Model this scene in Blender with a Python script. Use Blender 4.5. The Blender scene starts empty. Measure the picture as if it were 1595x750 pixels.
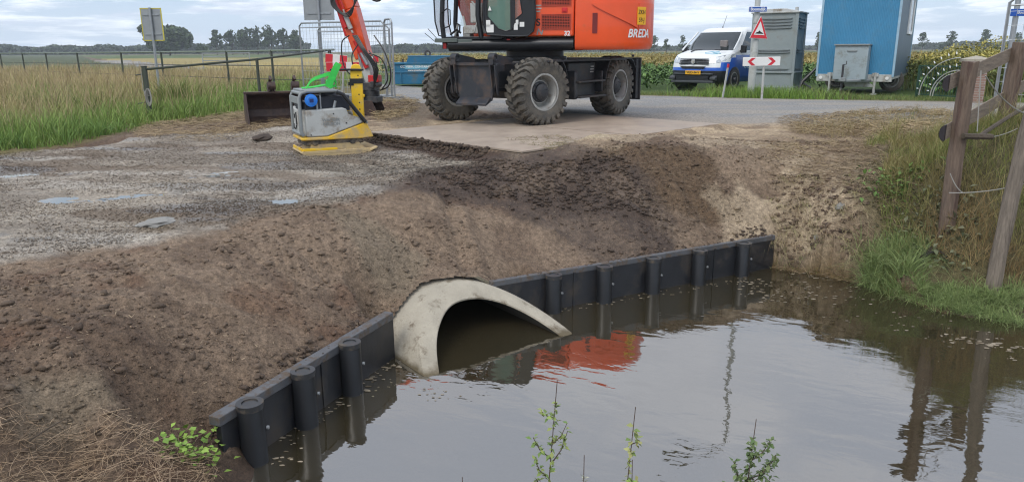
import bpy, math, random
import numpy as np
from mathutils import Matrix, Vector
R = math.radians
random.seed(7); rng = np.random.default_rng(11)
sc = bpy.context.scene
COL = sc.collection
# ---------------------------------------------------------------- camera
PITCH, ROLL, FPX, CW, CH = R(14.5), R(0.33), 1150.0, 1595.0, 750.0
CAM = Vector((0, 0, 1.3)); WATER = -1.2
fw = Vector((0, math.cos(PITCH), -math.sin(PITCH)))
r0 = Vector((1, 0, 0)); u0 = Vector((0, math.sin(PITCH), math.cos(PITCH)))
rt = r0 * math.cos(ROLL) - u0 * math.sin(ROLL)
up = u0 * math.cos(ROLL) + r0 * math.sin(ROLL)
cd = bpy.data.cameras.new('camera'); cam = bpy.data.objects.new('camera', cd); COL.objects.link(cam)
cam.matrix_world = Matrix(((rt.x, up.x, -fw.x, CAM.x), (rt.y, up.y, -fw.y, CAM.y), (rt.z, up.z, -fw.z, CAM.z), (0, 0, 0, 1)))
cd.sensor_width = 36; cd.lens = 36 * FPX / CW; cd.clip_start = .05; cd.clip_end = 9000
sc.camera = cam
def P(px, py, z=0.0):
    d = fw * FPX + rt * (px - CW / 2) + up * (CH / 2 - py)
    t = (z - CAM.z) / d.z
    return CAM + d * t
def D(px, py, y):
    d = fw * FPX + rt * (px - CW / 2) + up * (CH / 2 - py)
    return CAM + d * (y / d.y)
# ---------------------------------------------------------------- noise
def _h(ix, iy, s):
    n = (ix.astype(np.int64) * 374761393 + iy.astype(np.int64) * 668265263 + s * 974711) & 0xffffffff
    n = ((n ^ (n >> 13)) * 1274126177) & 0xffffffff
    n = ((n ^ (n >> 16)) * 2246822519) & 0xffffffff
    return ((n ^ (n >> 15)) & 0xffffff) / float(0xffffff)
def vn(x, y, s=0):
    x = np.asarray(x, float); y = np.asarray(y, float)
    ix = np.floor(x); iy = np.floor(y); fx = x - ix; fy = y - iy
    fx = fx * fx * (3 - 2 * fx); fy = fy * fy * (3 - 2 * fy)
    a = _h(ix, iy, s); b = _h(ix + 1, iy, s); c = _h(ix, iy + 1, s); d = _h(ix + 1, iy + 1, s)
    return (a * (1 - fx) + b * fx) * (1 - fy) + (c * (1 - fx) + d * fx) * fy
def fbm(x, y, o=4, s=0):
    r = 0; a = .5; t = 0
    for i in range(o):
        r = r + a * vn(x * 2 ** i + 13.7 * i, y * 2 ** i - 7.1 * i, s + i); t += a; a *= .5
    return r / t
def sstep(a, b, x):
    t = np.clip((x - a) / (b - a), 0, 1); return t * t * (3 - 2 * t)
def poly_sd(x, y, poly):
    """signed distance, positive inside"""
    p = np.array([(q[0], q[1]) for q in poly]); n = len(p)
    dmin = np.full(x.shape, 1e9); ins = np.zeros(x.shape, bool)
    for i in range(n):
        a = p[i]; b = p[(i + 1) % n]; e = b - a
        t = np.clip(((x - a[0]) * e[0] + (y - a[1]) * e[1]) / (e @ e + 1e-12), 0, 1)
        dx = x - a[0] - t * e[0]; dy = y - a[1] - t * e[1]
        dmin = np.minimum(dmin, dx * dx + dy * dy)
        c = (a[1] > y) != (b[1] > y)
        with np.errstate(divide='ignore', invalid='ignore'):
            xi = (b[0] - a[0]) * (y - a[1]) / (b[1] - a[1] + 1e-15) + a[0]
        ins ^= c & (x < xi)
    d = np.sqrt(dmin); return np.where(ins, d, -d)
# ---------------------------------------------------------------- materials
def mat(name, col, rough=.6, metal=0., var=.25, scale=3., bump=0., bscale=40., dirt=None, dscale=1.5, dlo=.5, dhi=.65,
        ior=None, emit=0., trans=0., alpha=1., coat=0., stretch=(1, 1, 1), attr=None, spec=None):
    m = bpy.data.materials.new(name); m.use_nodes = True
    nt = m.node_tree; N = nt.nodes; L = nt.links; b = N['Principled BSDF']
    tc = N.new('ShaderNodeTexCoord'); mp = N.new('ShaderNodeMapping'); mp.inputs['Scale'].default_value = stretch
    L.new(tc.outputs['Object'], mp.inputs[0])
    c = N.new('ShaderNodeRGB'); c.outputs[0].default_value = (*col, 1); cur = c.outputs[0]
    if attr:
        at = N.new('ShaderNodeAttribute'); at.attribute_name = attr; cur = at.outputs['Color']
    if var:
        no = N.new('ShaderNodeTexNoise'); no.inputs['Scale'].default_value = scale; no.inputs['Detail'].default_value = 8; no.inputs['Roughness'].default_value = .65
        L.new(mp.outputs[0], no.inputs['Vector'])
        mr = N.new('ShaderNodeMapRange'); mr.inputs[1].default_value = .25; mr.inputs[2].default_value = .75
        mr.inputs[3].default_value = 1 - var; mr.inputs[4].default_value = 1 + var
        L.new(no.outputs[0], mr.inputs[0])
        mx = N.new('ShaderNodeVectorMath'); mx.operation = 'SCALE'; L.new(cur, mx.inputs[0]); L.new(mr.outputs[0], mx.inputs['Scale']); cur = mx.outputs[0]
    if dirt:
        n2 = N.new('ShaderNodeTexNoise'); n2.inputs['Scale'].default_value = dscale; n2.inputs['Detail'].default_value = 10; n2.inputs['Roughness'].default_value = .7
        L.new(mp.outputs[0], n2.inputs['Vector'])
        m2 = N.new('ShaderNodeMapRange'); m2.inputs[1].default_value = dlo; m2.inputs[2].default_value = dhi; L.new(n2.outputs[0], m2.inputs[0])
        mi = N.new('ShaderNodeMix'); mi.data_type = 'RGBA'; L.new(m2.outputs[0], mi.inputs[0]); L.new(cur, mi.inputs[6]); mi.inputs[7].default_value = (*dirt, 1); cur = mi.outputs[2]
        rm = N.new('ShaderNodeMapRange'); rm.inputs[3].default_value = rough; rm.inputs[4].default_value = max(rough, .8); L.new(m2.outputs[0], rm.inputs[0]); L.new(rm.outputs[0], b.inputs['Roughness'])
    else:
        b.inputs['Roughness'].default_value = rough
    L.new(cur, b.inputs['Base Color'])
    b.inputs['Metallic'].default_value = metal
    if ior: b.inputs['IOR'].default_value = ior
    if spec is not None: b.inputs['Specular IOR Level'].default_value = spec
    if coat: b.inputs['Coat Weight'].default_value = coat; b.inputs['Coat Roughness'].default_value = .08
    if trans: b.inputs['Transmission Weight'].default_value = trans
    if alpha < 1: b.inputs['Alpha'].default_value = alpha
    if bump:
        n3 = N.new('ShaderNodeTexNoise'); n3.inputs['Scale'].default_value = bscale; n3.inputs['Detail'].default_value = 6
        L.new(mp.outputs[0], n3.inputs['Vector'])
        bu = N.new('ShaderNodeBump'); bu.inputs['Strength'].default_value = bump; bu.inputs['Distance'].default_value = .02
        L.new(n3.outputs[0], bu.inputs['Height']); L.new(bu.outputs[0], b.inputs['Normal'])
    return m
DUST = (.22, .17, .12)
M = {}
M['orange'] = mat('orange_paint', (.76, .082, .012), .36, var=.08, dirt=(.42, .12, .045), dscale=2.6, dlo=.56, dhi=.85, coat=.35)
M['red'] = mat('red_paint', (.55, .02, .02), .4, var=.1)
M['dark'] = mat('dark_steel', (.028, .030, .035), .45, var=.3, dirt=(.11, .09, .07), dscale=3, dlo=.48, dhi=.75, bump=.15)
M['black'] = mat('black_plastic', (.012, .013, .015), .35, var=.2)
M['tyre'] = mat('tyre_rubber', (.075, .070, .061), .8, var=.3, dirt=(.17, .145, .11), dscale=5, dlo=.42, dhi=.75, bump=.2)
M['rim'] = mat('rim_grey', (.38, .38, .36), .45, .3, var=.15, dirt=(.16, .13, .1), dscale=6, dlo=.5, dhi=.75)
M['steel'] = mat('galvanised', (.36, .38, .39), .42, .7, var=.2, scale=8)
M['grey'] = mat('grey_paint', (.23, .25, .25), .5, var=.12, dirt=(.19, .17, .14), dscale=3, dlo=.55, dhi=.8)
M['lgrey'] = mat('light_grey', (.45, .46, .44), .5, var=.12, dirt=(.25, .21, .16), dscale=4)
M['white'] = mat('white_paint', (.74, .76, .76), .35, var=.05, coat=.3)
M['whitesign'] = mat('sign_white', (.75, .75, .72), .5, var=.08)
M['signred'] = mat('sign_red', (.60, .02, .035), .45, var=.08)
M['yellow'] = mat('yellow_paint', (.80, .50, .02), .4, var=.1, dirt=(.45, .36, .22), dscale=5, dlo=.52, dhi=.72)
M['dusty'] = mat('dusty_yellow', (.50, .38, .2), .8, var=.2, dirt=(.36, .28, .19), dscale=7)
M['blue'] = mat('van_blue', (.01, .10, .50), .25, var=.05, coat=.5)
M['tblue'] = mat('trailer_blue', (.055, .25, .43), .5, var=.14, scale=1.2, dirt=(.09, .23, .34), dscale=2.5, dlo=.5, dhi=.8)
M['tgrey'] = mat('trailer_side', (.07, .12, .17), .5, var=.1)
M['cblue'] = mat('skip_blue', (.01, .13, .24), .5, var=.2, dirt=(.08, .12, .14), dscale=3)
M['sblue'] = mat('sign_blue', (.01, .08, .38), .4, var=.05)
M['glass'] = mat('dark_glass', (.02, .028, .03), .04, var=0, ior=1.6)
M['reflglass'] = mat('field_reflection_glass', (.12, .22, .17), .06, var=.1, ior=1.5, alpha=.8)  # green is the field's reflection painted into the glass colour
M['cglass'] = mat('clear_glass', (.5, .7, .65), .03, var=0, ior=1.45, alpha=.16)
M['lamp'] = mat('lamp_glass', (.5, .53, .55), .08, .4, var=.3, scale=14)
M['plate'] = mat('plate_yellow', (.82, .42, .01), .5, var=.04)
M['ink'] = mat('ink_black', (.01, .01, .01), .6, var=0)
M['rubber'] = mat('hose_rubber', (.012, .012, .012), .4, var=.1)
M['conc'] = mat('concrete', (.37, .335, .265), .85, var=.2, scale=5, bump=.4, bscale=60, dirt=(.17, .14, .095), dscale=5.5, dlo=.56, dhi=.68)
M['post'] = mat('black_tube', (.011, .012, .014), .38, var=.3, scale=5, dirt=(.035, .03, .026), dscale=5, dlo=.6, dhi=.8)
M['concin'] = mat('bore_shade_concrete', (.035, .032, .024), .8, var=.3, scale=6, bump=.3)  # the bore's deep shade is put into this dark base colour
M['block'] = mat('concrete_block', (.25, .24, .22), .9, var=.2, bump=.3)
M['hdpe'] = mat('black_plastic_sheet', (.016, .017, .020), .42, var=.35, scale=4, dirt=(.062, .050, .038), dscale=3.5, dlo=.50, dhi=.72, bump=.08, bscale=20)
M['mudcap'] = mat('muddy_plastic', (.085, .088, .094), .4, var=.4, scale=7, dirt=(.10, .073, .052), dscale=9, dlo=.5, dhi=.62)
M['rust'] = mat('rusty_steel', (.055, .032, .026), .5, .2, var=.4, scale=6, dirt=(.13, .085, .06), dscale=5, dlo=.5, dhi=.68, bump=.2)
M['plategr'] = mat('road_plate', (.33, .265, .205), .6, .0, var=.18, scale=2.5, dirt=(.42, .345, .265), dscale=1.2, dlo=.45, dhi=.7, bump=.1)
M['wood'] = mat('weathered_wood', (.16, .115, .085), .85, var=.45, scale=9, bump=.7, bscale=30, stretch=(7, 7, .6), dirt=(.065, .03, .025), dscale=2, dlo=.5, dhi=.68)
M['woodg'] = mat('grey_wood', (.20, .165, .13), .85, var=.45, scale=9, bump=.7, bscale=30, stretch=(7, 7, .6), dirt=(.06, .045, .035), dscale=3, dlo=.55, dhi=.7)
M['rail'] = mat('rail_wood', (.23, .18, .135), .85, var=.4, scale=8, bump=.6, bscale=30, stretch=(.6, 6, 6), dirt=(.08, .055, .04), dscale=3, dlo=.55, dhi=.72)
M['bitumen'] = mat('bitumen', (.02, .015, .017), .5, var=.2)
M['gfence'] = mat('green_fence', (.045, .055, .038), .55, var=.2)
M['gfence2'] = mat('green_rail', (.15, .19, .14), .5, var=.2)
M['sling'] = mat('green_sling', (.03, .50, .06), .6, var=.2, scale=20)
M['cyan'] = mat('blue_cap', (.02, .20, .70), .35, var=.1)
M['brick'] = None
M['foliage'] = mat('foliage', (.06, .09, .03), .7, var=0, attr='Col')
M['bark'] = mat('bark', (.09, .07, .05), .9, var=.3, bump=.5)
M['cord'] = mat('cord', (.30, .29, .26), .7, var=.1)
M['steel2'] = mat('sign_back', (.30, .32, .33), .5, .4, var=.12)
M['yedge'] = mat('sign_edge', (.60, .52, .05), .5, var=.1)
M['seat'] = mat('seat_cloth', (.20, .18, .17), .8, var=.3, scale=10)
M['logo'] = mat('pale_logo', (.30, .56, .68), .4, var=.05)
def tideline(m, z, col):
    nt = m.node_tree; N = nt.nodes; L = nt.links; b = N['Principled BSDF']; src = b.inputs['Base Color'].links[0].from_socket
    tc = N.new('ShaderNodeTexCoord'); sp = N.new('ShaderNodeSeparateXYZ'); L.new(tc.outputs['Object'], sp.inputs[0]); no = N.new('ShaderNodeTexNoise'); no.inputs['Scale'].default_value = 7; no.inputs['Detail'].default_value = 6; L.new(tc.outputs['Object'], no.inputs[0])
    ad = N.new('ShaderNodeMath'); ad.operation = 'MULTIPLY_ADD'; L.new(no.outputs[0], ad.inputs[0]); ad.inputs[1].default_value = -.10; L.new(sp.outputs[2], ad.inputs[2])
    mr = N.new('ShaderNodeMapRange'); mr.inputs[1].default_value = z - .045; mr.inputs[2].default_value = z - .005; mr.inputs[3].default_value = 1; mr.inputs[4].default_value = 0; L.new(ad.outputs[0], mr.inputs[0])
    mi = N.new('ShaderNodeMix'); mi.data_type = 'RGBA'; L.new(mr.outputs[0], mi.inputs[0]); L.new(src, mi.inputs[6]); mi.inputs[7].default_value = (*col, 1); L.new(mi.outputs[2], b.inputs['Base Color'])
M['conc2'] = mat('culvert_concrete', (.375, .335, .262), .85, var=.22, scale=4, bump=.5, bscale=50, dirt=(.15, .118, .078), dscale=5, dlo=.55, dhi=.66)
tideline(M['conc2'], .475, (.12, .095, .055))
def brick_mat():
    m = bpy.data.materials.new('brick'); m.use_nodes = True; N = m.node_tree.nodes; L = m.node_tree.links
    b = N['Principled BSDF']; tc = N.new('ShaderNodeTexCoord'); mp = N.new('ShaderNodeMapping'); mp.inputs['Rotation'].default_value = (R(90), 0, 0)
    br = N.new('ShaderNodeTexBrick'); br.inputs['Scale'].default_value = 1; br.inputs['Color1'].default_value = (.20, .11, .085, 1); br.inputs['Color2'].default_value = (.27, .17, .13, 1)
    br.inputs['Mortar'].default_value = (.3, .27, .24, 1); br.inputs['Brick Width'].default_value = .21; br.inputs['Row Height'].default_value = .06; br.inputs['Mortar Size'].default_value = .008
    L.new(tc.outputs['Object'], mp.inputs[0]); L.new(mp.outputs[0], br.inputs[0]); L.new(br.outputs[0], b.inputs['Base Color']); b.inputs['Roughness'].default_value = .9
    return m
M['brick'] = brick_mat()
# ---------------------------------------------------------------- mesh builder
SPLIT = {'sticker', 'corner_trim', 'hydraulic_cylinder', 'windscreen_frame', 'rod', 'cylinder_rod', 'wheel_arch', 'decal', 'bolt', 'reflector', 'switch', 'antenna', 'tail_light', 'support_leg', 'coupler_cover', 'hinge_pin', 'sheet', 'sheet_joint', 'foot_block', 'front_step', 'rear_panel', 'front_seat', 'bracket', 'leg', 'rubber_foot', 'branch', 'wire', 'yellow_edge', 'louvre', 'stripe'}
class MB:
    def __init__(s, X=None): s.v = []; s.f = []; s.m = []; s.X = X or Matrix(); s.k = 0
    def add(s, vs, fs, X=None):
        X = s.X @ X if X else s.X; o = len(s.v)
        s.v += [tuple(X @ Vector(v)) for v in vs]
        for f in fs: s.f.append([o + i for i in f]); s.m.append(s.k)
        return s
    def box(s, c, d, X=None):
        x, y, z = d[0] / 2, d[1] / 2, d[2] / 2
        vs = [(c[0] + a * x, c[1] + b * y, c[2] + e * z) for e in (-1, 1) for b in (-1, 1) for a in (-1, 1)]
        return s.add(vs, [(0, 2, 3, 1), (4, 5, 7, 6), (0, 1, 5, 4), (2, 6, 7, 3), (0, 4, 6, 2), (1, 3, 7, 5)], X)
    def prism(s, poly, a0, a1, axis='y', X=None):
        """poly in the two other axes (x,z) for y, (y,z) for x, (x,y) for z"""
        def q(p, a): return {'y': (p[0], a, p[1]), 'x': (a, p[0], p[1]), 'z': (p[0], p[1], a)}[axis]
        n = len(poly); vs = [q(p, a0) for p in poly] + [q(p, a1) for p in poly]
        return s.add(vs, [list(range(n))[::-1], list(range(n, 2 * n))] + [(i, (i + 1) % n, n + (i + 1) % n, n + i) for i in range(n)], X)
    def tube(s, pts, r, n=8, caps=True, X=None, flat=None):
        pts = [Vector(p) for p in pts]; rs = r if isinstance(r, (list, tuple)) else [r] * len(pts)
        vs = []; fs = []; prev = None
        for i, p in enumerate(pts):
            t = (pts[min(i + 1, len(pts) - 1)] - pts[max(i - 1, 0)])
            t = t.normalized() if t.length > 1e-9 else Vector((0, 0, 1))
            if prev is None: a = t.orthogonal().normalized()
            else: a = (prev - t * prev.dot(t)); a = a.normalized() if a.length > 1e-6 else t.orthogonal().normalized()
            prev = a; b = t.cross(a)
            for k in range(n):
                th = 2 * math.pi * (k + .5) / n
                vs.append(p + (a * math.cos(th) + b * math.sin(th) * (flat or 1)) * rs[i])
        for i in range(len(pts) - 1):
            for k in range(n): fs.append((i * n + k, i * n + (k + 1) % n, (i + 1) * n + (k + 1) % n, (i + 1) * n + k))
        if caps: fs.append(list(range(n))[::-1]); fs.append([(len(pts) - 1) * n + k for k in range(n)])
        return s.add(vs, fs, X)
    def cyl(s, p0, p1, r, r1=None, n=16, X=None): return s.tube([p0, p1], [r, r if r1 is None else r1], n, True, X)
    def lathe(s, prof, n=32, X=None, closed=False):
        """prof: (radius, height along local y)"""
        vs = []; fs = []; m = len(prof)
        for k in range(n):
            th = 2 * math.pi * k / n
            for (r, h) in prof: vs.append((r * math.cos(th), h, r * math.sin(th)))
        for k in range(n):
            for i in range(m if closed else m - 1):
                a = k * m + i; b = k * m + (i + 1) % m; c = ((k + 1) % n) * m + (i + 1) % m; d = ((k + 1) % n) * m + i
                fs.append((a, d, c, b))
        return s.add(vs, fs, X)
    def build(s, name, m, parent=None, bevel=0, seg=2, smooth=35, loc=None):
        if name in SPLIT and not loc:
            p = list(range(len(s.v)))
            def fd(i):
                while p[i] != i: p[i] = p[p[i]]; i = p[i]
                return i
            for f in s.f:
                for q in f[1:]: p[fd(q)] = fd(f[0])
            roots = {}
            for f, mi in zip(s.f, s.m): roots.setdefault(fd(f[0]), []).append((f, mi))
            if len(roots) > 1:
                out = None
                for fl in roots.values():
                    b = MB(); ids = sorted({i for f, _ in fl for i in f}); mp = {i: k for k, i in enumerate(ids)}
                    b.v = [s.v[i] for i in ids]; b.f = [[mp[i] for i in f] for f, _ in fl]; b.m = [mi for _, mi in fl]
                    out = b._build(name, m, parent, bevel, seg, smooth, loc)
                return out
        return s._build(name, m, parent, bevel, seg, smooth, loc)
    def _build(s, name, m, parent=None, bevel=0, seg=2, smooth=35, loc=None):
        me = bpy.data.meshes.new(name)
        me.from_pydata(s.v, [], s.f)
        for x in (m if isinstance(m, (list, tuple)) else [m]):
            if x: me.materials.append(x)
        if isinstance(m, (list, tuple)): me.polygons.foreach_set('material_index', s.m)
        me.validate(); me.update()
        import bmesh
        bm = bmesh.new(); bm.from_mesh(me); bmesh.ops.recalc_face_normals(bm, faces=bm.faces); bm.to_mesh(me); bm.free()
        if smooth:
            me.shade_smooth(); me.set_sharp_from_angle(angle=R(smooth))
        o = bpy.data.objects.new(name, me); COL.objects.link(o)
        if parent: o.parent = parent
        if loc: o.location = loc
        if bevel:
            b = o.modifiers.new('bevel', 'BEVEL'); b.width = bevel; b.segments = seg; b.limit_method = 'ANGLE'; b.angle_limit = R(35)
            b.harden_normals = False
        return o
def tag(o, label=None, cat=None, group=None, kind=None):
    if label: o['label'] = label
    if cat: o['category'] = cat
    if group: o['group'] = group
    if kind: o['kind'] = kind
    return o
def empty(name, loc, rz=0, label=None, cat=None, group=None):
    o = bpy.data.objects.new(name, None); COL.objects.link(o); o.location = loc; o.rotation_euler = (0, 0, rz)
    o.empty_display_size = .2
    return tag(o, label, cat, group)
def frame(o, xd, u=(0, 0, 1)):
    x = Vector(xd).normalized(); u = Vector(u); z = x.cross(u).normalized(); y = z.cross(x)
    return Matrix(((x.x, y.x, z.x, o[0]), (x.y, y.y, z.y, o[1]), (x.z, y.z, z.z, o[2]), (0, 0, 0, 1)))
def text(s, size, fr, m, parent, name='lettering', shear=0, align='CENTER', ext=.002, bold=0, sx=1):
    c = bpy.data.curves.new(name, 'FONT'); c.body = s; c.size = size; c.align_x = align; c.align_y = 'CENTER'; c.extrude = ext; c.shear = shear
    c.offset = bold
    t = bpy.data.objects.new('tmp_text', c); COL.objects.link(t); dg = bpy.context.evaluated_depsgraph_get(); dg.update()
    me = bpy.data.meshes.new_from_object(t.evaluated_get(dg)); bpy.data.objects.remove(t); me.name = name
    me.materials.clear(); me.materials.append(m); o = bpy.data.objects.new(name, me); COL.objects.link(o); o.parent = parent
    o.matrix_local = fr @ Matrix.Diagonal((sx, 1, 1, 1))
    return o
def copy_tree(o, parent=None):
    c = o.copy(); COL.objects.link(c); c.parent = parent
    for ch in list(o.children):
        copy_tree(ch, c)
    return c
def np_mesh(name, v, f, m, col=None, smooth=False, parent=None):
    """v (n,3) array, f (k,4 or 3) array, col (n,3) point colours"""
    me = bpy.data.meshes.new(name); n = len(v); k, w = f.shape
    me.vertices.add(n); me.vertices.foreach_set('co', np.ascontiguousarray(v, dtype=np.float32).ravel())
    me.loops.add(k * w); me.loops.foreach_set('vertex_index', np.ascontiguousarray(f, dtype=np.int32).ravel())
    me.polygons.add(k); me.polygons.foreach_set('loop_start', np.arange(0, k * w, w, dtype=np.int32))
    me.polygons.foreach_set('loop_total', np.full(k, w, dtype=np.int32))
    me.update(calc_edges=True)
    if smooth: me.polygons.foreach_set('use_smooth', np.ones(k, bool))
    if col is not None:
        a = me.color_attributes.new('Col', 'FLOAT_COLOR', 'POINT')
        c = np.ones((n, 4), np.float32); c[:, :col.shape[1]] = col; a.data.foreach_set('color', c.ravel())
    me.materials.append(m); o = bpy.data.objects.new(name, me); COL.objects.link(o)
    if parent: o.parent = parent
    return o
# ================================================================= terrain
WALLA = [(-1.79, 4.02), (-1.03, 5.80)]                     # left run of the sheet wall
WALLB = [(-.22, 6.66), (3.05, 8.385)]                     # right run
DITCH = [(-1.71, 4.20), (-1.03, 5.80), (-1.12, 6.02), (-.84, 6.42), (-.36, 6.62), (-.22, 6.66), (3.05, 8.385),
         (3.5, 8.1), (3.95, 7.65), (4.4, 6.2), (5.9, 4.2), (9, .5), (9, -3), (2.5, -1), (.9, 1.2), (-.3, 2.3), (-1.0, 3.0), (-1.36, 3.6), (-1.50, 3.92)]
DITCH_WALLEDGES = 6
AX = np.array([.6, -.8]); SX = np.array([.8, .6])         # culvert axis / side direction
PS, PR, PRI, PZ = 3.45, .905, .79, -1.67
cp = []
def C(px, py, z): q = P(px, py, z); cp.append((q.x, q.y, z))
for a in [(600, 160, 0), (900, 175, 0), (1300, 172, 0), (1450, 178, 0), (572, 206, -.01), (640, 216, -.01), (812, 236, -.01), (700, 200, 0), (980, 210, 0), (720, 226, -.02),
          (560, 230, -.15), (700, 247, -.16), (500, 250, -.15), (300, 240, -.13), (100, 255, -.15), (0, 260, -.15), (150, 300, -.19), (0, 380, -.25), (350, 320, -.2), (450, 310, -.19), (600, 275, -.17), (300, 370, -.23),
          (0, 450, -.27), (0, 550, -.36), (650, 300, -.17), (700, 275, -.12), (850, 265, -.13), (960, 262, -.12), (1060, 268, -.18),
          (1100, 345, -.68), (1000, 330, -.50), (900, 340, -.54), (900, 300, -.34), (1000, 300, -.36), (820, 350, -.55), (820, 310, -.37), (740, 350, -.50), (740, 310, -.33), (700, 350, -.44), (650, 335, -.33), (560, 420, -.57), (620, 400, -.58), (560, 380, -.40), (450, 450, -.54), (450, 400, -.38), (450, 520, -.70), (520, 470, -.66), (300, 520, -.54), (300, 450, -.37), (150, 560, -.42),
          (200, 640, -.60), (300, 600, -.70), (0, 640, -.46), (100, 680, -.72), (690, 395, -.64), (640, 440, -.72),
          (345, 628, -.76), (395, 588, -.77), (440, 563, -.79), (530, 512, -.79), (600, 470, -.78), (670, 428, -.70), (730, 425, -.72), (770, 421, -.79), (900, 396, -.79), (1050, 379, -.79), (1190, 363, -.79),
          (300, 680, -1.0), (345, 715, -1.18), (250, 720, -.98), (100, 740, -.86), (0, 720, -.66), (390, 735, -1.25),
          (1160, 300, -.42), (1230, 330, -.62), (1200, 345, -.70), (1250, 370, -.85), (1300, 300, -.30), (1350, 240, -.10), (1400, 270, -.18), (1420, 310, -.35), (1300, 380, -.80), (1320, 410, -1.0), (1240, 418, -1.2), (1340, 446, -1.22),
          (1400, 425, -.95), (1480, 425, -.93), (1595, 440, -.98), (1420, 480, -1.2), (1500, 495, -1.21), (1595, 516, -1.22), (1478, 340, -.43), (1500, 290, -.12), (1450, 250, -.02), (1450, 370, -.66), (1550, 395, -.72), (1580, 340, -.45), (1595, 300, -.25), (1560, 230, .25), (1595, 210, .36), (1500, 200, .03), (1400, 195, 0),
          (1200, 230, -.05), (1100, 215, -.02), (1150, 260, -.15)]: C(*a)
cp += [(5.9, 8.8, .34), (7, 8.0, .3), (6.2, 6.5, -.3), (8, 6, -.1), (6, 4.6, -1.0), (9, 2, -.9), (7.5, 11, .25), (9, 13, .05),
       (0, 0, -.45), (-3, 0, -.45), (-3, 2, -.5), (-1.5, 1.5, -.6), (0, 1.3, -.7), (1.5, -.5, -.9), (-.4, 2.3, -1.15), (-1.35, 3.1, -1.22), (.9, 1.1, -1.2), (-5, 4, -.3), (-7, 6, -.2),
       (-20, 10, -.15), (-16, 20, -.1), (0, 30, 0), (20, 20, 0), (20, 8, .1), (20, -5, 0), (-15, -5, -.3), (0, -15, -.4), (-8, 14, -.12), (-5, 20, -.06)]
cp = np.array(cp)
def tps_fit(c):
    n = len(c); d = np.hypot(c[:, None, 0] - c[None, :, 0], c[:, None, 1] - c[None, :, 1])
    K = np.where(d > 0, d * d * np.log(d + 1e-12), 0) + np.eye(n) * .02
    A = np.zeros((n + 3, n + 3)); A[:n, :n] = K; A[:n, n] = 1; A[:n, n + 1:] = c[:, :2]; A[n, :n] = 1; A[n + 1:, :n] = c[:, :2].T
    return np.linalg.solve(A, np.concatenate([c[:, 2], [0, 0, 0]]))
W_ = tps_fit(cp)
def tps(x, y):
    out = W_[-3] + W_[-2] * x + W_[-1] * y
    for i in range(len(cp)):
        d2 = (x - cp[i, 0]) ** 2 + (y - cp[i, 1]) ** 2 + 1e-12
        out = out + W_[i] * .5 * d2 * np.log(d2)
    return out
def W2(pts, z=0): return [tuple(P(px, py, z)[:2]) for px, py in pts]
# regions (pixel outlines put on the ground)
GRAVEL = W2([(-400, 255), (0, 240), (120, 232), (215, 222), (330, 216), (470, 212), (560, 226), (640, 228), (740, 250), (735, 262), (640, 285), (600, 300), (500, 315), (430, 326), (330, 350), (200, 362), (100, 372), (0, 384), (-400, 405)], -.15)
PLATE_EDGE0, PLATE_EDGE1 = P(572, 206, .01), P(812, 237, .01)
ROADP = [(20, 14.0), (10.7, 18.6), (8.3, 19.5), (6.1, 20.5), (3.7, 21.6), (1.5, 22.6), (-1.5, 25.2), (-4.4, 29.5), (-14, 44), (-60, 120), (-66, 116), (-21, 42), (-7.5, 26), (-3.5, 20.5), (-1.6, 17.2), (.6, 15.5), (3.4, 14.0), (6.5, 12.6), (10.0, 11.8), (20, 8.5)]
SAND = [W2([(575, 190), (1000, 175), (1240, 178), (1250, 200), (1120, 215), (960, 225), (940, 240), (870, 235), (800, 240), (572, 208)]),
        W2([(1100, 300), (1180, 270), (1280, 245), (1420, 250), (1440, 280), (1330, 290), (1230, 310), (1180, 330), (1110, 322)], -.15)]
WETS = [W2([(560, 300), (640, 275), (760, 250), (900, 248), (1000, 275), (1060, 300), (1095, 345), (1080, 365), (1030, 330), (960, 310), (880, 300), (760, 290), (640, 300)], -.15),
        W2([(880, 300), (1000, 290), (1060, 315), (1090, 360), (1000, 335)], -.4)]
SANDPATCH = [W2([(470, 315), (600, 318), (680, 325), (640, 350), (560, 345)], -.15), W2([(20, 590), (170, 560), (190, 580), (40, 640), (0, 640)], -.45),
             W2([(590, 182), (640, 160), (680, 170), (660, 195), (620, 200)]),
             W2([(1120, 300), (1200, 305), (1170, 322), (1120, 318)], -.3), W2([(215, 335), (275, 335), (270, 356), (215, 360)], -.2)]
GRASSL = W2([(-600, 262), (0, 241), (90, 228), (150, 219), (200, 207), (222, 198), (300, 194), (380, 186), (470, 172), (540, 168), (600, 150), (612, 140)], -.12) + [(-8, 30), (-20, 45), (-60, 100), (-60, 8)]
VERGE = [(20, 14.3), (10.7, 18.75), (8.3, 19.65), (6.1, 20.65), (3.7, 21.8), (1.5, 22.9), (1.5, 24.2), (3.7, 23.2), (6.1, 22.2), (8.3, 21.4), (10.7, 20.6), (20, 16.2)]
BANKR = [(4.0, 8.3), (4.6, 9.6), (5.4, 10.6), (7.0, 11.6), (20, 8.2), (20, -3), (9.5, .5), (6.2, 4.2), (4.7, 6.2), (4.15, 7.6)]
STRAWR = W2([(1220, 195), (1340, 190), (1470, 185), (1500, 205), (1430, 240), (1250, 235), (1180, 225)])
PALE = [W2([(1040, 224), (1200, 222), (1230, 232), (1080, 240)], -.05), W2([(1120, 268), (1260, 258), (1390, 262), (1370, 284), (1230, 288), (1150, 296)], -.15), W2([(1220, 240), (1350, 238), (1360, 248), (1230, 250)], -.08), W2([(940, 232), (1000, 222), (1030, 228), (960, 240)], -.02)]
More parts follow.
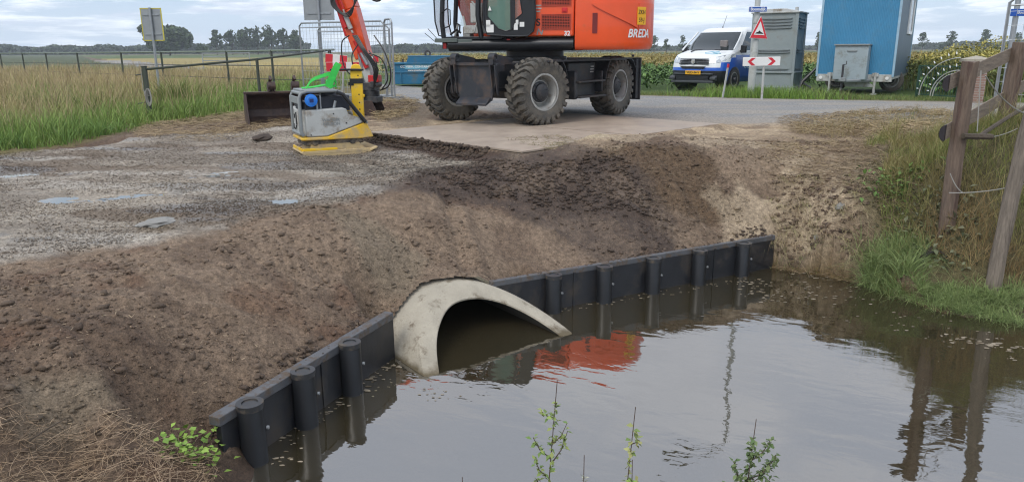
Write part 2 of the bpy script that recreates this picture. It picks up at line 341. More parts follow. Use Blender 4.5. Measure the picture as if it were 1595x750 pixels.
PUD = [(560, 214, 20, 2.5, -.15), (105, 304, 60, 6.5, -.185), (235, 299, 62, 5, -.185), (350, 268, 42, 6, -.165), (450, 312, 34, 6, -.19), (30, 270, 40, 5, -.16), (560, 262, 22, 3, -.16)]
def puddle_mask(x, y):
    m = np.zeros(x.shape)
    for px, py, w, h, z in PUD:
        c = P(px, py, z); e = P(px + w, py, z); t = P(px, py - h, z); b_ = P(px, py + h, z)
        rx = (e - c).length; ry = (t - b_).length / 2
        wx = .35 * (fbm(x * 2.2, y * 2.2, 3, 5) - .5) * 2
        q = np.hypot((x - c.x) / rx, (y - c.y) / ry) + wx
        m = np.maximum(m, sstep(1.15, .55, q))
    return m
# deeper scars / tyre tracks in the soil
def soil_detail(x, y):
    w = fbm(x * .9, y * .9, 3, 31) - .5
    big = (fbm(x * 1.1 + w, y * 1.1, 3, 3) - .5) * .09
    mid = (fbm(x * 6, y * 6, 3, 8) - .5) * .055
    rid = (1 - np.abs(fbm(x * 3.2 + 2 * w, y * 3.2 - w, 3, 17) * 2 - 1) ** .7) * -.025
    cl = np.maximum(vn(x * 17, y * 17, 21) - .62, 0) * .075 * sstep(.35, .6, fbm(x * 2.3, y * 2.3, 2, 22)) + np.maximum(vn(x * 34, y * 34, 23) - .6, 0) * .03
    fine = (vn(x * 60, y * 60, 9) - .5) * .008
    return big + mid + rid + cl + fine
_gx = np.arange(-27, 27.2, .09); _gy = np.arange(-27, 27.2, .09); _GX, _GY = np.meshgrid(_gx, _gy); _GZ = tps(_GX, _GY)
def land(x, y, full=True):
    far = sstep(19, 26, np.hypot(x, y))
    u = np.clip((x + 27) / .09, 0, len(_gx) - 2.001); v = np.clip((y + 27) / .09, 0, len(_gy) - 2.001); i = u.astype(int); j = v.astype(int); u = u - i; v = v - j
    z = (_GZ[j, i] * (1 - u) + _GZ[j, i + 1] * u) * (1 - v) + (_GZ[j + 1, i] * (1 - u) + _GZ[j + 1, i + 1] * u) * v
    return z * (1 - far) + (-.03) * far
GROOVES = [([(140, 664), (215, 645), (290, 612)], -.55, .030, .035), ([(0, 668), (60, 655), (140, 664)], -.5, .025, .04), ([(60, 505), (120, 530), (180, 562)], -.42, -.03, .05), ([(0, 600), (90, 585), (170, 570)], -.42, .025, .05), ([(175, 560), (215, 600), (200, 620)], -.5, -.04, .07),
    ([(300, 455), (420, 440), (560, 400)], -.4, .02, .05), ([(330, 480), (450, 470), (600, 430)], -.5, -.02, .04), ([(695, 330), (715, 370), (755, 405)], -.45, -.06, .07), ([(725, 335), (750, 375), (790, 405)], -.45, .04, .06), ([(455, 400), (500, 415), (520, 405)], -.45, -.05, .07),
    ([(640, 275), (800, 262), (960, 280)], -.15, .02, .05), ([(860, 275), (1000, 305), (1085, 350)], -.35, -.03, .07), ([(820, 290), (950, 325), (1050, 365)], -.45, .03, .06), ([(930, 265), (1060, 290), (1150, 330)], -.3, .035, .08), ([(1000, 262), (1120, 285), (1200, 300)], -.2, -.03, .08),
    ([(1090, 230), (1230, 245), (1400, 240)], -.05, .02, .08), ([(1110, 255), (1250, 262), (1380, 262)], -.1, -.02, .07), ([(0, 480), (200, 470), (380, 400)], -.32, .02, .06), ([(100, 430), (300, 400), (480, 350)], -.27, -.015, .05)]
def grooves(x, y):
    z = np.zeros(x.shape); near = (np.abs(x) < 7) & (y < 14) & (y > 1); xs, ys = x[near], y[near]; zz = np.zeros(xs.shape); wx = xs + .08 * (fbm(xs * 3, ys * 3, 2, 65) - .5); wy = ys + .08 * (fbm(xs * 3, ys * 3, 2, 66) - .5)
    for pts, pz, amp, wd in GROOVES:
        p = [P(a, b_, pz) for a, b_ in pts]; dm = np.full(xs.shape, 1e9)
        for i in range(len(p) - 1):
            ax_, ay_ = p[i].x, p[i].y; ex, ey = p[i + 1].x - ax_, p[i + 1].y - ay_; t = np.clip(((wx - ax_) * ex + (wy - ay_) * ey) / (ex * ex + ey * ey), 0, 1); dm = np.minimum(dm, np.hypot(wx - ax_ - t * ex, wy - ay_ - t * ey))
        zz += amp * np.exp(-(dm / wd) ** 2) * (.5 + vn(xs * 3, ys * 3, 67))
    z[near] = zz; return z
def regions(x, y):
    n = (fbm(x * 1.3, y * 1.3, 4, 40) - .5); nf = (fbm(x * 6, y * 6, 3, 41) - .5)
    j = n * .5 + nf * .25
    g = {}
    g['gravel'] = sstep(-.12, .10, poly_sd(x, y, GRAVEL) + j * .9)
    g['road'] = sstep(-.25, .25, poly_sd(x, y, ROADP) + j * .8)
    g['sand'] = np.clip(sum(sstep(-.25, .3, poly_sd(x, y, p) + j * 1.3) for p in SAND), 0, 1)
    g['patch'] = np.clip(sum(sstep(-.06, .1, poly_sd(x, y, p) + j * .35) for p in SANDPATCH), 0, 1)
    g['wet'] = np.clip(sum(sstep(-.12, .2, poly_sd(x, y, p) + j * .9) for p in WETS), 0, 1)
    g['grassl'] = sstep(-.25, .1, poly_sd(x, y, GRASSL) + j * .8)
    g['verge'] = sstep(-.15, .15, poly_sd(x, y, VERGE) + j * .5)
    g['bank'] = sstep(-.3, .2, poly_sd(x, y, BANKR) + j * .8)
    g['straw'] = sstep(-.3, .4, poly_sd(x, y, STRAWR) + j * 1.4)
    return g, n, nf
def surface(x, y):
    sh = x.shape; x = x.ravel(); y = y.ravel()
    z = land(x, y); g, n, nf = regions(x, y); pud = puddle_mask(x, y)
    r = np.hypot(x, y); near = sstep(30, 12, r)
    flat = np.clip(g['gravel'] * .88 + g['road'] + g['sand'] * .65 + g['verge'], 0, 1)
    # the plates lie on a flat bed
    ex, ey = PLATE_EDGE1.x - PLATE_EDGE0.x, PLATE_EDGE1.y - PLATE_EDGE0.y; L = math.hypot(ex, ey); ex /= L; ey /= L
    s = (x - PLATE_EDGE0.x) * ex + (y - PLATE_EDGE0.y) * ey; t = -(x - PLATE_EDGE0.x) * ey + (y - PLATE_EDGE0.y) * ex
    on = sstep(-.05, -.02, t) * sstep(5.3, 5.0, t) * sstep(-.1, 0, s) * sstep(L + .25, L + .05, s)
    z = z * (1 - on) + (-.012) * on
    dr = sstep(-.03, -.07, t) * sstep(-1.1, -.6, t) * sstep(-.3, 0, s) * sstep(L * .88, L * .70, s); z = z * (1 - dr) + np.minimum(z, -.125 + .03 * nf) * dr
    berm = .034 * np.exp(-((s - L - .03 + .12 * n) / .17) ** 2) * sstep(.3, 1.2, t) * sstep(5.6, 5.0, t) * (.5 + fbm(x * 7, y * 7, 3, 68)); z = z + berm
    flat = np.maximum(flat, on)
    fade = sstep(.0, .18, np.abs(poly_sd(x, y, DITCH))) * .75 + .25
    z = z + (soil_detail(x, y) + grooves(x, y)) * (1 - flat) * near * fade
    z = z + (fbm(x * 14, y * 14, 3, 51) - .5) * .03 * g['gravel'] * near + (fbm(x * 1.6, y * 2.5, 3, 52) - .5) * .05 * g['gravel'] * near * (1 - on)
    z = z + (fbm(x * 5, y * 5, 3, 53) - .5) * .04 * g['sand'] * (1 - on) * near * (1 - g['road'] * .8)
    z = z - pud * .022 * near
    er = sstep(2.9, 3.2, x) * sstep(9.3, 8.7, y) * sstep(4.7, 4.2, x) * sstep(-1.25, -1.0, z); z = z + er * ((fbm(x * 4, y * 4, 3, 62) - .5) * .16 + (vn(x * 11, y * 11, 63) - .5) * .07)
    # sand heap beside the plates, straw ridge, spoil ridge
    for (px, py, zz, rx, ry, h) in [(892, 226, 0, .45, .30, .05), (690, 335, -.3, .45, .4, .07), (1010, 240, -.02, .7, .25, .04), (1085, 246, -.05, .6, .25, .04), (1290, 190, 0, 1.4, .3, .07), (1420, 190, 0, .9, .3, .15), (600, 168, 0, 1.2, .7, .12), (520, 200, -.05, .8, .25, .08), (440, 208, -.08, .7, .3, .08), (300, 216, -.1, 1.6, .3, .05)]:
        c = P(px, py, zz); z = z + h * np.exp(-((x - c.x) / rx) ** 2 - ((y - c.y) / ry) ** 2) * (1 - on) * (.7 + .6 * fbm(x * 4, y * 4, 3, 60))
    # the soil follows the pipe's back where it meets it
    s_ = x * SX[0] + y * SX[1] - PS; a_ = x * AX[0] + y * AX[1]
    zp = PZ + np.sqrt(np.maximum(PR ** 2 - s_ ** 2, 0.02)) + .012 + .05 * fbm(x * 9, y * 9, 3, 61)
    sdp = -poly_sd(x, y, DITCH); tb = sstep(.42, .02, sdp) * sstep(1.0, .86, np.abs(s_)) * (a_ > -6.6) * (a_ < -4.5)
    z = z * (1 - tb) + np.minimum(z, zp) * tb
    # ---- colour
    def c3(*c): return np.array(c)[None, :] * np.ones((x.size, 1))
    def mix(a, b, t): return a * (1 - t[:, None]) + b * t[:, None]
    vv = fbm(x * .7, y * .7, 4, 70); v2 = fbm(x * 3, y * 3, 4, 71)
    col = mix(c3(.118, .080, .053), c3(.195, .140, .096), sstep(.32, .66, vv))
    col = mix(col, c3(.090, .060, .042), sstep(.50, .66, v2) * .5)
    col = mix(col, c3(.115, .06, .035), sstep(.62, .74, fbm(x * 1.7, y * 1.7, 3, 72)) * .5)
    rough = np.full(x.size, .92)
    rightside = sstep(2.2, 4.2, x) * sstep(8.6, 9.6, y)
    col = mix(col, c3(.27, .20, .13), rightside * .75)
    col = mix(col, mix(c3(.215, .182, .145), c3(.31, .268, .215), sstep(.4, .6, fbm(x * 1.1, y * 2, 4, 73))), g['gravel'])
    gv = fbm(x * .8, y * 2.0, 4, 170); col = mix(col, c3(.155, .118, .085), g['gravel'] * sstep(.50, .62, gv) * .75); col = mix(col, c3(.38, .345, .295), g['gravel'] * sstep(.56, .68, fbm(x * .6 + 9, y * 2.6, 4, 171)) * .7)
    gw = g['gravel'] * sstep(.52, .6, fbm(x * .7 + 4, y * 2.4, 4, 172)); rough = rough * (1 - gw) + .32 * gw; col = mix(col, col * .72, gw)
    col = mix(col, c3(.40, .31, .205), g['sand'] * (.5 + .5 * sstep(.38, .58, v2)))
    col = mix(col, c3(.155, .108, .07), g['sand'] * sstep(.52, .66, fbm(x * 1.9, y * 3.2, 4, 74)) * .65)
    col = mix(col, mix(c3(.24, .235, .225), c3(.29, .265, .23), sstep(.4, .6, fbm(x * .8, y * 1.5, 4, 75))), g['road'])
    col = mix(col, c3(.33, .26, .19), g['road'] * sstep(17.0, 14.0, y + x * .45) * (.4 + .5 * sstep(.4, .6, v2)))
    col = mix(col, c3(.185, .145, .10), g['patch'] * .8)
    dh = np.exp(-(((x - P(892, 226).x) / .5) ** 2 + ((y - P(892, 226).y) / .42) ** 2)); col = mix(col, c3(.36, .29, .19), sstep(.3, .6, dh + nf * .5))
    dk = np.zeros(x.size)
    for px, py, rx, ry in [(1010, 243, 1.0, .4), (1085, 252, .8, .35), (1260, 215, 1.6, .25)]:
        c = P(px, py); dk = np.maximum(dk, np.exp(-((x - c.x) / rx) ** 2 - ((y - c.y) / ry) ** 2))
    col = mix(col, c3(.10, .065, .038), sstep(.35, .6, dk + n) * .85)
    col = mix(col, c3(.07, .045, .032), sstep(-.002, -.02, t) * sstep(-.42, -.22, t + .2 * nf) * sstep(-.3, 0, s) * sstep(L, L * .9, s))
    pl = sum(sstep(-.12, .1, poly_sd(x, y, p) + nf * .5 + n * .4) for p in PALE); col = mix(col, c3(.42, .335, .23), np.clip(pl, 0, 1) * .5)
    wet = g['wet']; col = mix(col, c3(.060, .041, .030), wet * (.6 + .35 * sstep(.35, .6, v2))); rough = rough * (1 - wet) + (.5 + .3 * v2) * wet
    col = mix(col, c3(.30, .23, .13), sstep(.5, .62, fbm(x * 5, y * 2, 4, 76)) * g['straw'] * .6 * (1 - g['road']))
    col = mix(col, c3(.14, .115, .05), g['grassl'])
    col = mix(col, c3(.10, .085, .04), g['bank']); col = mix(col, c3(.10, .11, .035), g['verge'])
    # far country
    azi = np.degrees(np.arctan2(x, y)); cropreg = sstep(-.05, .1, -poly_sd(x, y, ROADP)) * (y > 0) * sstep(22.3, 22.6, y + .45 * x + 0 * x) * (x > -6 + (y - 25) * -.6)
    crop = cropreg * sstep(.0, .3, (y + .45 * x) - 24.2)
    yb = y + .25 * x
    fcol = mix(c3(.06, .10, .022), c3(.35, .27, .095), sstep(38, 48, yb + n * 8))
    fcol = mix(fcol, c3(.25, .21, .085), sstep(.45, .6, fbm(x * .05, y * .02, 4, 77)) * sstep(45, 60, yb) * .6)
    fcol = mix(fcol, c3(.085, .12, .035), sstep(150, 165, y)); fcol = mix(fcol, c3(.13, .12, .05), sstep(300, 330, y))
    col = mix(col, fcol, np.clip(crop, 0, 1))
    lf = sstep(-.1, .1, poly_sd(x, y, [(-8, 30), (-14, 40), (-60, 110), (-400, 700), (-3000, 3000), (-3000, 20), (-60, 8), (-20, 12), (-8, 14)]))
    lcol = mix(c3(.20, .16, .075), c3(.125, .13, .05), sstep(.4, .6, fbm(x * .06, y * .02, 4, 78)))
    lcol = mix(lcol, c3(.075, .09, .04), sstep(75, 90, y))
    col = mix(col, lcol, lf)
    over = sstep(2500, 700, r)
    # reddish mud just above the water
    lowm = sstep(-.95, -1.15, z) * (1 - g['grassl']); col = mix(col, c3(.055, .034, .022), lowm * .85); rough = rough * (1 - lowm) + .5 * lowm
    # ---- ditch
    sd = poly_sd(x, y, DITCH)
    dw = poly_sd(x, y, DITCH)
    zb = -1.62 - .12 * fbm(x * 2, y * 2, 3, 80)
    inside = sd > .012
    # natural shores slide under water softly, the walled side is a clean drop
    wseg = np.full(x.size, 9.0)
    for i in range(DITCH_WALLEDGES):
        a = np.array(DITCH[i]); b = np.array(DITCH[i + 1]); e = b - a
        tt = np.clip(((x - a[0]) * e[0] + (y - a[1]) * e[1]) / (e @ e), 0, 1)
        wseg = np.minimum(wseg, np.hypot(x - a[0] - tt * e[0], y - a[1] - tt * e[1]))
    soft = sstep(0, .45, sd)
    bankdepth = np.minimum(z, -1.17) * (1 - soft) + zb * soft
    hard = wseg <= np.maximum(sd, 0) + 1e-4
    zd = np.where(hard, zb, bankdepth)
    z = np.where(inside, np.minimum(zd, z), z)
    col = np.where(inside[:, None], c3(.10, .068, .03), col)
    return z.reshape(sh), col, rough, sd, hard, g, pud
def build_ground():
    rr = [0.35]
    while rr[-1] < 21: rr.append(rr[-1] * 1.0052 + .0005)
    while rr[-1] < 60: rr.append(rr[-1] * 1.02)
    while rr[-1] < 900: rr.append(rr[-1] * 1.12)
    rr = np.array(rr)
    th = np.concatenate([np.arange(-42, 42, .105), np.arange(42, 318, 2.5)]); th = np.radians(th)
    T, RR = np.meshgrid(th, rr); x = RR * np.sin(T); y = RR * np.cos(T)
    # snap the columns of vertices beside the walls so that the drop hides inside the sheet
    sd = poly_sd(x, y, DITCH); 
    for seg in (WALLA, WALLB):
        a = np.array(seg[0]); b = np.array(seg[1]); e = (b - a) / np.linalg.norm(b - a); nrm = np.array([e[1], -e[0]])
        t = (x - a[0]) * e[0] + (y - a[1]) * e[1]; d = (x - a[0]) * nrm[0] + (y - a[1]) * nrm[1]
        L = np.linalg.norm(b - a); k = (t > -.02) & (t < L + .02) & (d > -.03) & (d < .035)
        tgt = np.where(d < .012, -.004, .045)
        x = np.where(k, x + (tgt - d) * nrm[0], x); y = np.where(k, y + (tgt - d) * nrm[1], y)
    z, col, rough, sd, hard, g, pud = surface(x, y)
    n, m = x.shape; v = np.stack([x, y, z], -1).reshape(-1, 3)
    i = np.arange(n - 1)[:, None] * m; j = np.arange(m)[None, :]; j2 = (j + 1) % m
    f = np.stack([i + j, i + j2, i + m + j2, i + m + j], -1).reshape(-1, 4)
    # open the sheet where the culvert's mouth is
    fc = v[f].mean(1); zr = v[f][:, :, 2].max(1) - v[f][:, :, 2].min(1)
    s = fc[:, 0] * SX[0] + fc[:, 1] * SX[1]; a = fc[:, 0] * AX[0] + fc[:, 1] * AX[1]
    kill = (np.abs(s - PS) < PR - .03) & (zr > .22) & (a < -5.0) & (a > -7.5)
    f = f[~kill]
    cen = len(v); v = np.vstack([v, [[0, 0, -.45]]])
    fan = np.stack([np.full(m, cen), (np.arange(m) + 1) % m, np.arange(m), np.arange(m)], -1)
    m_ = ground_mat()
    c4 = np.concatenate([np.vstack([col, [[.1, .08, .05]]]), np.concatenate([rough, [.9]])[:, None]], 1)
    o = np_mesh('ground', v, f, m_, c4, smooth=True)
    o.data.polygons.foreach_set('use_smooth', np.ones(len(f), bool))
    tag(o, 'bare earth, gravel, sand and fields reaching to the horizon', kind='structure')
    return o
def ground_mat():
    m = bpy.data.materials.new('ground'); m.use_nodes = True; N = m.node_tree.nodes; L = m.node_tree.links; b = N['Principled BSDF']
    at = N.new('ShaderNodeAttribute'); at.attribute_name = 'Col'; tc = N.new('ShaderNodeTexCoord')
    def noise(s, d=6, r=.65):
        n = N.new('ShaderNodeTexNoise'); n.inputs['Scale'].default_value = s; n.inputs['Detail'].default_value = d; n.inputs['Roughness'].default_value = r; L.new(tc.outputs['Object'], n.inputs[0]); return n.outputs[0]
    def rng_(o, a, b_, c, d):
        n = N.new('ShaderNodeMapRange'); n.inputs[1].default_value = a; n.inputs[2].default_value = b_; n.inputs[3].default_value = c; n.inputs[4].default_value = d; L.new(o, n.inputs[0]); return n.outputs[0]
    def mul(a, b_):
        n = N.new('ShaderNodeMath'); n.operation = 'MULTIPLY'; L.new(a, n.inputs[0]); L.new(b_, n.inputs[1]); return n.outputs[0]
    f = mul(rng_(noise(22), .32, .68, .6, 1.4), rng_(noise(95, 4), .32, .68, .6, 1.4))
    sc_ = N.new('ShaderNodeVectorMath'); sc_.operation = 'SCALE'; L.new(at.outputs['Color'], sc_.inputs[0]); L.new(f, sc_.inputs['Scale'])
    L.new(sc_.outputs[0], b.inputs['Base Color']); L.new(at.outputs['Alpha'], b.inputs['Roughness'])
    b.inputs['Specular IOR Level'].default_value = .3
    bu = N.new('ShaderNodeBump'); bu.inputs['Strength'].default_value = .7; bu.inputs['Distance'].default_value = .02
    L.new(noise(55, 5), bu.inputs['Height']); L.new(bu.outputs[0], b.inputs['Normal'])
    return m
# point queries on the finished land
def gz(x, y):
    x = np.atleast_1d(np.asarray(x, float)); y = np.atleast_1d(np.asarray(y, float))
    z, col, rough, sd, hard, g, pud = surface(x, y); return z
def gz1(x, y): return float(gz(x, y)[0])
def on_ground(px, py, z0=0.):
    """first ground point met by the ray through a pixel"""
    d = fw * FPX + rt * (px - CW / 2) + up * (CH / 2 - py); d = d / d.y
    t = np.geomspace(1.2, 40, 900); x = CAM.x + d.x * t; y = CAM.y + t; z = CAM.z + d.z * t; g = np.maximum(gz(x, y), WATER)
    k = int(np.argmax(z < g)) if (z < g).any() else len(t) - 1
    return Vector((x[k], y[k], float(g[k])))
ground = build_ground()
# ================================================================= water
def water_mat(name, base, ior, wav, tr=.0):
    m = bpy.data.materials.new(name); m.use_nodes = True; nt = m.node_tree; N = nt.nodes; L = nt.links; N.remove(N['Principled BSDF'])
    out = N['Material Output']; tc = N.new('ShaderNodeTexCoord')
    h = None; bu = None
    mp0 = N.new('ShaderNodeMapping'); mp0.inputs['Rotation'].default_value = (0, 0, R(25)); L.new(tc.outputs['Object'], mp0.inputs[0])
    for sc_, st, dist, sx in wav:
        mp = N.new('ShaderNodeMapping'); mp.inputs['Scale'].default_value = (sx, 1, 1); L.new(mp0.outputs[0], mp.inputs[0])
        n = N.new('ShaderNodeTexNoise'); n.inputs['Scale'].default_value = sc_; n.inputs['Detail'].default_value = 2; n.inputs['Distortion'].default_value = .6; L.new(mp.outputs[0], n.inputs[0])
        k = N.new('ShaderNodeBump'); k.inputs['Strength'].default_value = st; k.inputs['Distance'].default_value = dist; L.new(n.outputs[0], k.inputs['Height'])
        if bu: L.new(bu.outputs[0], k.inputs['Normal'])
        bu = k
    d = N.new('ShaderNodeBsdfDiffuse'); n2 = N.new('ShaderNodeTexNoise'); n2.inputs['Scale'].default_value = 1.2; n2.inputs['Detail'].default_value = 5; L.new(tc.outputs['Object'], n2.inputs[0])
    mi = N.new('ShaderNodeMix'); mi.data_type = 'RGBA'; mi.inputs[6].default_value = (*base, 1); mi.inputs[7].default_value = (base[0] * .6, base[1] * .7, base[2] * .8, 1); L.new(n2.outputs[0], mi.inputs[0]); L.new(mi.outputs[2], d.inputs[0])
    g = N.new('ShaderNodeBsdfGlossy'); g.inputs['Roughness'].default_value = .015; L.new(bu.outputs[0], g.inputs['Normal']); g.inputs['Color'].default_value = (1, .99, .985, 1)
    fr = N.new('ShaderNodeFresnel'); fr.inputs[0].default_value = ior; L.new(bu.outputs[0], fr.inputs['Normal'])
    bs = d
    if tr:
        t = N.new('ShaderNodeBsdfTransparent'); t.inputs[0].default_value = (.75, .6, .38, 1); ms = N.new('ShaderNodeMixShader'); ms.inputs[0].default_value = tr; L.new(d.outputs[0], ms.inputs[1]); L.new(t.outputs[0], ms.inputs[2]); bs = ms
    mx = N.new('ShaderNodeMixShader'); L.new(fr.outputs[0], mx.inputs[0]); L.new(bs.outputs[0], mx.inputs[1]); L.new(g.outputs[0], mx.inputs[2]); L.new(mx.outputs[0], out.inputs[0])
    return m
wm = water_mat('ditch_water', (.056, .043, .022), 3.1, [(1.6, .30, .02, .4), (7, .28, .006, .5), (26, .14, .0015, .7)], .22)
wp = [(-3.2, 2.0), (-2.6, 3.6), (-2.0, 5.2), (-1.6, 5.9), (-3.6, 8.4), (-1.4, 10.0), (.2, 7.5), (3.2, 9.2), (4.6, 8.2), (5.6, 6.3), (7, 4.8), (10, 1.5), (10, -4), (2, -2), (.0, 1.2)]
w = MB(); w.add([(a, b, WATER) for a, b in wp], [list(range(len(wp)))]); wo = w.build('water', wm, smooth=0)
tag(wo, 'murky brown ditch water reflecting the cloudy sky', kind='structure')
# puddles on the gravel
pm = water_mat('puddle_water', (.24, .21, .175), 2.4, [(8, .1, .003, 1)])
for i, (px, py, w_, h_, z_) in enumerate(PUD):
    c = P(px, py, z_); e = P(px + w_, py, z_); t_ = P(px, py - h_, z_); b_ = P(px, py + h_, z_); rx = (e - c).length * 1.35; ry = (t_ - b_).length / 2 * 1.35
    xs = c.x + rx * .5 * np.cos(np.linspace(0, 6.28, 24)); ys = c.y + ry * .5 * np.sin(np.linspace(0, 6.28, 24)); zz = float(np.percentile(gz(xs, ys), 36)) + .001
    q = MB(); q.add([(rx * math.cos(a), ry * math.sin(a), 0) for a in np.linspace(0, 2 * math.pi, 28, endpoint=False)], [list(range(28))])
    pm.node_tree.nodes['Glossy BSDF'].inputs['Color'].default_value = (1, .95, .88, 1); o = q.build('puddle', pm, smooth=0, loc=(c.x, c.y, zz)); tag(o, 'shallow rainwater puddle on the gravel', kind='structure')
# ================================================================= sheet wall with posts
M['postcap'] = mat('cap_plastic', (.03, .031, .033), .4, var=.4, scale=9, dirt=(.10, .08, .06), dscale=14, dlo=.5, dhi=.62)
def wall_run(a, b, posts, label, cap, mats):
    a = Vector((*a, 0)); b = Vector((*b, 0)); e = (b - a); L = e.length; ang = math.atan2(e.y, e.x)
    root = empty('sheet_wall', (a.x, a.y, WATER), ang, label, 'sheet pile wall')
    s = MB(); n = max(2, round(L / 1.0)); w_ = L / n
    for i in range(n):
        xs_ = np.linspace(w_ * i + .003, w_ * (i + 1) - .003, 9); lowz = []
        for t in xs_:
            X_ = a.x + e.x / L * t; Y_ = a.y + e.y / L * t; q_ = X_ * SX[0] + Y_ * SX[1] - PS; lowz.append(PZ - WATER + math.sqrt(PR * PR - q_ * q_) + .002 if abs(q_) < PR - .02 and not cap else -.6)
        lowz = [min(v, .30) for v in lowz]
        s.prism([(x_, z_) for x_, z_ in zip(xs_, lowz)] + [(xs_[-1], .355), (xs_[0], .355)], -.0445, .0005, 'y')
    s.build('sheet', M['hdpe'], root, bevel=.004)
    c = MB(); top = .395
    if cap:
        for i in range(3):
            l3 = L / 3; c.box((l3 * (i + .5), -.012 + .004 * i, top - .03 + .003 * i), (l3 + (.03 if i < 2 else 0), .085, .06))
    else: c.box((L / 2, -.02, top - .03), (L, .055, .055))
    c.build('capping_rail', M['mudcap'], root, bevel=.005)
    j = MB()
    for i in range(1, n): j.box((w_ * i, -.047, .05), (.022, .012, .60))
    j.build('sheet_joint', M['hdpe'], root)
    for (px, py) in posts:
        q = P(px, py, WATER) - a; t = q.x * e.x / L + q.y * e.y / L; yq = (-q.x * e.y + q.y * e.x) / L
        p = MB(); h = .40 if cap else .375; y0 = min(max(yq, -.15), -.10)
        p.lathe([(0, -.7), (.079, -.7), (.079, h - .012), (.075, h - .004), (.0, h - .004)], 28, Matrix.Translation((t, y0, 0)) @ Matrix.Rotation(R(90), 4, 'X'))
        po = p.build('tube_post', M['post'], root)
        k = MB(); k.lathe([(.048, h - .006), (.050, h + .010), (.083, h + .010), (.084, h - .006), (.080, h - .03)], 28, Matrix.Translation((t, y0, 0)) @ Matrix.Rotation(R(90), 4, 'X'))
        k.lathe([(0, h + .002), (.05, h + .002)], 24, Matrix.Translation((t, y0, 0)) @ Matrix.Rotation(R(90), 4, 'X'))
        k.build('post_cap', M['postcap'], po)
        bo = MB(); bo.cyl((t + .05, y0 - .07, h - .17), (t + .055, y0 - .084, h - .17), .012, n=8); bo.build('bolt', M['steel'], po)
    return root
wall_run(WALLA[0], WALLA[1], [(374, 712), (464, 658), (536, 608)], 'short black plastic sheet pile wall with muddy cap left of the concrete culvert', True, None)
wall_run(WALLB[0], WALLB[1], [(850, 478), (933, 466), (1011, 453), (1083, 440), (1148, 426)], 'long black plastic sheet pile wall with five tube posts right of the concrete culvert', False, None)
# ================================================================= culvert
def culvert():
    root = empty('culvert_pipe', (AX[0] * -4.71 + SX[0] * PS, AX[1] * -4.71 + SX[1] * PS, PZ), math.atan2(AX[1], AX[0]), 'pale concrete culvert pipe with a slanted cut mouth dipping into the water', 'culvert')
    # local: x along the axis towards the mouth, z up; cut plane x = -(z-.47)*.85/.48 ; steeper above
    n = 96; vs = []; fs = []; sl = .85 / .48
    def xcut(z): zz = z - (WATER - PZ); return -zz * sl
    rings = []
    for (r, back, off) in [(PR, True, 0), (PR, False, -.03), (PR - .02, False, 0), (PRI + .015, False, 0), (PRI, False, -.03), (PRI, True, 0)]:
        ring = []
        for k in range(n):
            a = 2 * math.pi * k / n; y = r * math.sin(a); z = r * math.cos(a)
            wob = .006 * math.sin(a * 7) + .004 * math.sin(a * 13 + 1)
            ring.append((-4.2 if back else min(xcut(z) + off + wob, 1.6), y, z))
        rings.append(ring)
    o = MB()
    vs = [p for r_ in rings[:5] for p in r_]
    o.add(vs, [(i * n + k, i * n + (k + 1) % n, (i + 1) * n + (k + 1) % n, (i + 1) * n + k) for i in range(4) for k in range(n)])
    o.build('pipe_shell', M['conc2'], root, smooth=30)
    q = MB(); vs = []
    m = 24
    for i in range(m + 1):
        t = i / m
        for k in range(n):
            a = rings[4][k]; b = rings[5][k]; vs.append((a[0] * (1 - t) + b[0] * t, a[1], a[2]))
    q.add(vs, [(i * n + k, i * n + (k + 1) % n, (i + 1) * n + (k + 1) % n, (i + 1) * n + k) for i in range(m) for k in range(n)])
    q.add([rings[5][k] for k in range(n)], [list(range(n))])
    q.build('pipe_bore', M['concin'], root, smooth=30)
    return root
culvert()
# ================================================================= steel road plates
def road_plates():
    e = (PLATE_EDGE1 - PLATE_EDGE0); e.z = 0; L = e.length; e.normalize(); n = Vector((-e.y, e.x, 0))
    lab = {(0, 0): 'front steel road plate beside the vibratory plate compactor', (1, 0): 'front steel road plate next to the little sand heap',
           (0, 1): 'rear steel road plate beside the straw heap', (1, 1): 'rear steel road plate under the excavator wheels'}
    for (i, j), l in lab.items():
        c = PLATE_EDGE0 + e * (L * (i * .5 + .25)) + n * (2.5 * (j + .5)); c.z = .004 + .008
        o = MB(); rz = math.atan2(e.y, e.x) + R((.5, -.4, .3, -.3)[i * 2 + j]); o.box((0, 0, 0), (L / 2 - .02, 2.47, .022))
        ob = o.build('road_plate', M['plategr'], loc=(c.x, c.y, c.z - .006 + .003 * (i + j))); ob.rotation_euler = (0, 0, rz)
        tag(ob, l, 'steel plate', 'steel plates on the haul road')
road_plates()
# ================================================================= world and sun
SUN_EL, SUN_AZ = 48, 215     # azimuth: compass degrees clockwise from +Y (sun behind the camera, to the left)
w = bpy.data.worlds.new('World'); sc.world = w; w.use_nodes = True
N = w.node_tree.nodes; L = w.node_tree.links; bg = N['Background']
sky = N.new('ShaderNodeTexSky'); sky.sky_type = 'NISHITA'; sky.sun_disc = False; sky.sun_elevation = R(SUN_EL); sky.sun_rotation = R(SUN_AZ); sky.air_density = 1.2; sky.dust_density = 2.0
tc = N.new('ShaderNodeTexCoord'); sp = N.new('ShaderNodeSeparateXYZ'); L.new(tc.outputs['Generated'], sp.inputs[0])
def mth(op, a, b=None, c=None):
    n = N.new('ShaderNodeMath'); n.operation = op
    for i, q in enumerate((a, b, c)):
        if q is None: continue
        if isinstance(q, (int, float)): n.inputs[i].default_value = q
        else: L.new(q, n.inputs[i])
    return n.outputs[0]
zc = mth('MAXIMUM', sp.outputs[2], 0.0); den = mth('ADD', zc, .09)
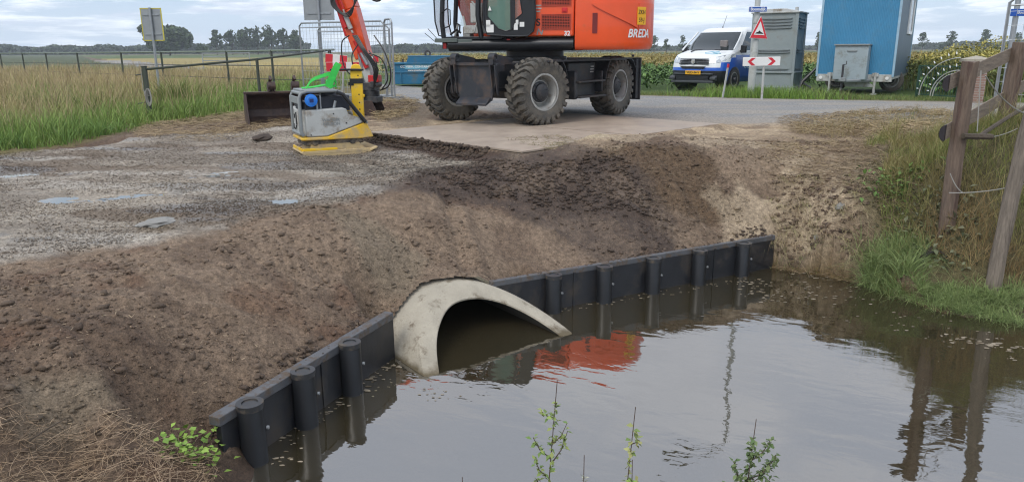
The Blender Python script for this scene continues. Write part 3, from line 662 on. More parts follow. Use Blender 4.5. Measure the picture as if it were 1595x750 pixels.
cb = N.new('ShaderNodeCombineXYZ'); L.new(mth('DIVIDE', sp.outputs[0], den), cb.inputs[0]); L.new(mth('DIVIDE', sp.outputs[1], den), cb.inputs[1])
def nz(s, d, r, off):
    mp = N.new('ShaderNodeMapping'); mp.inputs['Location'].default_value = off; L.new(cb.outputs[0], mp.inputs[0])
    n = N.new('ShaderNodeTexNoise'); n.inputs['Scale'].default_value = s; n.inputs['Detail'].default_value = d; n.inputs['Roughness'].default_value = r; L.new(mp.outputs[0], n.inputs[0]); return n.outputs[0]
def ss(o, a, b, c=0., d=1.):
    n = N.new('ShaderNodeMapRange'); n.interpolation_type = 'SMOOTHSTEP'; n.inputs[1].default_value = a; n.inputs[2].default_value = b; n.inputs[3].default_value = c; n.inputs[4].default_value = d; L.new(o, n.inputs[0]); return n.outputs[0]
def mixc(f, a, b):
    n = N.new('ShaderNodeMix'); n.data_type = 'RGBA'
    if isinstance(f, float): n.inputs[0].default_value = f
    else: L.new(f, n.inputs[0])
    for i, q in ((6, a), (7, b)):
        if isinstance(q, tuple): n.inputs[i].default_value = (*q, 1)
        else: L.new(q, n.inputs[i])
    return n.outputs[2]
K = 10.0     # cloud radiance is given relative to the sky's own units (strength 0.1)
shade = nz(.55, 8, .6, (3, 1, 0)); shade2 = nz(1.7, 8, .62, (7, 4, 2))
cl = mixc(ss(shade, .40, .58), (.46 * K, .53 * K, .67 * K), (.96 * K, 1.0 * K, 1.05 * K))
cl = mixc(ss(shade2, .5, .72, 0, .75), cl, (1.05 * K, 1.07 * K, 1.1 * K))
cl = mixc(ss(shade2, .48, .30, 0, .55), cl, (.40 * K, .45 * K, .56 * K))
blue = mixc(.55, sky.outputs[0], (.44 * K, .64 * K, .95 * K))
cov = ss(nz(.8, 8, .6, (1, 9, 5)), .45, .57)
skyc = mixc(cov, blue, cl)
hz_ = ss(zc, .10, .0)
skyc = mixc(mth('MULTIPLY', hz_, .6), skyc, (.72 * K, .83 * K, .95 * K))
skyc = mixc(ss(zc, .2, .38, 0, .72), skyc, (.86 * K, .90 * K, 1.0 * K))
L.new(skyc, bg.inputs[0]); bg.inputs[1].default_value = .1
sl = bpy.data.lights.new('sun', 'SUN'); sl.energy = 1.15; sl.angle = R(24); sl.color = (1, .96, .9)
so = bpy.data.objects.new('sun', sl); COL.objects.link(so)
az = R(SUN_AZ); d = Vector((math.sin(az) * math.cos(R(SUN_EL)), math.cos(az) * math.cos(R(SUN_EL)), math.sin(R(SUN_EL))))
so.rotation_euler = d.to_track_quat('Z', 'Y').to_euler(); so.location = d * 60
sc.view_settings.view_transform = 'Standard'; sc.view_settings.look = 'None'; sc.view_settings.exposure = .40; sc.view_settings.gamma = 1
sc.render.engine = 'CYCLES'; sc.cycles.use_denoising = True
sc.cycles.filter_width = 1.15; sc.cycles.max_bounces = 8; sc.cycles.transparent_max_bounces = 24
# ================================================================= wheels
def wheel_parts(parent, mtx, Rr, Wd, Rim, lugs=0, hub=.16, name='wheel', tm=None, disc_in=.12, inner_side=False):
    w2 = Wd / 2
    rim = MB()
    rim.lathe([(Rim - .015, -w2 * .86), (Rim + .02, -w2 * .86), (Rim + .02, -w2 * .8), (Rim - .035, -w2 * .7), (Rim - .05, 0), (Rim - .035, w2 * .55), (Rim - .02, w2 * .72), (Rim - .012, w2 * .8), (Rim + .022, w2 * .84), (Rim + .022, w2 * .9), (Rim - .01, w2 * .9)], 40)
    dz = w2 * .9 - disc_in
    rim.lathe([(Rim - .04, dz - .05), (Rim - .09, dz - .02), (hub + .05, dz), (hub, dz), (hub, dz - .05)], 40)
    r = rim.build(name, M['rim'], parent, smooth=40); r.matrix_local = mtx
    h = MB(); h.lathe([(hub + .03, dz + .004), (hub + .03, dz + .02), (hub, dz + .035), (hub * .95, dz + .075), (hub * .7, dz + .10), (.03, dz + .105), (0, dz + .105)], 28)
    for i in range(8):
        a = i * math.pi / 4; h.cyl(((hub + .012) * math.cos(a), dz + .01, (hub + .012) * math.sin(a)), ((hub + .012) * math.cos(a), dz + .045, (hub + .012) * math.sin(a)), .012, n=6)
    for i in range(6):
        a = i * math.pi / 3 + .3; h.cyl((hub * .55 * math.cos(a), dz + .09, hub * .55 * math.sin(a)), (hub * .55 * math.cos(a), dz + .112, hub * .55 * math.sin(a)), .014, n=6)
    if inner_side:   # the axle end with its steering knuckle
        h.lathe([(.0, -w2 * 1.25), (.10, -w2 * 1.25), (.12, -w2 * .8), (.17, -w2 * .7), (.18, -w2 * .3), (.12, -.02)], 18)
        h.lathe([(.19, -w2 * .62), (.23, -w2 * .6), (.23, -w2 * .5), (.19, -w2 * .48)], 12)
        h.box((.1, -w2 * 1.1, .12), (.16, .14, .10)); h.box((.12, -w2 * 1.05, -.13), (.1, .2, .08)); h.cyl((-.1, -w2 * 1.2, .05), (.2, -w2 * .9, .16), .025, n=8)
    h.build('hub', M['dark'], r, smooth=40)
    t = MB(); s = .905 if lugs else 1
    t.lathe([(Rim + .012, -w2 * .78), (Rim + .03, -w2 * .9), (Rim + (Rr - Rim) * .45, -w2 * 1.0), (Rr * s - .05, -w2 * .97), (Rr * s - .005, -w2 * .8), (Rr * s, -w2 * .4), (Rr * s + .004, 0), (Rr * s, w2 * .4), (Rr * s - .005, w2 * .8), (Rr * s - .05, w2 * .97), (Rim + (Rr - Rim) * .45, w2 * 1.0), (Rim + .03, w2 * .9), (Rim + .012, w2 * .78)], 56)
    if lugs:
        st = 2 * math.pi / lugs
        for sgn in (-1, 1):
            for i in range(lugs):
                a0 = st * (i + (.5 if sgn > 0 else 0))
                lw = st * (.27 if i % 2 else .24)
                # stations: (lateral, outer radius, inner radius, angle offset, half width)
                S = [(.015, Rr - .006, Rr * s - .01, -.42 * st, lw), (.38 * w2, Rr, Rr * s - .01, -.30 * st, lw * .9), (.70 * w2, Rr - .004, Rr * s - .012, .10 * st, lw * .95), (.93 * w2, Rr - .022, Rr * s - .03, .12 * st, lw), (1.045 * w2, Rr - .062, Rr * s - .07, .12 * st, lw * .9), (1.03 * w2, Rr - .135, Rr * s - .10, .12 * st, lw * .6)]
                vs = []
                for (la, ro, ri, ao, hw) in S:
                    for (rr_, aa) in ((ro, a0 + ao - hw), (ro, a0 + ao + hw), (ri, a0 + ao + hw * 1.15), (ri, a0 + ao - hw * 1.15)):
                        vs.append((rr_ * math.cos(aa), sgn * la, rr_ * math.sin(aa)))
                fs = [(0, 1, 2, 3), (20, 23, 22, 21)]
                for q in range(5):
                    for e in range(4): fs.append((q * 4 + e, q * 4 + (e + 1) % 4, q * 4 + 4 + (e + 1) % 4, q * 4 + 4 + e))
                t.add(vs, fs)
    t.build('tyre', tm or M['tyre'], r, smooth=32)
    return r
# ================================================================= excavator
def excavator():
    GX, GY = .47, 14.87
    pu = math.atan2(-.81, -.59); ph = math.atan2(.174, -.985)
    root = empty('wheeled_excavator', (GX, GY, 0), pu, 'orange wheeled excavator with open black cab door parked on the steel plates', 'excavator')
    T = Matrix.Translation; RZ = lambda a: Matrix.Rotation(R(a), 4, 'Z')
    # wheels
    for (x, y, flip, st) in [(1.35, .97, 0, -16), (1.35, -.97, 1, -16), (-1.35, .97, 0, 0), (-1.35, -.97, 1, 0)]:
        m = T((x, y, .585)) @ RZ(st) @ (RZ(180) if flip else Matrix()) @ Matrix.Rotation(R(17 * (x + y) + 9), 4, 'Y')
        wheel_parts(root, m, .59, .45, .30, 25, .15, disc_in=.14, inner_side=True)
    ud = MB()
    ud.box((0, 0, .86), (3.5, .86, .42)); ud.box((0, 0, .62), (2.2, .7, .2))
    ud.box((0, 0, 1.07), (2.2, 1.5, .06))
    ud.box((1.35, 0, .585), (.26, 1.5, .26)); ud.box((-1.35, 0, .585), (.26, 1.5, .26))
    ud.cyl((1.35, -.8, .585), (1.35, .8, .585), .09); ud.cyl((-1.35, -.8, .585), (-1.35, .8, .585), .09)
    ud.cyl((1.12, -.6, .62), (1.12, .6, .62), .04, n=10)
    ud.build('chassis', M['dark'], root, bevel=.015)
    for sgn in (-1, 1):
        f = MB()
        # mudguard arches over the wheels with the flat deck edge
        for xc, aa, bb in ((1.35, 100, 185), (-1.35, 12, 150)):
            rr_ = .68; ps = [(xc + rr_ * math.cos(R(a)), .585 + min(rr_ * math.sin(R(a)), .52)) for a in np.linspace(aa, bb, 12)]
            po = ps + [(p[0], p[1] + .03) for p in ps[::-1]]
            y0, y1 = (.74, 1.2) if sgn > 0 else (-1.2, -.74)
            f.prism([(a, b) for a, b in po], y0, y1, 'y')
        f.box((-.05, sgn * .99, 1.105), (2.9, .46, .03))
        f.build('mudguard', M['dark'], root, bevel=.008)
        s = MB(); s.box((-.13, sgn * .80, .78), (1.02, .40, .56)); s.box((.36, sgn * 1.0, .66), (.09, .34, .52)); s.box((-.62, sgn * 1.02, .70), (.05, .30, .40))
        s.build('storage_box', M['dark'], root, bevel=.02)
        st_ = MB(); st_.box((-.12, sgn * 1.14, .44), (.98, .26, .035)); st_.box((-.12, sgn * 1.13, .72), (.98, .22, .035)); st_.box((-.12, sgn * 1.00, .55), (.98, .03, .25))
        st_.build('step', M['dark'], root, bevel=.006)
    # decal scribble on the near storage box
    dc = MB()
    for i, z in enumerate((.88, .93, .98)): dc.box((-.48 - .01 * i, 1.003, z), (.13, .004, .022))
    dc.build('decal', M['lgrey'], root)
    sb = MB(); k = T((1.98, .10, 0))
    sb.prism([(-.51, 1.04), (.51, 1.04), (.50, .92), (.36, .44), (-.34, .44), (-.50, .92)], 0, .03, 'x', k)
    sb.box((.03, 0, 1.06), (.10, 1.06, .05), k); sb.box((-.1, 0, 1.0), (.2, .96, .12), k)
    sb.prism([(.0, .44), (.16, .36), (.16, .40), (.03, .50)], -.34, .34, 'y', k)
    for y in (-.50, .50, -.40, .40):
        sb.prism([(.02, 1.05), (.13, 1.05), (.05, .55), (.02, .55)], y - .012, y + .012, 'y', k)
    for y in (-.42, .42):
        sb.prism([(-.45, 1.05), (-.45, 1.16), (-.05, 1.22), (.12, 1.16), (.12, 1.05)], y - .05, y + .05, 'y', k)
        sb.lathe([(.035, -.065), (.075, -.065), (.075, .065), (.035, .065)], 16, k @ T((.05, y, 1.17)), closed=True)
    sb.box((-.3, 0, .74), (.5, .60, .30), k)
    b = sb.build('dozer_blade', mat('worn_blade', (.035, .038, .045), .4, .2, var=.3, dirt=(.11, .075, .055), dscale=3.2, dlo=.50, dhi=.68), root, bevel=.006)
    rb = MB(); rb.box((-2.10, 0, .70), (.04, 2.5, .86)); rb.box((-2.04, 1.2, .70), (.14, .02, .80)); rb.box((-2.04, -1.2, .70), (.14, .02, .80)); rb.box((-1.92, 0, .72), (.36, .8, .42)); rb.cyl((-2.0, 1.1, 1.14), (-2.0, 1.1, 1.19), .03, n=8)
    rb.build('rear_blade', M['dark'], root, bevel=.008)
    ring = MB(); ring.lathe([(.0, 1.08), (.62, 1.08), (.62, 1.17), (.56, 1.18), (.56, 1.30), (0, 1.30)], 48, Matrix.Rotation(R(90), 4, 'X') @ Matrix.Scale(-1, 4, (0, 1, 0)) if False else Matrix(((1, 0, 0, 0), (0, 0, 1, 0), (0, 1, 0, 0), (0, 0, 0, 1))))
    ring.build('slewing_ring', M['black'], root)
    # -------- house (local X forward, Y to the operator's left = towards the ditch)
    H = Matrix.Rotation(ph - pu, 4, 'Z')
    fl = MB(H)
    def rounded(xf, xr, y0, y1, r_, n=6):
        pts = []
        for cx, cy, a0 in ((xf - r_[0], y1 - r_[0], 0), (xr + r_[1], y1 - r_[1], 90), (xr + r_[2], y0 + r_[2], 180), (xf - r_[3], y0 + r_[3], 270)):
            rr_ = [r_[0], r_[1], r_[2], r_[3]][[0, 90, 180, 270].index(a0)]
            for i in range(n + 1):
                a = R(a0 + 90 * i / n); pts.append((cx + rr_ * math.cos(a), cy + rr_ * math.sin(a)))
        return pts
    fl.box((.35, 0, 1.40), (2.4, 2.3, .16)); fl.box((.55, 0, 1.32), (1.8, 1.6, .08))
    # rounded skirt tank
    sk = [(1.25 + .0 + .13 * math.cos(R(a)) - .13, 1.395 + .115 * math.sin(R(a))) for a in np.linspace(90, -90, 10)] + [(.9, 1.28), (.9, 1.51)]
    fl.prism(sk, -.86, 1.42, 'x')
    sk2 = [(-y, z) for y, z in sk]; fl.prism(sk2, -.86, 1.42, 'x')
    fl.build('platform', M['black'], root, smooth=50)
    lp = MB(H); lp.box((1.45, 1.10, 1.47), (.42, .34, .07)); lp.box((1.12, 1.19, 1.46), (.3, .1, .06)); lp.build('front_step', mat('step_grey', (.09, .11, .10), .5), root, bevel=.008)
    rl = MB(H); rl.box((1.50, 1.12, 1.375), (.06, .10, .10)); rl.box((.30, 1.256, 1.475), (.06, .008, .022)); rl.build('reflector', M['red'], root, bevel=.004)
    # orange side casing with vents
    sd = MB(H); sd.box((-.25, 1.10, 1.94), (1.24, .26, .83)); sd.box((-.25, -.62, 1.98), (1.24, 1.22, .90)); sd.box((-.25, .30, 2.02), (1.24, 1.5, .98)); sd.box((.7, -.78, 1.9), (1.4, .9, .75))
    sd.box((-.12, .6, 2.40), (1.5, 1.2, .25))
    cs = sd.build('engine_casing', M['orange'], root, bevel=.03)
    def vent(z0, z1, x0=-.80, x1=-.305):
        v = MB(H); v.box(((x0 + x1) / 2, 1.226, (z0 + z1) / 2), (x1 - x0, .012, z1 - z0)); vb = v.build('vent', M['ink'], root)
        g = MB(H)
        n = int((z1 - z0) / .024)
        for i in range(n): g.box(((x0 + x1) / 2, 1.238, z0 + (i + .5) * (z1 - z0) / n), (x1 - x0, .012, .009))
        for i in range(17): g.box((x0 + (i + .5) * (x1 - x0) / 17, 1.236, (z0 + z1) / 2), (.007, .010, z1 - z0))
        for xx, zz, dx, dz in (((x0 + x1) / 2, z1 + .006, x1 - x0 + .03, .014), ((x0 + x1) / 2, z0 - .006, x1 - x0 + .03, .014), (x0 - .007, (z0 + z1) / 2, .014, z1 - z0), (x1 + .007, (z0 + z1) / 2, .014, z1 - z0)): g.box((xx, 1.237, zz), (dx, .022, dz))
        g.build('grille', mat('vent_orange', (.42, .05, .02), .55, var=.2), vb)
    vent(1.655, 1.89); vent(2.05, 2.29)
    la = MB(H); la.box((-.70, 1.234, 1.965), (.10, .02, .085)); la.box((-.70, 1.247, 1.965), (.05, .02, .04)); la.build('latch', M['red'], root, bevel=.005)
    # counterweight with rounded corners and a recessed swoosh
    cw = MB(H); prof = [(1.29, .90), (1.30, .94), (1.35, .985), (1.42, 1.0), (1.75, 1.0), (2.0, 1.0), (2.2, .995), (2.36, .97), (2.42, .90)]
    base = rounded(-.885, -2.25, -1.25, 1.25, (.02, .85, .85, .02), 12)
    cx, cy = -1.5, 0; vs = []; fs = []; n = len(base)
    for z, s_ in prof:
        for (bx, by) in base:
            xx = cx + (bx - cx) * s_ if bx < -1.0 else bx; vs.append((xx, by * (1 - (1 - s_) * .6), z))
    for i in range(len(prof) - 1):
        for j in range(n): fs.append((i * n + j, i * n + (j + 1) % n, (i + 1) * n + (j + 1) % n, (i + 1) * n + j))
    fs += [list(range(n))[::-1], [(len(prof) - 1) * n + j for j in range(n)]]
    cw.add(vs, fs)
    cwo = cw.build('counterweight', M['orange'], root, smooth=40)
    # pocket, swoosh crease and plate holder on the rounded corner
    def cpt(t, out=0.):   # point on the casing outline, t in px-like 0..1 from panel split to rear middle; returns (x,y,nx,ny)
        L1 = 2.25 - .85 - .885; L2 = .85 * math.pi / 2; L3 = 1.25 - .85; s_ = t * (L1 + L2 + L3)
        if s_ < L1: return (-.885 - s_, 1.25 + out, 0, 1)
        if s_ < L1 + L2:
            a = (s_ - L1) / .85; return (-1.4 - (.85 + out) * math.sin(a), .40 + (.85 + out) * math.cos(a), -math.sin(a), math.cos(a))
        return (-2.25 - out, .40 - (s_ - L1 - L2), -1, 0)
    po = MB(H); po.box((-1.235, 1.249, 1.74), (.085, .03, .34)); po.build('pocket', mat('pocket_red', (.16, .012, .01), .5), root)
    def band(name, pts_lo, pts_hi, m, out0=.004, out1=.03):
        b_ = MB(H); vs = []; fs = []
        k_ = len(pts_lo)
        for (t, z) in pts_lo:
            p = cpt(t, out0); q = cpt(t, out1); vs += [(p[0], p[1], z), (q[0], q[1], z)]
        for (t, z) in pts_hi:
            p = cpt(t, out0); q = cpt(t, out1); vs += [(p[0], p[1], z), (q[0], q[1], z)]
        for i in range(k_ - 1):
            a = 2 * i; b2 = 2 * (i + 1); c_ = 2 * k_ + 2 * i; d_ = c_ + 2
            fs += [(a + 1, b2 + 1, d_ + 1, c_ + 1), (a, c_, d_, b2), (a, b2, b2 + 1, a + 1), (c_, c_ + 1, d_ + 1, d_)]
        fs += [(0, 1, 2 * k_ + 1, 2 * k_), (2 * k_ - 2, 4 * k_ - 2, 4 * k_ - 1, 2 * k_ - 1)]
        b_.add(vs, fs); return b_.build(name, m, root, smooth=30)
    ts = np.linspace(.13, .50, 16)
    band('casing_ridge', [(t, 2.055 - .40 * ((t - .13) / .37) ** .9) for t in ts], [(t, 2.075) for t in ts], M['orange'], .001, .030)
    ts = np.linspace(.505, .70, 10)
    band('casing_ridge', [(t, 1.655 + .36 * ((t - .505) / .195)) for t in ts], [(t, 2.075) for t in ts], M['orange'], .001, .030)
    def cfr(t, z, out):
        p = cpt(t, out); nrm = Vector((p[2], p[3], 0)); xd = nrm.cross(Vector((0, 0, 1))) * -1
        return H @ frame((p[0], p[1], z), xd)
    npl = MB(cfr(.53, 1.86, .036)); npl.box((0, 0, 0), (.205, .30, .008)); pl = npl.build('number_plate', M['plate'], root, bevel=.003)
    text('ZKH', .105, cfr(.53, 1.92, .0415), M['ink'], pl, sx=.8); text('59-J', .105, cfr(.53, 1.79, .0415), M['ink'], pl, sx=.8)
    for q, (ch, sz) in enumerate([('BREDA', .20)]):
        for i, c_ in enumerate('BREDA'):
            text(c_, sz, cfr(.435 + i * .045, 1.56, .008), M['white'], root, shear=.25, bold=.004, sx=.85)
    text('32', .11, H @ frame((-.75, 1.234, 1.57), (-1, 0, 0)), M['white'], root, bold=.003)
    text('S', .17, H @ frame((-.235, 1.234, 1.76), (-1, 0, 0)), M['ink'], root, bold=.004)
    text('N', .15, H @ frame((-.255, 1.234, 1.60), (-1, 0, 0)), M['grey'], root, shear=.25, bold=.004)
    for i, wd in enumerate((.12, .11, .07)):
        mb_ = MB(H); mb_.box((-.235, 1.2335, 2.05 - i * .05), (wd, .004, .022)); mb_.build('decal', M['lgrey'], root)
    # cab
    cb_ = MB(H)
    def pillar(pts, r=.035): cb_.tube(pts, r, 8)
    for y in (1.21, .22):
        pillar([(1.50, y, 1.50), (1.53, y, 1.8), (1.50, y, 2.3), (1.38, y, 2.88)], .045)
        pillar([(.42, y, 1.5), (.42, y, 2.88)], .05)
        pillar([(1.38, y, 2.88), (.42, y, 2.9)], .05)
    pillar([(.80, 1.21, 1.5), (.86, 1.21, 1.9), (.83, 1.21, 2.88)], .05)
    cb_.box((.9, .71, 2.92), (1.05, 1.05, .09)); cb_.box((.98, .71, 1.51), (1.12, 1.05, .05)); cb_.box((.42, .71, 1.75), (.06, 1.0, .5))
    cb_.box((.58, .26, 1.8), (.5, .06, .6))
    cb_.build('cab_frame', M['black'], root, bevel=.008)
    wf = MB(H); wf.tube([(1.52, 1.2, 1.54), (1.60, 1.2, 1.56), (1.66, 1.2, 1.8), (1.67, 1.2, 2.2), (1.60, 1.2, 2.6), (1.42, 1.2, 2.88)], .014, 6)
    wf.tube([(1.52, .24, 1.54), (1.60, .24, 1.56), (1.66, .24, 1.8), (1.67, .24, 2.2), (1.60, .24, 2.6), (1.42, .24, 2.88)], .014, 6)
    wfo = wf.build('windscreen_frame', M['black'], root)
    ws = MB(H)
    pr = [(1.55, 1.55), (1.62, 1.62), (1.66, 1.85), (1.665, 2.2), (1.60, 2.6), (1.44, 2.86)]
    ws.add([(x, y, z) for x, z in pr for y in (.24, 1.2)], [(2 * i, 2 * i + 1, 2 * i + 3, 2 * i + 2) for i in range(5)])
    ws.build('windscreen', mat('bright_glass', (.55, .62, .66), .1, var=0, alpha=.45), wfo)
    gl = MB(H); gl.box((.95, .22, 2.3), (.95, .006, 1.1)); gl.build('window', M['cglass'], root)
    se = MB(H); se.box((.72, .62, 1.72), (.46, .46, .12)); se.box((.52, .62, 2.02), (.13, .46, .62)); se.box((.52, .62, 2.42), (.10, .28, .20)); se.build('seat', M['seat'], root, bevel=.04)
    co = MB(H); co.box((.95, 1.0, 1.66), (.42, .16, .14)); co.box((.92, 1.0, 1.95), (.22, .14, .34)); co.box((1.18, .62, 1.62), (.14, .3, .2)); co.cyl((1.14, 1.02, 1.72), (1.18, 1.02, 1.9), .018); co.cyl((1.45, .6, 1.55), (1.38, .6, 1.78), .02); co.tube([(1.0, 1.08, 2.15), (.86, 1.13, 2.0), (.90, 1.16, 1.75), (.95, 1.15, 1.6)], .014, 6)
    co.build('control_console', M['lgrey'], root, bevel=.015)
    jy = MB(H); jy.tube([(1.22, 1.05, 1.6), (1.30, 1.05, 1.66), (1.42, 1.05, 1.57)], .02, 6); jy.tube([(1.26, 1.0, 1.60), (1.25, 1.0, 1.74), (1.32, 1.0, 1.78)], .016, 6); jy.build('lever', M['black'], root)
    mi = MB(H); mi.tube([(1.52, 1.26, 1.95), (1.40, 1.30, 2.02), (1.35, 1.30, 1.99), (1.35, 1.30, 1.74), (1.38, 1.30, 1.71), (1.50, 1.27, 1.68)], .012, 6); mi.build('mirror_bracket', M['black'], root)
    an = MB(H); an.tube([(1.62, 1.1, 1.46), (1.80, 1.2, 1.68)], .006, 5); an.tube([(1.70, 1.1, 1.45), (1.86, 1.2, 1.60)], .006, 5); an.build('antenna', M['black'], root)
    # open door folded back against the casing
    def dx(px): k_ = (px - 797) / 1188; return (.25 - k_ * 13.64) / (.985 + .174 * k_)
    def dz_(py): return 1.3 + (77.6 - py) * .01145
    out = [(757, 5), (757, 40), (762, 55), (800, 57.5), (824, 57), (833, 50), (836, 30), (835, 0), (832, -30), (822, -50), (770, -50), (758, -30)]
    inn = [(762, 10), (762, 27), (779, 46), (790, 49.5), (800, 47.5), (806, 32), (816, 24), (813, 4), (808, -22), (800, -38), (775, -38), (763, -22)]
    d_ = MB(H); y0, y1 = 1.30, 1.345; n = len(out)
    vs = [(dx(a), y, dz_(b)) for y in (y0, y1) for (a, b) in out] + [(dx(a), y, dz_(b)) for y in (y0, y1) for (a, b) in inn]
    fs = []
    for i in range(n):
        j = (i + 1) % n
        fs += [(i, j, n + j, n + i), (2 * n + i, 3 * n + i, 3 * n + j, 2 * n + j), (n + i, n + j, 3 * n + j, 3 * n + i), (i, 2 * n + i, 2 * n + j, j)]
    d_.add(vs, fs)
    rim_ = [(dx(a), 1.35, dz_(b)) for a, b in inn]; d_.tube(rim_ + [rim_[0]], .010, 6, False)
    rim2 = [(dx(a), 1.345, dz_(b)) for a, b in out]; d_.tube(rim2 + [rim2[0]], .014, 6, False)
    do = d_.build('cab_door', M['black'], root)
    lg_ = [(762, 10), (762, 27), (779, 46), (790, 49.5), (798, 48), (798, -38), (775, -38), (763, -22)]; rg = [(804, 38), (806, 32), (816, 24), (813, 4), (808, -22), (804, -30)]
    g = MB(H); g.add([(dx(a), 1.325, dz_(b)) for a, b in lg_], [list(range(8))]); g.build('door_glass', M['reflglass'], do)  # this part of the pane carries the painted green reflection
    g = MB(H); g.add([(dx(a), 1.325, dz_(b)) for a, b in rg], [list(range(6))]); g.build('door_glass', M['cglass'], do)
    g = MB(H); g.prism([(dx(797.5), dz_(-38)), (dx(804.5), dz_(-32)), (dx(804.5), dz_(40)), (dx(797.5), dz_(49))], 1.30, 1.34, 'y'); g.build('door_bar', M['black'], do)
    stk = MB(H)
    for (a, b, c_, e) in [(760.5, 33, 767, 43), (760.5, 40, 772, 51.5), (806, 33, 810, 40), (803, 38, 809, 48), (812, 36.5, 819, 43.5)]:
        stk.box(((dx(a) + dx(c_)) / 2, 1.350, (dz_(b) + dz_(e)) / 2), (abs(dx(c_) - dx(a)), .003, abs(dz_(b) - dz_(e))))
    stk.prism([(dx(763.5), dz_(19)), (dx(769), dz_(19)), (dx(766.3), dz_(12))], 1.348, 1.352, 'y'); stk.build('sticker', M['whitesign'], do)
    # boom, stick, tilt coupler
    bo = MB(H)
    def arm(pts, wy, yc, target):
        # pts: (x,z,half thickness)
        up_ = []; lo = []
        for i, (x, z, h) in enumerate(pts):
            a = pts[max(i - 1, 0)]; b = pts[min(i + 1, len(pts) - 1)]; t = Vector((b[0] - a[0], b[1] - a[1])).normalized(); nx, nz_ = -t.y, t.x
            up_.append((x + nx * h, z + nz_ * h)); lo.append((x - nx * h, z - nz_ * h))
        for i in range(len(pts) - 1): target.prism([up_[i], up_[i + 1], lo[i + 1], lo[i]], yc - wy / 2, yc + wy / 2, 'y')
    arm([(.95, 1.95, .16), (1.5, 2.55, .22), (2.2, 3.1, .27), (3.0, 3.42, .24), (3.9, 3.45, .18), (4.5, 3.3, .14)], .38, -.25, bo)
    bo.build('boom', M['orange'], root, bevel=.02)
    sk_ = MB(H)
    arm([(4.66, 3.72, .14), (4.44, 3.35, .20), (4.15, 2.85, .21), (3.86, 2.1, .19), (3.60, 1.15, .15)], .30, -.25, sk_)
    sk_.build('stick', M['orange'], root, bevel=.02)
    sg = MB(H); arm([(3.62, 1.28, .10), (3.46, .62, .085)], .20, -.20, sg); sg.build('stick_link', M['lgrey'], root, bevel=.015)
    cyd = MB(H)
    cyd.cyl((4.30, -.25, 2.9), (3.92, -.25, 1.6), .075); cyd.cyl((3.92, -.25, 1.62), (3.62, -.25, .98), .04, n=12)
    cyd.cyl((4.25, -.05, 2.7), (3.88, -.05, 1.75), .05); cyd.cyl((4.0, -.02, 2.4), (3.66, -.02, 1.45), .018, n=8); cyd.cyl((3.72, -.1, 1.5), (3.5, -.1, .95), .05)
    cyd.cyl((1.25, -.65, 1.7), (1.75, -.65, 3.0), .075); cyd.cyl((1.25, .10, 1.7), (1.75, .10, 3.0), .075)
    cyd.build('hydraulic_cylinder', M['red'], root)
    va = MB(H); va.cyl((3.86, .0, 1.99), (3.76, .0, 1.72), .048, n=14); va.cyl((3.75, .0, 1.70), (3.72, .0, 1.64), .022, n=10); va.cyl((3.9, .0, 2.10), (3.87, .0, 2.02), .02, n=8); va.build('filter', M['lgrey'], root, bevel=.006)
    ro = MB(H); ro.cyl((3.66, -.1, 1.22), (3.60, -.1, .92), .026, n=10); ro.cyl((3.58, 0, 1.25), (3.45, 0, 1.02), .03, n=10); ro.build('cylinder_rod', M['steel'], root)
    ho = MB(H)
    def hose(pts, r=.014, n=18):
        pts = [Vector(p) for p in pts]; c_ = []
        ext = [pts[0] * 2 - pts[1]] + pts + [pts[-1] * 2 - pts[-2]]
        for i in range(1, len(ext) - 2):
            for k_ in range(n // (len(pts) - 1) + 2):
                t = k_ / (n // (len(pts) - 1) + 2); p0, p1, p2, p3 = ext[i - 1:i + 3]
                c_.append(.5 * ((2 * p1) + (p2 - p0) * t + (2 * p0 - 5 * p1 + 4 * p2 - p3) * t * t + (3 * p1 - p0 - 3 * p2 + p3) * t ** 3))
        c_.append(pts[-1]); ho.tube(c_, r, 6)
    for i in range(4):
        hose([(4.1 - .02 * i, .0, 2.6), (4.02 + .03 * i, .08, 2.20), (3.80 - .02 * i, .10, 2.02 - .02 * i), (3.55 + .02 * i, .06, 2.35), (3.66, .0, 2.8)], .013)
        hose([(3.72 - .03 * i, .02, 1.60), (3.50 - .03 * i, .10 + .02 * i, 1.30), (3.28 - .03 * i, .12, .95), (3.32, .05, .55)], .013)
    hose([(3.80, .0, 1.6), (3.95, .05, 1.45), (3.92, .08, 1.0), (3.7, .05, .72)], .013); hose([(3.35, -.2, 1.6), (3.12, -.1, 1.3), (2.98, -.05, .9), (3.05, -.1, .6), (3.25, -.1, .5)], .014)
    hose([(3.5, -.2, 1.25), (3.15, -.05, 1.12), (3.05, -.05, .75), (3.2, -.1, .52)], .014); hose([(4.0, -.4, 2.9), (3.3, -.42, 2.35), (3.1, -.42, 2.7), (2.6, -.42, 3.1)], .02); hose([(4.0, -.42, 2.8), (3.35, -.45, 2.28), (3.0, -.45, 2.7), (2.5, -.45, 3.1)], .02)
    hose([(3.6, 0, 1.45), (3.75, .05, 1.2), (3.7, .06, .9), (3.55, 0, .7)], .012); hose([(3.4, .0, 1.3), (3.22, .08, 1.05), (3.3, .08, .8), (3.3, 0, .6)], .012)
    ho.build('hydraulic_hose', M['rubber'], root)
    H2 = H @ Matrix.Translation((.17, 0, 0)); tr = MB(H2); tr.box((3.30, -.2, .58), (.26, .34, .16)); tr.cyl((3.30, -.2, .50), (3.30, -.2, .38), .17, n=20); tr.box((3.32, -.2, .32), (.40, .36, .12)); tr.cyl((3.2, -.42, .62), (3.2, .02, .62), .07); tr.cyl((3.5, -.40, .45), (3.5, 0, .45), .06); tr.cyl((3.6, -.2, .66), (3.42, -.2, .40), .07)
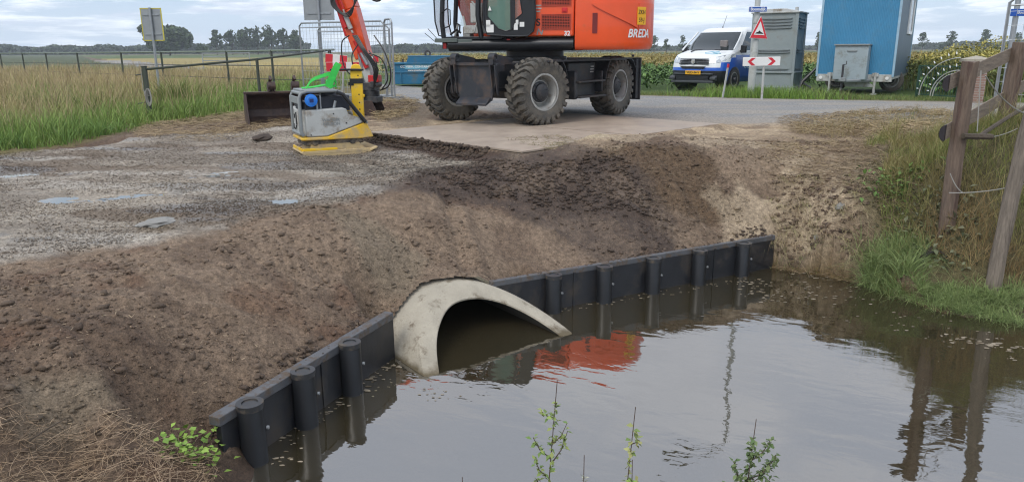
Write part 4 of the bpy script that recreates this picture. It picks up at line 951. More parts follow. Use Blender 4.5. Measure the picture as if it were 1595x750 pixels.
    tr.prism([(3.55, .8), (3.72, .62), (3.66, .3), (3.45, .25), (3.4, .6)], -.34, -.06, 'y')
    tr.build('tilt_coupler', M['dark'], root, bevel=.012)
    rc = MB(H2); rc.box((3.20, -.18, .74), (.22, .22, .14)); rc.build('coupler_bracket', M['red'], root, bevel=.01)
    yc = MB(H2); yc.box((3.52, .02, .44), (.16, .05, .16)); yc.box((3.40, .02, .40), (.08, .05, .07)); yc.build('coupler_cover', M['yellow'], root, bevel=.02)
    bk = MB(H2)
    sh = [(3.50 + .0, .30)] + [(3.28 + .26 * math.cos(R(a)), .22 + .22 * math.sin(R(a))) for a in np.linspace(20, -80, 7)] + [(3.18, .0), (3.18, .03)] + [(3.28 + .23 * math.cos(R(a)), .22 + .19 * math.sin(R(a))) for a in np.linspace(-80, 20, 7)] + [(3.47, .30)]
    bk.prism(sh, -.45, .05, 'y')
    for y in (-.46, .06): bk.prism([(3.50, .31), (3.53, .2), (3.45, .05), (3.3, .0), (3.16, .0), (3.12, .12), (3.2, .3)], y - .012, y + .012, 'y')
    bk.build('bucket', M['rust'], root, bevel=.005)
    return root
excavator()
# ================================================================= loose excavator bucket
def loose_bucket():
    a = on_ground(388, 196); b = on_ground(476, 188); ex = Vector((b.x - a.x, b.y - a.y, 0)); 
    ex = ex.normalized(); Lg = 1.42
    root = empty('digging_bucket', (a.x, a.y, a.z - .03), math.atan2(ex.y, ex.x), 'rusty brown excavator bucket with two hooks lying on its back by the tall grass', 'bucket')
    # local: x along the edge, +y away from the camera side; opening faces -y (towards the camera)
    # profile in (y,z): bottom lip front (y=-.05), back curve, top lip
    prof = [(-.10, .0), (.10, -.01), (.30, .03), (.46, .14), (.50, .28), (.44, .44), (.30, .56), (.18, .60)]
    def shell(off): 
        c = Vector((.12, .30)); return [((p[0] - c.x) * (1 - off) + c.x, (p[1] - c.y) * (1 - off) + c.y) for p in prof]
    o = MB(); outer = shell(0); inner = shell(.07)
    o.prism(outer + inner[::-1], 0, Lg, 'x'); o.build('bucket_shell', M['rust'], root, bevel=.004, smooth=40)
    for x in (0, Lg):
        s = MB(); s.prism([(-.10, .0), (.10, -.02), (.32, .02), (.48, .13), (.52, .28), (.46, .45), (.30, .58), (.14, .62), (.06, .36)], x - .014, x + .014, 'x'); s.build('side_plate', M['rust'], root)
    lip = MB(); lip.box((Lg / 2, .19, .615), (Lg + .06, .12, .035)); lip.box((Lg / 2, -.10, .012), (Lg + .04, .10, .03)); lip.build('cutting_edge', M['rust'], root, bevel=.006)
    for x in (.48, .92):
        h = MB()
        for dx_ in (-.05, .05):
            h.prism([(.10, .63), (.12, .74), (.20, .80), (.30, .78), (.36, .63)], x + dx_ - .014, x + dx_ + .014, 'x')
        h.lathe([(.045, -.07), (.085, -.07), (.085, .07), (.045, .07)], 14, Matrix.Translation((x, .17, .73)) @ Matrix.Rotation(R(90), 4, 'Z'), closed=True)
        h.tube([(x, .30, .62), (x, .34, .80), (x, .22, .90), (x, .12, .84)], [.03, .032, .03, .02], 8)
        h.build('hook', M['rust'], root, bevel=.004)
    mc = MB()
    for i in range(14): mc.add([(Lg * .15 + i * .08 + .05 * math.cos(t) , -.02 + .1 * math.sin(t) + .02 * (i % 3), .02 + .03 * (k)) for k in (0, 1) for t in np.linspace(0, 6.28, 6)[:-1]], [list(range(5)), list(range(5, 10))] + [(j, (j + 1) % 5, 5 + (j + 1) % 5, 5 + j) for j in range(5)])
    mc.build('mud_cake', mat('dry_mud', (.12, .085, .06), .95, bump=.5), root)
    return root
loose_bucket()
# ================================================================= plate compactor
def compactor():
    g = on_ground(520, 238); al = R(27)
    root = empty('plate_compactor', (g.x - .04, g.y + .08, g.z - .01), al, 'grey and yellow vibratory plate compactor standing on the gravel', 'plate compactor')
    # local x: long axis (front at +x), y: away from the camera; near long side y=-.3
    b = MB()
    bp = [(-.52, .06), (-.46, .0), (.42, .0), (.60, .075), (.60, .10), (.44, .045), (-.42, .045), (-.50, .09)]
    b.prism(bp, -.34, .34, 'y')
    for x in (.02, .12, .24, .36): b.box((x, -.31, .062), (.022, .06, .05)); b.box((x, .31, .062), (.022, .06, .05))
    b.box((-.0, -.33, .06), (.95, .025, .045)); b.box((0, .33, .06), (.95, .025, .045))
    b.prism([(-.40, .05), (-.36, .17), (.34, .17), (.46, .06)], -.26, .26, 'y')
    b.build('base_plate', M['dusty'], root, bevel=.006)
    y_ = MB(); y_.prism([(-.50, .085), (-.49, .12), (.0, .115), (.0, .085)], -.335, -.29, 'y'); y_.box((-.50, 0, .10), (.02, .62, .04)); y_.build('yellow_edge', M['yellow'], root, bevel=.004)
    r_ = MB()
    r_.box((-.02, 0, .20), (.86, .52, .09)); r_.cyl((-.3, -.28, .20), (-.3, .28, .20), .055); r_.cyl((.25, -.28, .20), (.25, .28, .20), .055)
    r_.build('exciter_housing', mat('dusty_black', (.06, .055, .05), .85, dirt=(.24, .2, .15), dscale=9, dlo=.45, dhi=.6), root, bevel=.02)
    # yellow skid wedge and the grey shroud over it
    w_ = MB(); w_.prism([(-.50, .235), (-.50, .275), (-.12, .275), (.46, .46), (.56, .24), (.40, .225)], -.31, .31, 'y'); w_.build('lower_frame', mat('frame_yellow', (.78, .47, .02), .45, var=.1, dirt=(.42, .33, .2), dscale=3, dlo=.45, dhi=.62), root, bevel=.012)
    s = MB(); s.prism([(-.42, .28), (-.12, .28), (.42, .455), (.40, .52), (.20, .58), (.18, .66), (.12, .68), (-.42, .66)], -.30, .30, 'y'); s.build('shroud', M['lgrey'], root, bevel=.018)
    text('WACKER', .062, frame((-.06, -.3025, .51), (1, 0, 0)), M['grey'], root, ext=.001, bold=.001); text('NEUSON', .062, frame((-.055, -.3025, .455), (1, 0, 0)), M['grey'], root, ext=.001, bold=.001)
    bt = MB()
    for x, z in ((-.02, .60), (.16, .46), (.38, .50), (-.36, .31)): bt.cyl((x, -.30, z), (x, -.308, z), .010, n=8)
    bt.build('bolt', M['ink'], root)
    # protective frame: two side hoops and the rear hoop
    f = MB()
    for y in (-.29, .29):
        pts = [(-.46, y, .30), (-.49, y, .36), (-.49, y, .84), (-.46, y, .90), (-.38, y, .925), (.02, y, .925), (.10, y, .90), (.38, y, .56), (.47, y, .44)]
        f.tube(pts, .026, 8)
    f.tube([(-.49, -.29, .33), (-.49, .29, .33)], .026, 8); f.tube([(-.46, -.29, .90), (-.46, .29, .90)], .026, 8); f.tube([(.07, -.29, .91), (.07, .29, .91)], .024, 8); f.tube([(.45, -.29, .46), (.45, .29, .46)], .024, 8)
    f.box((-.22, 0, .935), (.46, .60, .03)); f.box((-.49, 0, .80), (.03, .5, .10))
    f.build('protective_frame', M['grey'], root, bevel=.006)
    fb = MB(); fb.tube([(.04, -.325, .905), (.13, -.325, .87), (.44, -.325, .46)], .03, 8); fb.build('frame_guard', M['black'], root)
    e = MB(); e.box((-.02, .02, .74), (.56, .40, .22)); e.box((-.30, .0, .62), (.20, .44, .30)); e.cyl((-.1, .1, .84), (.2, .1, .84), .08); e.box((-.44, .08, .68), (.06, .24, .16)); e.cyl((-.46, -.02, .74), (-.40, -.02, .74), .09, n=18)
    e.build('engine', mat('engine_dark', (.02, .024, .035), .45, var=.4, scale=8), root, bevel=.012)
    rp = MB(); rp.box((-.475, .08, .50), (.03, .30, .34)); rp.box((-.47, .16, .62), (.04, .13, .16)); rp.build('rear_panel', M['lgrey'], root, bevel=.02)
    rk = MB(); rk.box((-.494, .12, .56), (.01, .05, .06)); rk.box((-.494, -.0, .55), (.01, .05, .14)); rk.box((-.494, -.01, .47), (.01, .06, .05)); rk.tube([(-.51, .1, .45), (-.52, .06, .40), (-.51, .0, .38), (-.50, -.04, .44)], .009, 6); rk.build('switch', M['ink'], root)
    c = MB(); c.lathe([(0, -.345), (.055, -.345), (.06, -.34), (.088, -.335), (.09, -.31), (.088, -.30), (0, -.30)], 24, Matrix.Translation((-.33, 0, .80))); c.build('blue_cap', M['cyan'], root)
    c2 = MB(); c2.box((-.33, -.35, .80), (.055, .012, .05)); c2.box((-.335, -.357, .81), (.03, .008, .02)); c2.build('cap_handle', mat('navy', (.01, .03, .15), .4), root)
    st = MB(); st.cyl((-.19, -.28, .66), (-.19, -.28, .87), .012, n=8); st.cyl((-.24, -.28, .66), (-.25, -.28, .80), .014, n=8); st.cyl((.0, -.26, .67), (.03, -.26, .78), .02, n=8); st.build('rod', M['steel'], root)
    ye = MB(); ye.cyl((.25, -.12, .62), (.28, -.12, .74), .012, n=8); ye.box((.24, .1, .66), (.1, .08, .12)); ye.build('bracket', M['yellow'], root)
    d = MB(); d.prism([(-.085, .40), (.085, .40), (.085, 1.20), (.06, 1.27), (0, 1.29), (-.06, 1.27), (-.085, 1.20)], -.03, .03, 'y', Matrix.Translation((.46, .10, 0)) @ Matrix.Rotation(-al, 4, 'Z'))
    do = d.build('drawbar', M['yellow'], root, bevel=.01)
    k = MB(); X = Matrix.Translation((.46, .10, 0)) @ Matrix.Rotation(-al, 4, 'Z'); k.box((0, -.0, 1.04), (.19, .085, .07), X); k.box((-.08, 0, 1.0), (.08, .08, .05), X)
    k.tube([(.10, -.05, 1.20), (0, -.055, 1.205), (-.36, -.06, 1.205)], .018, 8, X=X); k.tube([(.10, .05, 1.20), (-.36, .06, 1.205)], .014, 8, X=X); k.tube([(-.36, -.06, 1.205), (-.38, 0, 1.205), (-.36, .06, 1.205)], .016, 8, X=X)
    k.build('handle_grip', M['black'], do)
    h = MB()
    for z in (.62, .72, 1.12, .84): h.cyl((.03, -.029, z), (.03, -.033, z), .011, n=8, X=X)
    h.build('bolt', M['ink'], do)
    return root
comp = compactor()
# green lifting sling draped over the compactor frame
def sling():
    r = empty('lifting_sling', comp.location + Vector((0, 0, .94)), comp.rotation_euler.z, 'bright green textile lifting sling draped over the compactor frame', 'lifting sling')
    o = MB()
    def strap(pts, wd, wdir=(0, 0, 1)):
        pts = [Vector(p) for p in pts]; c_ = []
        ext = [pts[0] * 2 - pts[1]] + pts + [pts[-1] * 2 - pts[-2]]
        for i in range(1, len(ext) - 2):
            for k in range(8):
                t = k / 8; p0, p1, p2, p3 = ext[i - 1:i + 3]; c_.append(.5 * ((2 * p1) + (p2 - p0) * t + (2 * p0 - 5 * p1 + 4 * p2 - p3) * t * t + (3 * p1 - p0 - 3 * p2 + p3) * t ** 3))
        c_.append(pts[-1]); n = len(c_); vs = []; wv = Vector(wdir).normalized() * wd / 2
        for i, p in enumerate(c_):
            t = (c_[min(i + 1, n - 1)] - c_[max(i - 1, 0)]).normalized(); nn = t.cross(wv).normalized() * .004
            vs += [p + wv + nn, p - wv + nn, p - wv - nn, p + wv - nn]
        o.add(vs, [(i * 4 + k, i * 4 + (k + 1) % 4, i * 4 + 4 + (k + 1) % 4, i * 4 + 4 + k) for i in range(n - 1) for k in range(4)] + [(0, 1, 2, 3), (n * 4 - 4, n * 4 - 1, n * 4 - 2, n * 4 - 3)])
    strap([(-.34, -.1, .02), (-.25, -.1, .13), (-.10, -.12, .19), (.04, -.12, .21), (.10, -.1, .08)], .055, (.2, .3, 1))
    strap([(-.05, -.2, .03), (.02, -.18, .16), (.10, -.15, .30), (.15, -.12, .36)], .10, (1, 0, -.55))
    strap([(-.38, .02, .02), (-.2, .05, .03), (0, 0, .06), (.1, -.1, .03)], .06, (0, 1, .3))
    strap([(.0, -.1, .03), (-.05, -.1, .11), (.04, -.1, .15), (.10, -.08, .07), (.02, -.1, .02)], .06, (.3, 1, .4))
    strap([(.15, -.12, .36), (.13, -.05, .28), (.06, -.02, .14), (.02, .02, .02)], .08, (1, .2, -.3))
    o.build('strap', M['sling'], r)
sling()
# ================================================================= blue skip
def skip():
    g = P(650, 133, 0); rz = R(-4)
    r = empty('waste_skip', (g.x + .45, g.y + .4, 0), rz, 'small blue lidded waste skip with white lettering beyond the road', 'skip')
    b = MB(); b.prism([(-1.25, .05), (1.25, .05), (1.25, .62), (1.25, .80), (-1.25, .80), (-1.25, .62)], -.6, .6, 'y'); b.build('skip_body', M['cblue'], r, bevel=.02)
    ri = MB(); ri.box((0, -.62, .50), (2.5, .04, .05)); ri.box((0, 0, .82), (2.6, 1.3, .07)); ri.box((-1.0, -.62, .3), (.05, .03, .5)); ri.box((1.0, -.62, .3), (.05, .03, .5)); ri.build('rib', M['cblue'], r, bevel=.008)
    l = MB(); l.prism([(-.80, .85), (-.72, 1.06), (1.1, 1.06), (1.2, .85)], -.5, .5, 'y'); l.box((.2, 0, 1.08), (1.9, 1.0, .04)); l.build('lid', M['cblue'], r, bevel=.015)
    h = MB(); h.lathe([(.06, -.03), (.13, -.03), (.13, .03), (.06, .03)], 14, Matrix.Translation((.0, -.3, 1.17)), closed=True); h.cyl((-.95, -.4, .86), (-.95, -.4, .98), .03, n=8); h.build('lifting_eye', M['dark'], r)
    w = MB(); w.box((-.32, -.604, .70), (1.05, .006, .16)); pn = w.build('lettering_panel', mat('panel_blue', (.16, .42, .55), .5), r)
    text('GC', .13, frame((-.93, -.61, .70), (1, 0, 0)), M['white'], r, shear=.2); text('VERH. CONTAINER', .115, frame((-.30, -.61, .70), (1, 0, 0)), M['whitesign'], pn, bold=.003)
    text('www.gcverhuur.com', .095, frame((-.32, -.626, .565), (1, 0, 0)), M['whitesign'], pn, bold=.002)
    s = MB(); s.box((.52, -.605, .66), (.07, .006, .07)); s.box((.52, -.605, .56), (.07, .006, .06)); s.build('sticker', M['whitesign'], r)
    s = MB(); s.box((.40, -.605, .74), (.09, .006, .06)); s.build('sticker', M['red'], r)
skip()
# ================================================================= van
def van():
    gz_ = .02; c = P(1100, 141, .02)
    # local: x forward (nose at 0), y to the van's left; origin at the front bumper centre on the ground
    ax = R(43); fwd = Vector((-math.sin(ax), -math.cos(ax), 0))
    yb = 24.2; k = (1079 - 797.5) / 1150 * (yb * .968 + .3)
    r = empty('delivery_van', (k, yb, gz_), math.atan2(fwd.y, fwd.x), 'white and blue delivery van facing the road with a yellow number plate', 'van')
    Ln = 5.0
    # levels: z, x of nose centre, half width, corner radius, arc bulge
    LV = [(.22, -.10, .86, .30), (.30, -.03, .93, .38), (.44, .0, .955, .42), (.60, .0, .965, .42), (.70, -.02, .97, .42), (.86, -.06, .97, .44), (1.00, -.12, .965, .46), (1.08, -.22, .955, .46), (1.15, -.52, .945, .42), (1.22, -.90, .935, .34), (1.50, -1.24, .89, .26), (1.80, -1.62, .815, .22), (1.90, -1.80, .77, .22), (1.955, -2.05, .68, .22), (1.965, -2.4, .5, .2)]
    def outline(lv):
        z, xf, hw, cr = lv; pts = []
        for t in (0, .25, .5, .75, 1.0): pts.append((xf - .05 * t * t, (hw - cr) * t))
        for a in (22, 45, 68, 90): pts.append((xf - .05 - cr * 1.1 * (1 - math.cos(R(a))) , hw - cr + cr * math.sin(R(a))))
        xs0 = pts[-1][0]
        for X in (-.98, -1.55, -2.1, -2.75, -3.6, -Ln + .25): pts.append((min(X, xs0 - .01), hw))
        pts.append((-Ln + .03, hw - .08)); pts.append((-Ln, 0))
        return [(x, y, z) for x, y in pts]
    O = [outline(l) for l in LV]; m = len(O[0])
    vs = []; fs = []; ms = []
    for side in (1, -1):
        off = len(vs)
        for o in O: vs += [(x, y * side, z) for x, y, z in o]
        for i in range(len(O) - 1):
            for j in range(m - 1):
                a = off + i * m + j; f = (a, a + 1, a + m + 1, a + m)
                z0 = LV[i][0]; k_ = 0
                if z0 < .80: k_ = 1                     # blue lower body
                if i == 5 and 8 <= j: k_ = 1
                if i == 6 and j >= 9: k_ = 1
                if i == 4 and j < 6: k_ = 0
                if i <= 2 and j < 8: k_ = 2                       # dark bumper
                if i in (9, 10) and j < 6: k_ = 3                  # windscreen
                if i in (9, 10) and j in (9, 10, 11) : k_ = 3      # side windows (front door)
                if i == 9 and j == 8: k_ = 3
                fs.append(f); ms.append(k_)
        off2 = off + (len(O) - 1) * m
        fs.append([off2 + j for j in range(m)]); ms.append(0)
    b = MB(); b.v = vs; b.f = [list(f) for f in fs]; b.m = ms
    body = b.build('body', [M['white'], M['blue'], M['black'], M['glass']], r, smooth=50)
    g = MB()
    for i in range(4): g.box((-.045 - .012 * i, 0, .815 + i * .048), (.05, 1.04 - .02 * i, .030))
    g.build('grille', M['black'], r, bevel=.008)
    g2 = MB(); g2.prism([(-.46, .735), (.46, .735), (.38, .665), (-.38, .665)], -.0, .012, 'x', Matrix.Translation((.0, 0, 0))); g2.box((.03, 0, .36), (.03, 1.15, .18)); g2.build('lower_grille', M['black'], r)
    bp = MB(); bp.box((-.02, 0, .50), (.13, 1.36, .05)); bp.box((-.02, 0, .26), (.16, 1.5, .08)); bp.prism([(-.1, .30), (.05, .32), (.05, .40), (-.1, .46)], .62, .82, 'y'); bp.prism([(-.1, .30), (.05, .32), (.05, .40), (-.1, .46)], -.82, -.62, 'y'); bp.build('bumper', mat('bumper_grey', (.05, .055, .06), .6), r, bevel=.02)
    lg = MB(); lg.cyl((.0, 0, .885), (.02, 0, .885), .075, n=20); lgo = lg.build('badge', mat('chrome', (.7, .7, .7), .2, .9), r)
    l2 = MB(); l2.cyl((.02, 0, .885), (.024, 0, .885), .05, n=18); l2.build('badge_centre', M['lgrey'], lgo)
    for sd in (1, -1):
        h = MB(); h.prism([(-.03, .845), (-.20, .83), (-.46, .93), (-.74, 1.09), (-.60, 1.09), (-.20, 1.03), (-.06, .99)], .60, .985, 'y')
        # keep lamp close to the wing surface
        vs = []
        for (x, z) in [(-.03, .845), (-.20, .83), (-.46, .93), (-.74, 1.09)]: pass
        h = MB(); pts = []
        lo = [(.52, .84), (.68, .84), (.82, .86), (.92, .92), (.965, .99), (.965, 1.05)]; hi = [(.52, .98), (.64, 1.01), (.74, 1.04), (.84, 1.075), (.91, 1.10), (.955, 1.115)]
        def srf(y, z):
            for i in range(len(LV) - 1):
                if LV[i][0] <= z <= LV[i + 1][0]:
                    t = (z - LV[i][0]) / (LV[i + 1][0] - LV[i][0]); xf, hw, cr = [LV[i][q] * (1 - t) + LV[i + 1][q] * t for q in (1, 2, 3)]
                    q = hw - cr
                    if y <= q: return xf - .05 * (y / q) ** 2
                    s_ = min((y - q) / cr, .9999); return xf - .05 - cr * 1.1 * (1 - math.sqrt(1 - s_ * s_))
        v = []
        for a in (lo, hi):
            for (y, z) in a: v.append((min(srf(y, z) + .012, 0.02), sd * y, z))
        for a in (lo, hi):
            for (y, z) in a: v.append((min(srf(y, z) - .05, 0), sd * y, z))
        n = 6; f = []
        for i in range(n - 1): f += [(i, i + 1, n + i + 1, n + i), (2 * n + i, 3 * n + i, 3 * n + i + 1, 2 * n + i + 1), (i, 2 * n + i, 2 * n + i + 1, i + 1), (n + i, n + i + 1, 3 * n + i + 1, 3 * n + i)]
        h.add(v, f); ho = h.build('headlight', M['lamp'], r, smooth=60)
        mi = MB(); mi.box((-1.28, sd * 1.06, 1.26), (.10, .18, .24)); mi.box((-1.30, sd * .96, 1.20), (.08, .16, .05)); mi.build('wing_mirror', M['black'], r, bevel=.03)
        pl = MB(); pl.tube([(-.88, sd * .925, 1.235), (-1.26, sd * .875, 1.51), (-1.64, sd * .80, 1.81)], .028, 6); pl.build('windscreen_pillar', M['white'], r)
        ar = MB()
        for xc in (-.93, -4.03):
            ar.lathe([(.30, .958), (.385, .958), (.385, .978), (.34, .985), (.30, .982)], 30, Matrix.Translation((xc, 0, .33)) @ Matrix.Scale(sd, 4, (0, 1, 0))); ar.cyl((xc, sd * .5, .33), (xc, sd * .972, .33), .37, n=30)
        ar.build('wheel_arch', M['black'], r)
        for xc in (-.93, -4.03):
            wheel_parts(r, Matrix.Translation((xc, sd * .885, .325)) @ (Matrix() if sd > 0 else Matrix.Rotation(R(180), 4, 'Z')), .325, .21, .205, 0, .06, disc_in=.04)
    cf = MB(); cf.tube([(-.62, -.45, 1.185), (-.9, -.46, 1.235), (-1.0, 0, 1.24), (-.9, .46, 1.235)], .018, 5); cf.build('wiper_cowl', M['black'], r)
    po = MB(); po.box((.055, .04, .545), (.012, .54, .12)); pn = po.build('number_plate', M['plate'], r, bevel=.003)
    text('VGD-34-V', .105, frame((.0625, .04, .545), (0, 1, 0)), M['ink'], pn, bold=.002)
    a = MB(); a.tube([(-2.2, -.2, 1.96), (-2.24, -.2, 2.02), (-2.45, -.2, 2.36)], .007, 5); a.cyl((-2.2, -.2, 1.955), (-2.2, -.2, 1.99), .025, n=8); a.build('antenna', M['black'], r)
    # pale swoosh logo on the bonnet and pale marks on the flank
    def hood(y, t): x = -.30 - t; return (x, y, 1.085 + (.15 * (t) / .62) + .010)
    lo = MB()
    lo.tube([hood(.62, .12), hood(.46, .06), hood(.20, .10), hood(.12, .22), hood(.30, .34), hood(.42, .30)], .022, 4, flat=.3)
    lo.tube([hood(.70, .16), hood(.52, .18), hood(.36, .26), hood(.55, .36)], .022, 4, flat=.3); lo.build('bonnet_logo', M['logo'], r)
    text('GC', .30, frame((-1.75, .972, .74), (-1, 0, 0)) , M['logo'], r, shear=.3)
    dv = MB(); dv.box((-1.12, .45, 1.42), (.10, .26, .24)); dv.box((-1.6, -.4, 1.4), (.12, .4, .55)); dv.build('front_seat', M['seat'], r, bevel=.03)
van()
# ================================================================= portable toilet
M['toil'] = mat('cabin_grey', (.27, .31, .31), .5, var=.12, scale=2, dirt=(.24, .25, .23), dscale=2)
def cabin():
    q = D(1236, 120, 22.9); x0, y0 = q.x, q.y; az = R(33)
    # local: x from the near right corner along the facing side to the left is -x ; y away
    r = empty('portable_toilet', (x0, y0, 0), -az, 'tall grey portable toilet cabin behind the street sign pole', 'portable toilet')
    W_, Dp, Hh = 1.36, 1.15, 2.32
    b = MB(); b.box((-W_ / 2, Dp / 2, Hh / 2 + .06), (W_ - .06, Dp - .06, Hh - .12))
    b.build('wall', M['toil'], r, bevel=.01)
    p = MB()
    for x in (-.04, -W_ + .04):
        for y in (.04, Dp - .04): p.box((x, y, Hh / 2), (.09, .09, Hh))
    for y in (.0, Dp): 
        for z in (.06, .58, 1.10, 1.62, Hh - .06): 
            if z in (.58,): p.box((-W_ / 2, y, z), (W_ - .1, .05, .05))
    for z in (.58,): p.box((.0, Dp / 2, z), (.05, Dp - .1, .05))
    p.box((-W_ / 2, Dp / 2, .08), (W_ + .04, Dp + .04, .16)); p.build('corner_post', M['toil'], r, bevel=.012)
    l = MB()
    for z in (2.18, 2.09, 2.00, 1.91, 1.26, 1.19, .70):
        w_ = W_ - .34; l.prism([(-W_ + .20, z), (-.17, z + .0), (-.20, z - .03), (-W_ / 2, z - .045), (-W_ + .24, z - .03)], -.0, .034, 'y', Matrix.Translation((0, -.014, 0)))
        l.prism([(.20, z), (Dp - .17, z), (Dp - .2, z - .03), (Dp / 2, z - .045), (.24, z - .03)], -.034, .0, 'x', Matrix.Translation((.014, 0, 0)))
    l.build('louvre', mat('louvre_grey', (.20, .225, .225), .5), r, bevel=.004)
    t = MB(); t.box((-W_ / 2, Dp / 2, Hh + .02), (W_ + .08, Dp + .08, .05)); t.prism([(-W_ - .02, Hh + .04), (-W_ / 2 - .3, Hh + .13), (-W_ / 2 + .3, Hh + .13), (.02, Hh + .04)], .02, Dp - .02, 'y'); t.cyl((-.25, Dp * .7, Hh + .06), (-.25, Dp * .7, Hh + .2), .05, n=12); t.build('roof', M['lgrey'], r, bevel=.015)
cabin()
# ================================================================= blue site trailer
def trailer():
    q = P(1403, 151, 0); az = R(32.5)
    r = empty('site_trailer', (q.x, q.y + .6, 0), -az, 'blue ribbed site office trailer on wheels standing in the verge', 'trailer')
    W_, Lg, z0, z1 = 1.98, 4.2, .50, 2.86
    b = MB(); n = 48; pr = []
    for i in range(n):
        x = -W_ + W_ * i / n; d_ = W_ / n; pr += [(x, 0), (x + d_ * .35, 0), (x + d_ * .5, -.012), (x + d_ * .85, -.012)]
    pr += [(0, 0), (0, Lg), (-W_, Lg)]
    b.prism(pr, z0, z1, 'z'); b.build('body', M['tblue'], r, smooth=0)
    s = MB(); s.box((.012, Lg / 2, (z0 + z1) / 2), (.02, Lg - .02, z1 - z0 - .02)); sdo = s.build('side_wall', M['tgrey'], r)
    c = MB()
    for x, y in ((.015, .0), (-W_, .0), (.015, Lg), (-W_, Lg)): c.box((x, y, (z0 + z1) / 2), (.06, .06, z1 - z0))
    c.build('corner_trim', mat('trim_blue', (.30, .45, .55), .5), r, bevel=.008)
    w = MB()
    for y in (2.9,):
        for dy in (-.55, .55): w.box((.045, y + dy, 2.25), (.05, .09, 1.12))
        for dz in (-.52, .52): w.box((.045, y, 2.25 + dz), (.05, 1.1, .09))
    wo_ = w.build('window_frame', M['white'], r, bevel=.006); g = MB(); g.box((.035, 2.9, 2.25), (.02, 1.0, .96)); g.build('pane', M['glass'], wo_)
    t = MB(); t.prism([(-W_ - .07, z1 - .02), (-W_ - .05, z1 + .05), (-W_ / 2, z1 + .17), (.05, z1 + .05), (.09, z1 - .02)], -.08, Lg + .08, 'y'); t.build('roof', M['white'], r, bevel=.02)
    f = MB(); f.box((-W_ / 2, .02, .47), (W_, .08, .20)); f.box((-W_ / 2, Lg - .02, .47), (W_, .08, .20)); f.box((-.03, Lg / 2, .50), (.08, Lg, .14)); f.box((-W_ + .03, Lg / 2, .50), (.08, Lg, .14)); f.box((-W_ / 2 , 1.4, .42), (W_ * .8, .1, .1))
    f.prism([(-W_ / 2 - .25, .40), (-W_ / 2 + .35, .40), (-W_ / 2 + .6, .22), (-W_ / 2 - .2, .22)], .0, .06, 'y')
    f.build('chassis', M['lgrey'], r, bevel=.008)
    bx = MB(); bx.box((-W_ / 2 - .05, -.25, .90), (.86, .46, .94)); bo = bx.build('tool_box', mat('box_grey', (.30, .36, .38), .5, var=.12, dirt=(.22, .24, .22), dscale=4), r, bevel=.02)
    bl = MB(); bl.box((-W_ / 2 - .05, -.27, 1.38), (.91, .52, .04)); bl.box((-W_ / 2 - .03, -.49, 1.22), (.26, .015, .04)); bl.box((-W_ / 2 - .03, -.50, 1.205), (.20, .02, .02)); bl.build('lid', M['grey'], bo, bevel=.006)
    dr = MB(); dr.tube([(-W_ + .5, .1, .40), (-W_ / 2 - .05, -1.05, .42)], .05, 6); dr.tube([(-.5, .1, .40), (-W_ / 2 - .05, -1.05, .42)], .05, 6); dr.cyl((-W_ / 2 - .05, -1.0, .42), (-W_ / 2 - .05, -1.3, .44), .05); dr.box((-W_ / 2 - .05, -1.36, .47), (.12, .16, .10))
    dr.build('drawbar', M['grey'], r, bevel=.006)
    jk = MB(); jk.cyl((-W_ / 2 - .18, -.75, .22), (-W_ / 2 - .18, -.75, .85), .03, n=10); jk.tube([(-W_ / 2 - .18, -.75, .85), (-W_ / 2 - .10, -.78, .86), (-W_ / 2 - .10, -.78, .95)], .012, 5); jk.lathe([(0, -.03), (.11, -.03), (.11, .03), (0, .03)], 16, Matrix.Translation((-W_ / 2 - .18, -.75, .13)) @ Matrix.Rotation(R(90), 4, 'Z')); jk.build('jockey_wheel', M['dark'], r)
    for x in (-W_ + .38, -.42):
        l = MB(); l.cyl((x, -.08, .06), (x, -.08, .62), .035, n=10); l.box((x, -.08, .03), (.16, .16, .03)); l.box((x, -.05, .56), (.16, .05, .10)); l.build('support_leg', M['lgrey'], r, bevel=.004)
    for x in (-W_ + .12, -.12):
        k = MB(); k.cyl((x, -.03, .47), (x, -.05, .47), .045, n=14); k.build('tail_light', M['whitesign'], r)
    for x, sd in ((-.22, 1), (-W_ + .22, -1)):
        wheel_parts(r, Matrix.Translation((x, 2.1, .34)) @ Matrix.Rotation(R(90 - 180 * (sd > 0) + 180), 4, 'Z') @ Matrix.Rotation(R(90), 4, 'Z'), .34, .20, .2, 0, .06, disc_in=.04)
        m = MB(); ps = [(2.1 + .42 * math.cos(R(a)), .34 + .42 * math.sin(R(a))) for a in np.linspace(5, 175, 12)]; m.prism(ps + [(p[0], p[1] + .02) for p in ps[::-1]], x - .14, x + .14, 'x'); m.build('mudguard', M['dark'], r)
    hs = MB(); hs.tube([(-W_ - .05, .15, .75), (-W_ - .20, .05, .55), (-W_ - .36, -.1, .35), (-W_ - .42, -.2, .12), (-W_ - .2, -.3, .05)], [.03, .05, .05, .04, .03], 8); hs.tube([(-W_ - .36, -.1, .32), (-W_ + .05, -.35, .12)], .025, 6); hs.build('cable', M['rubber'], r)
trailer()
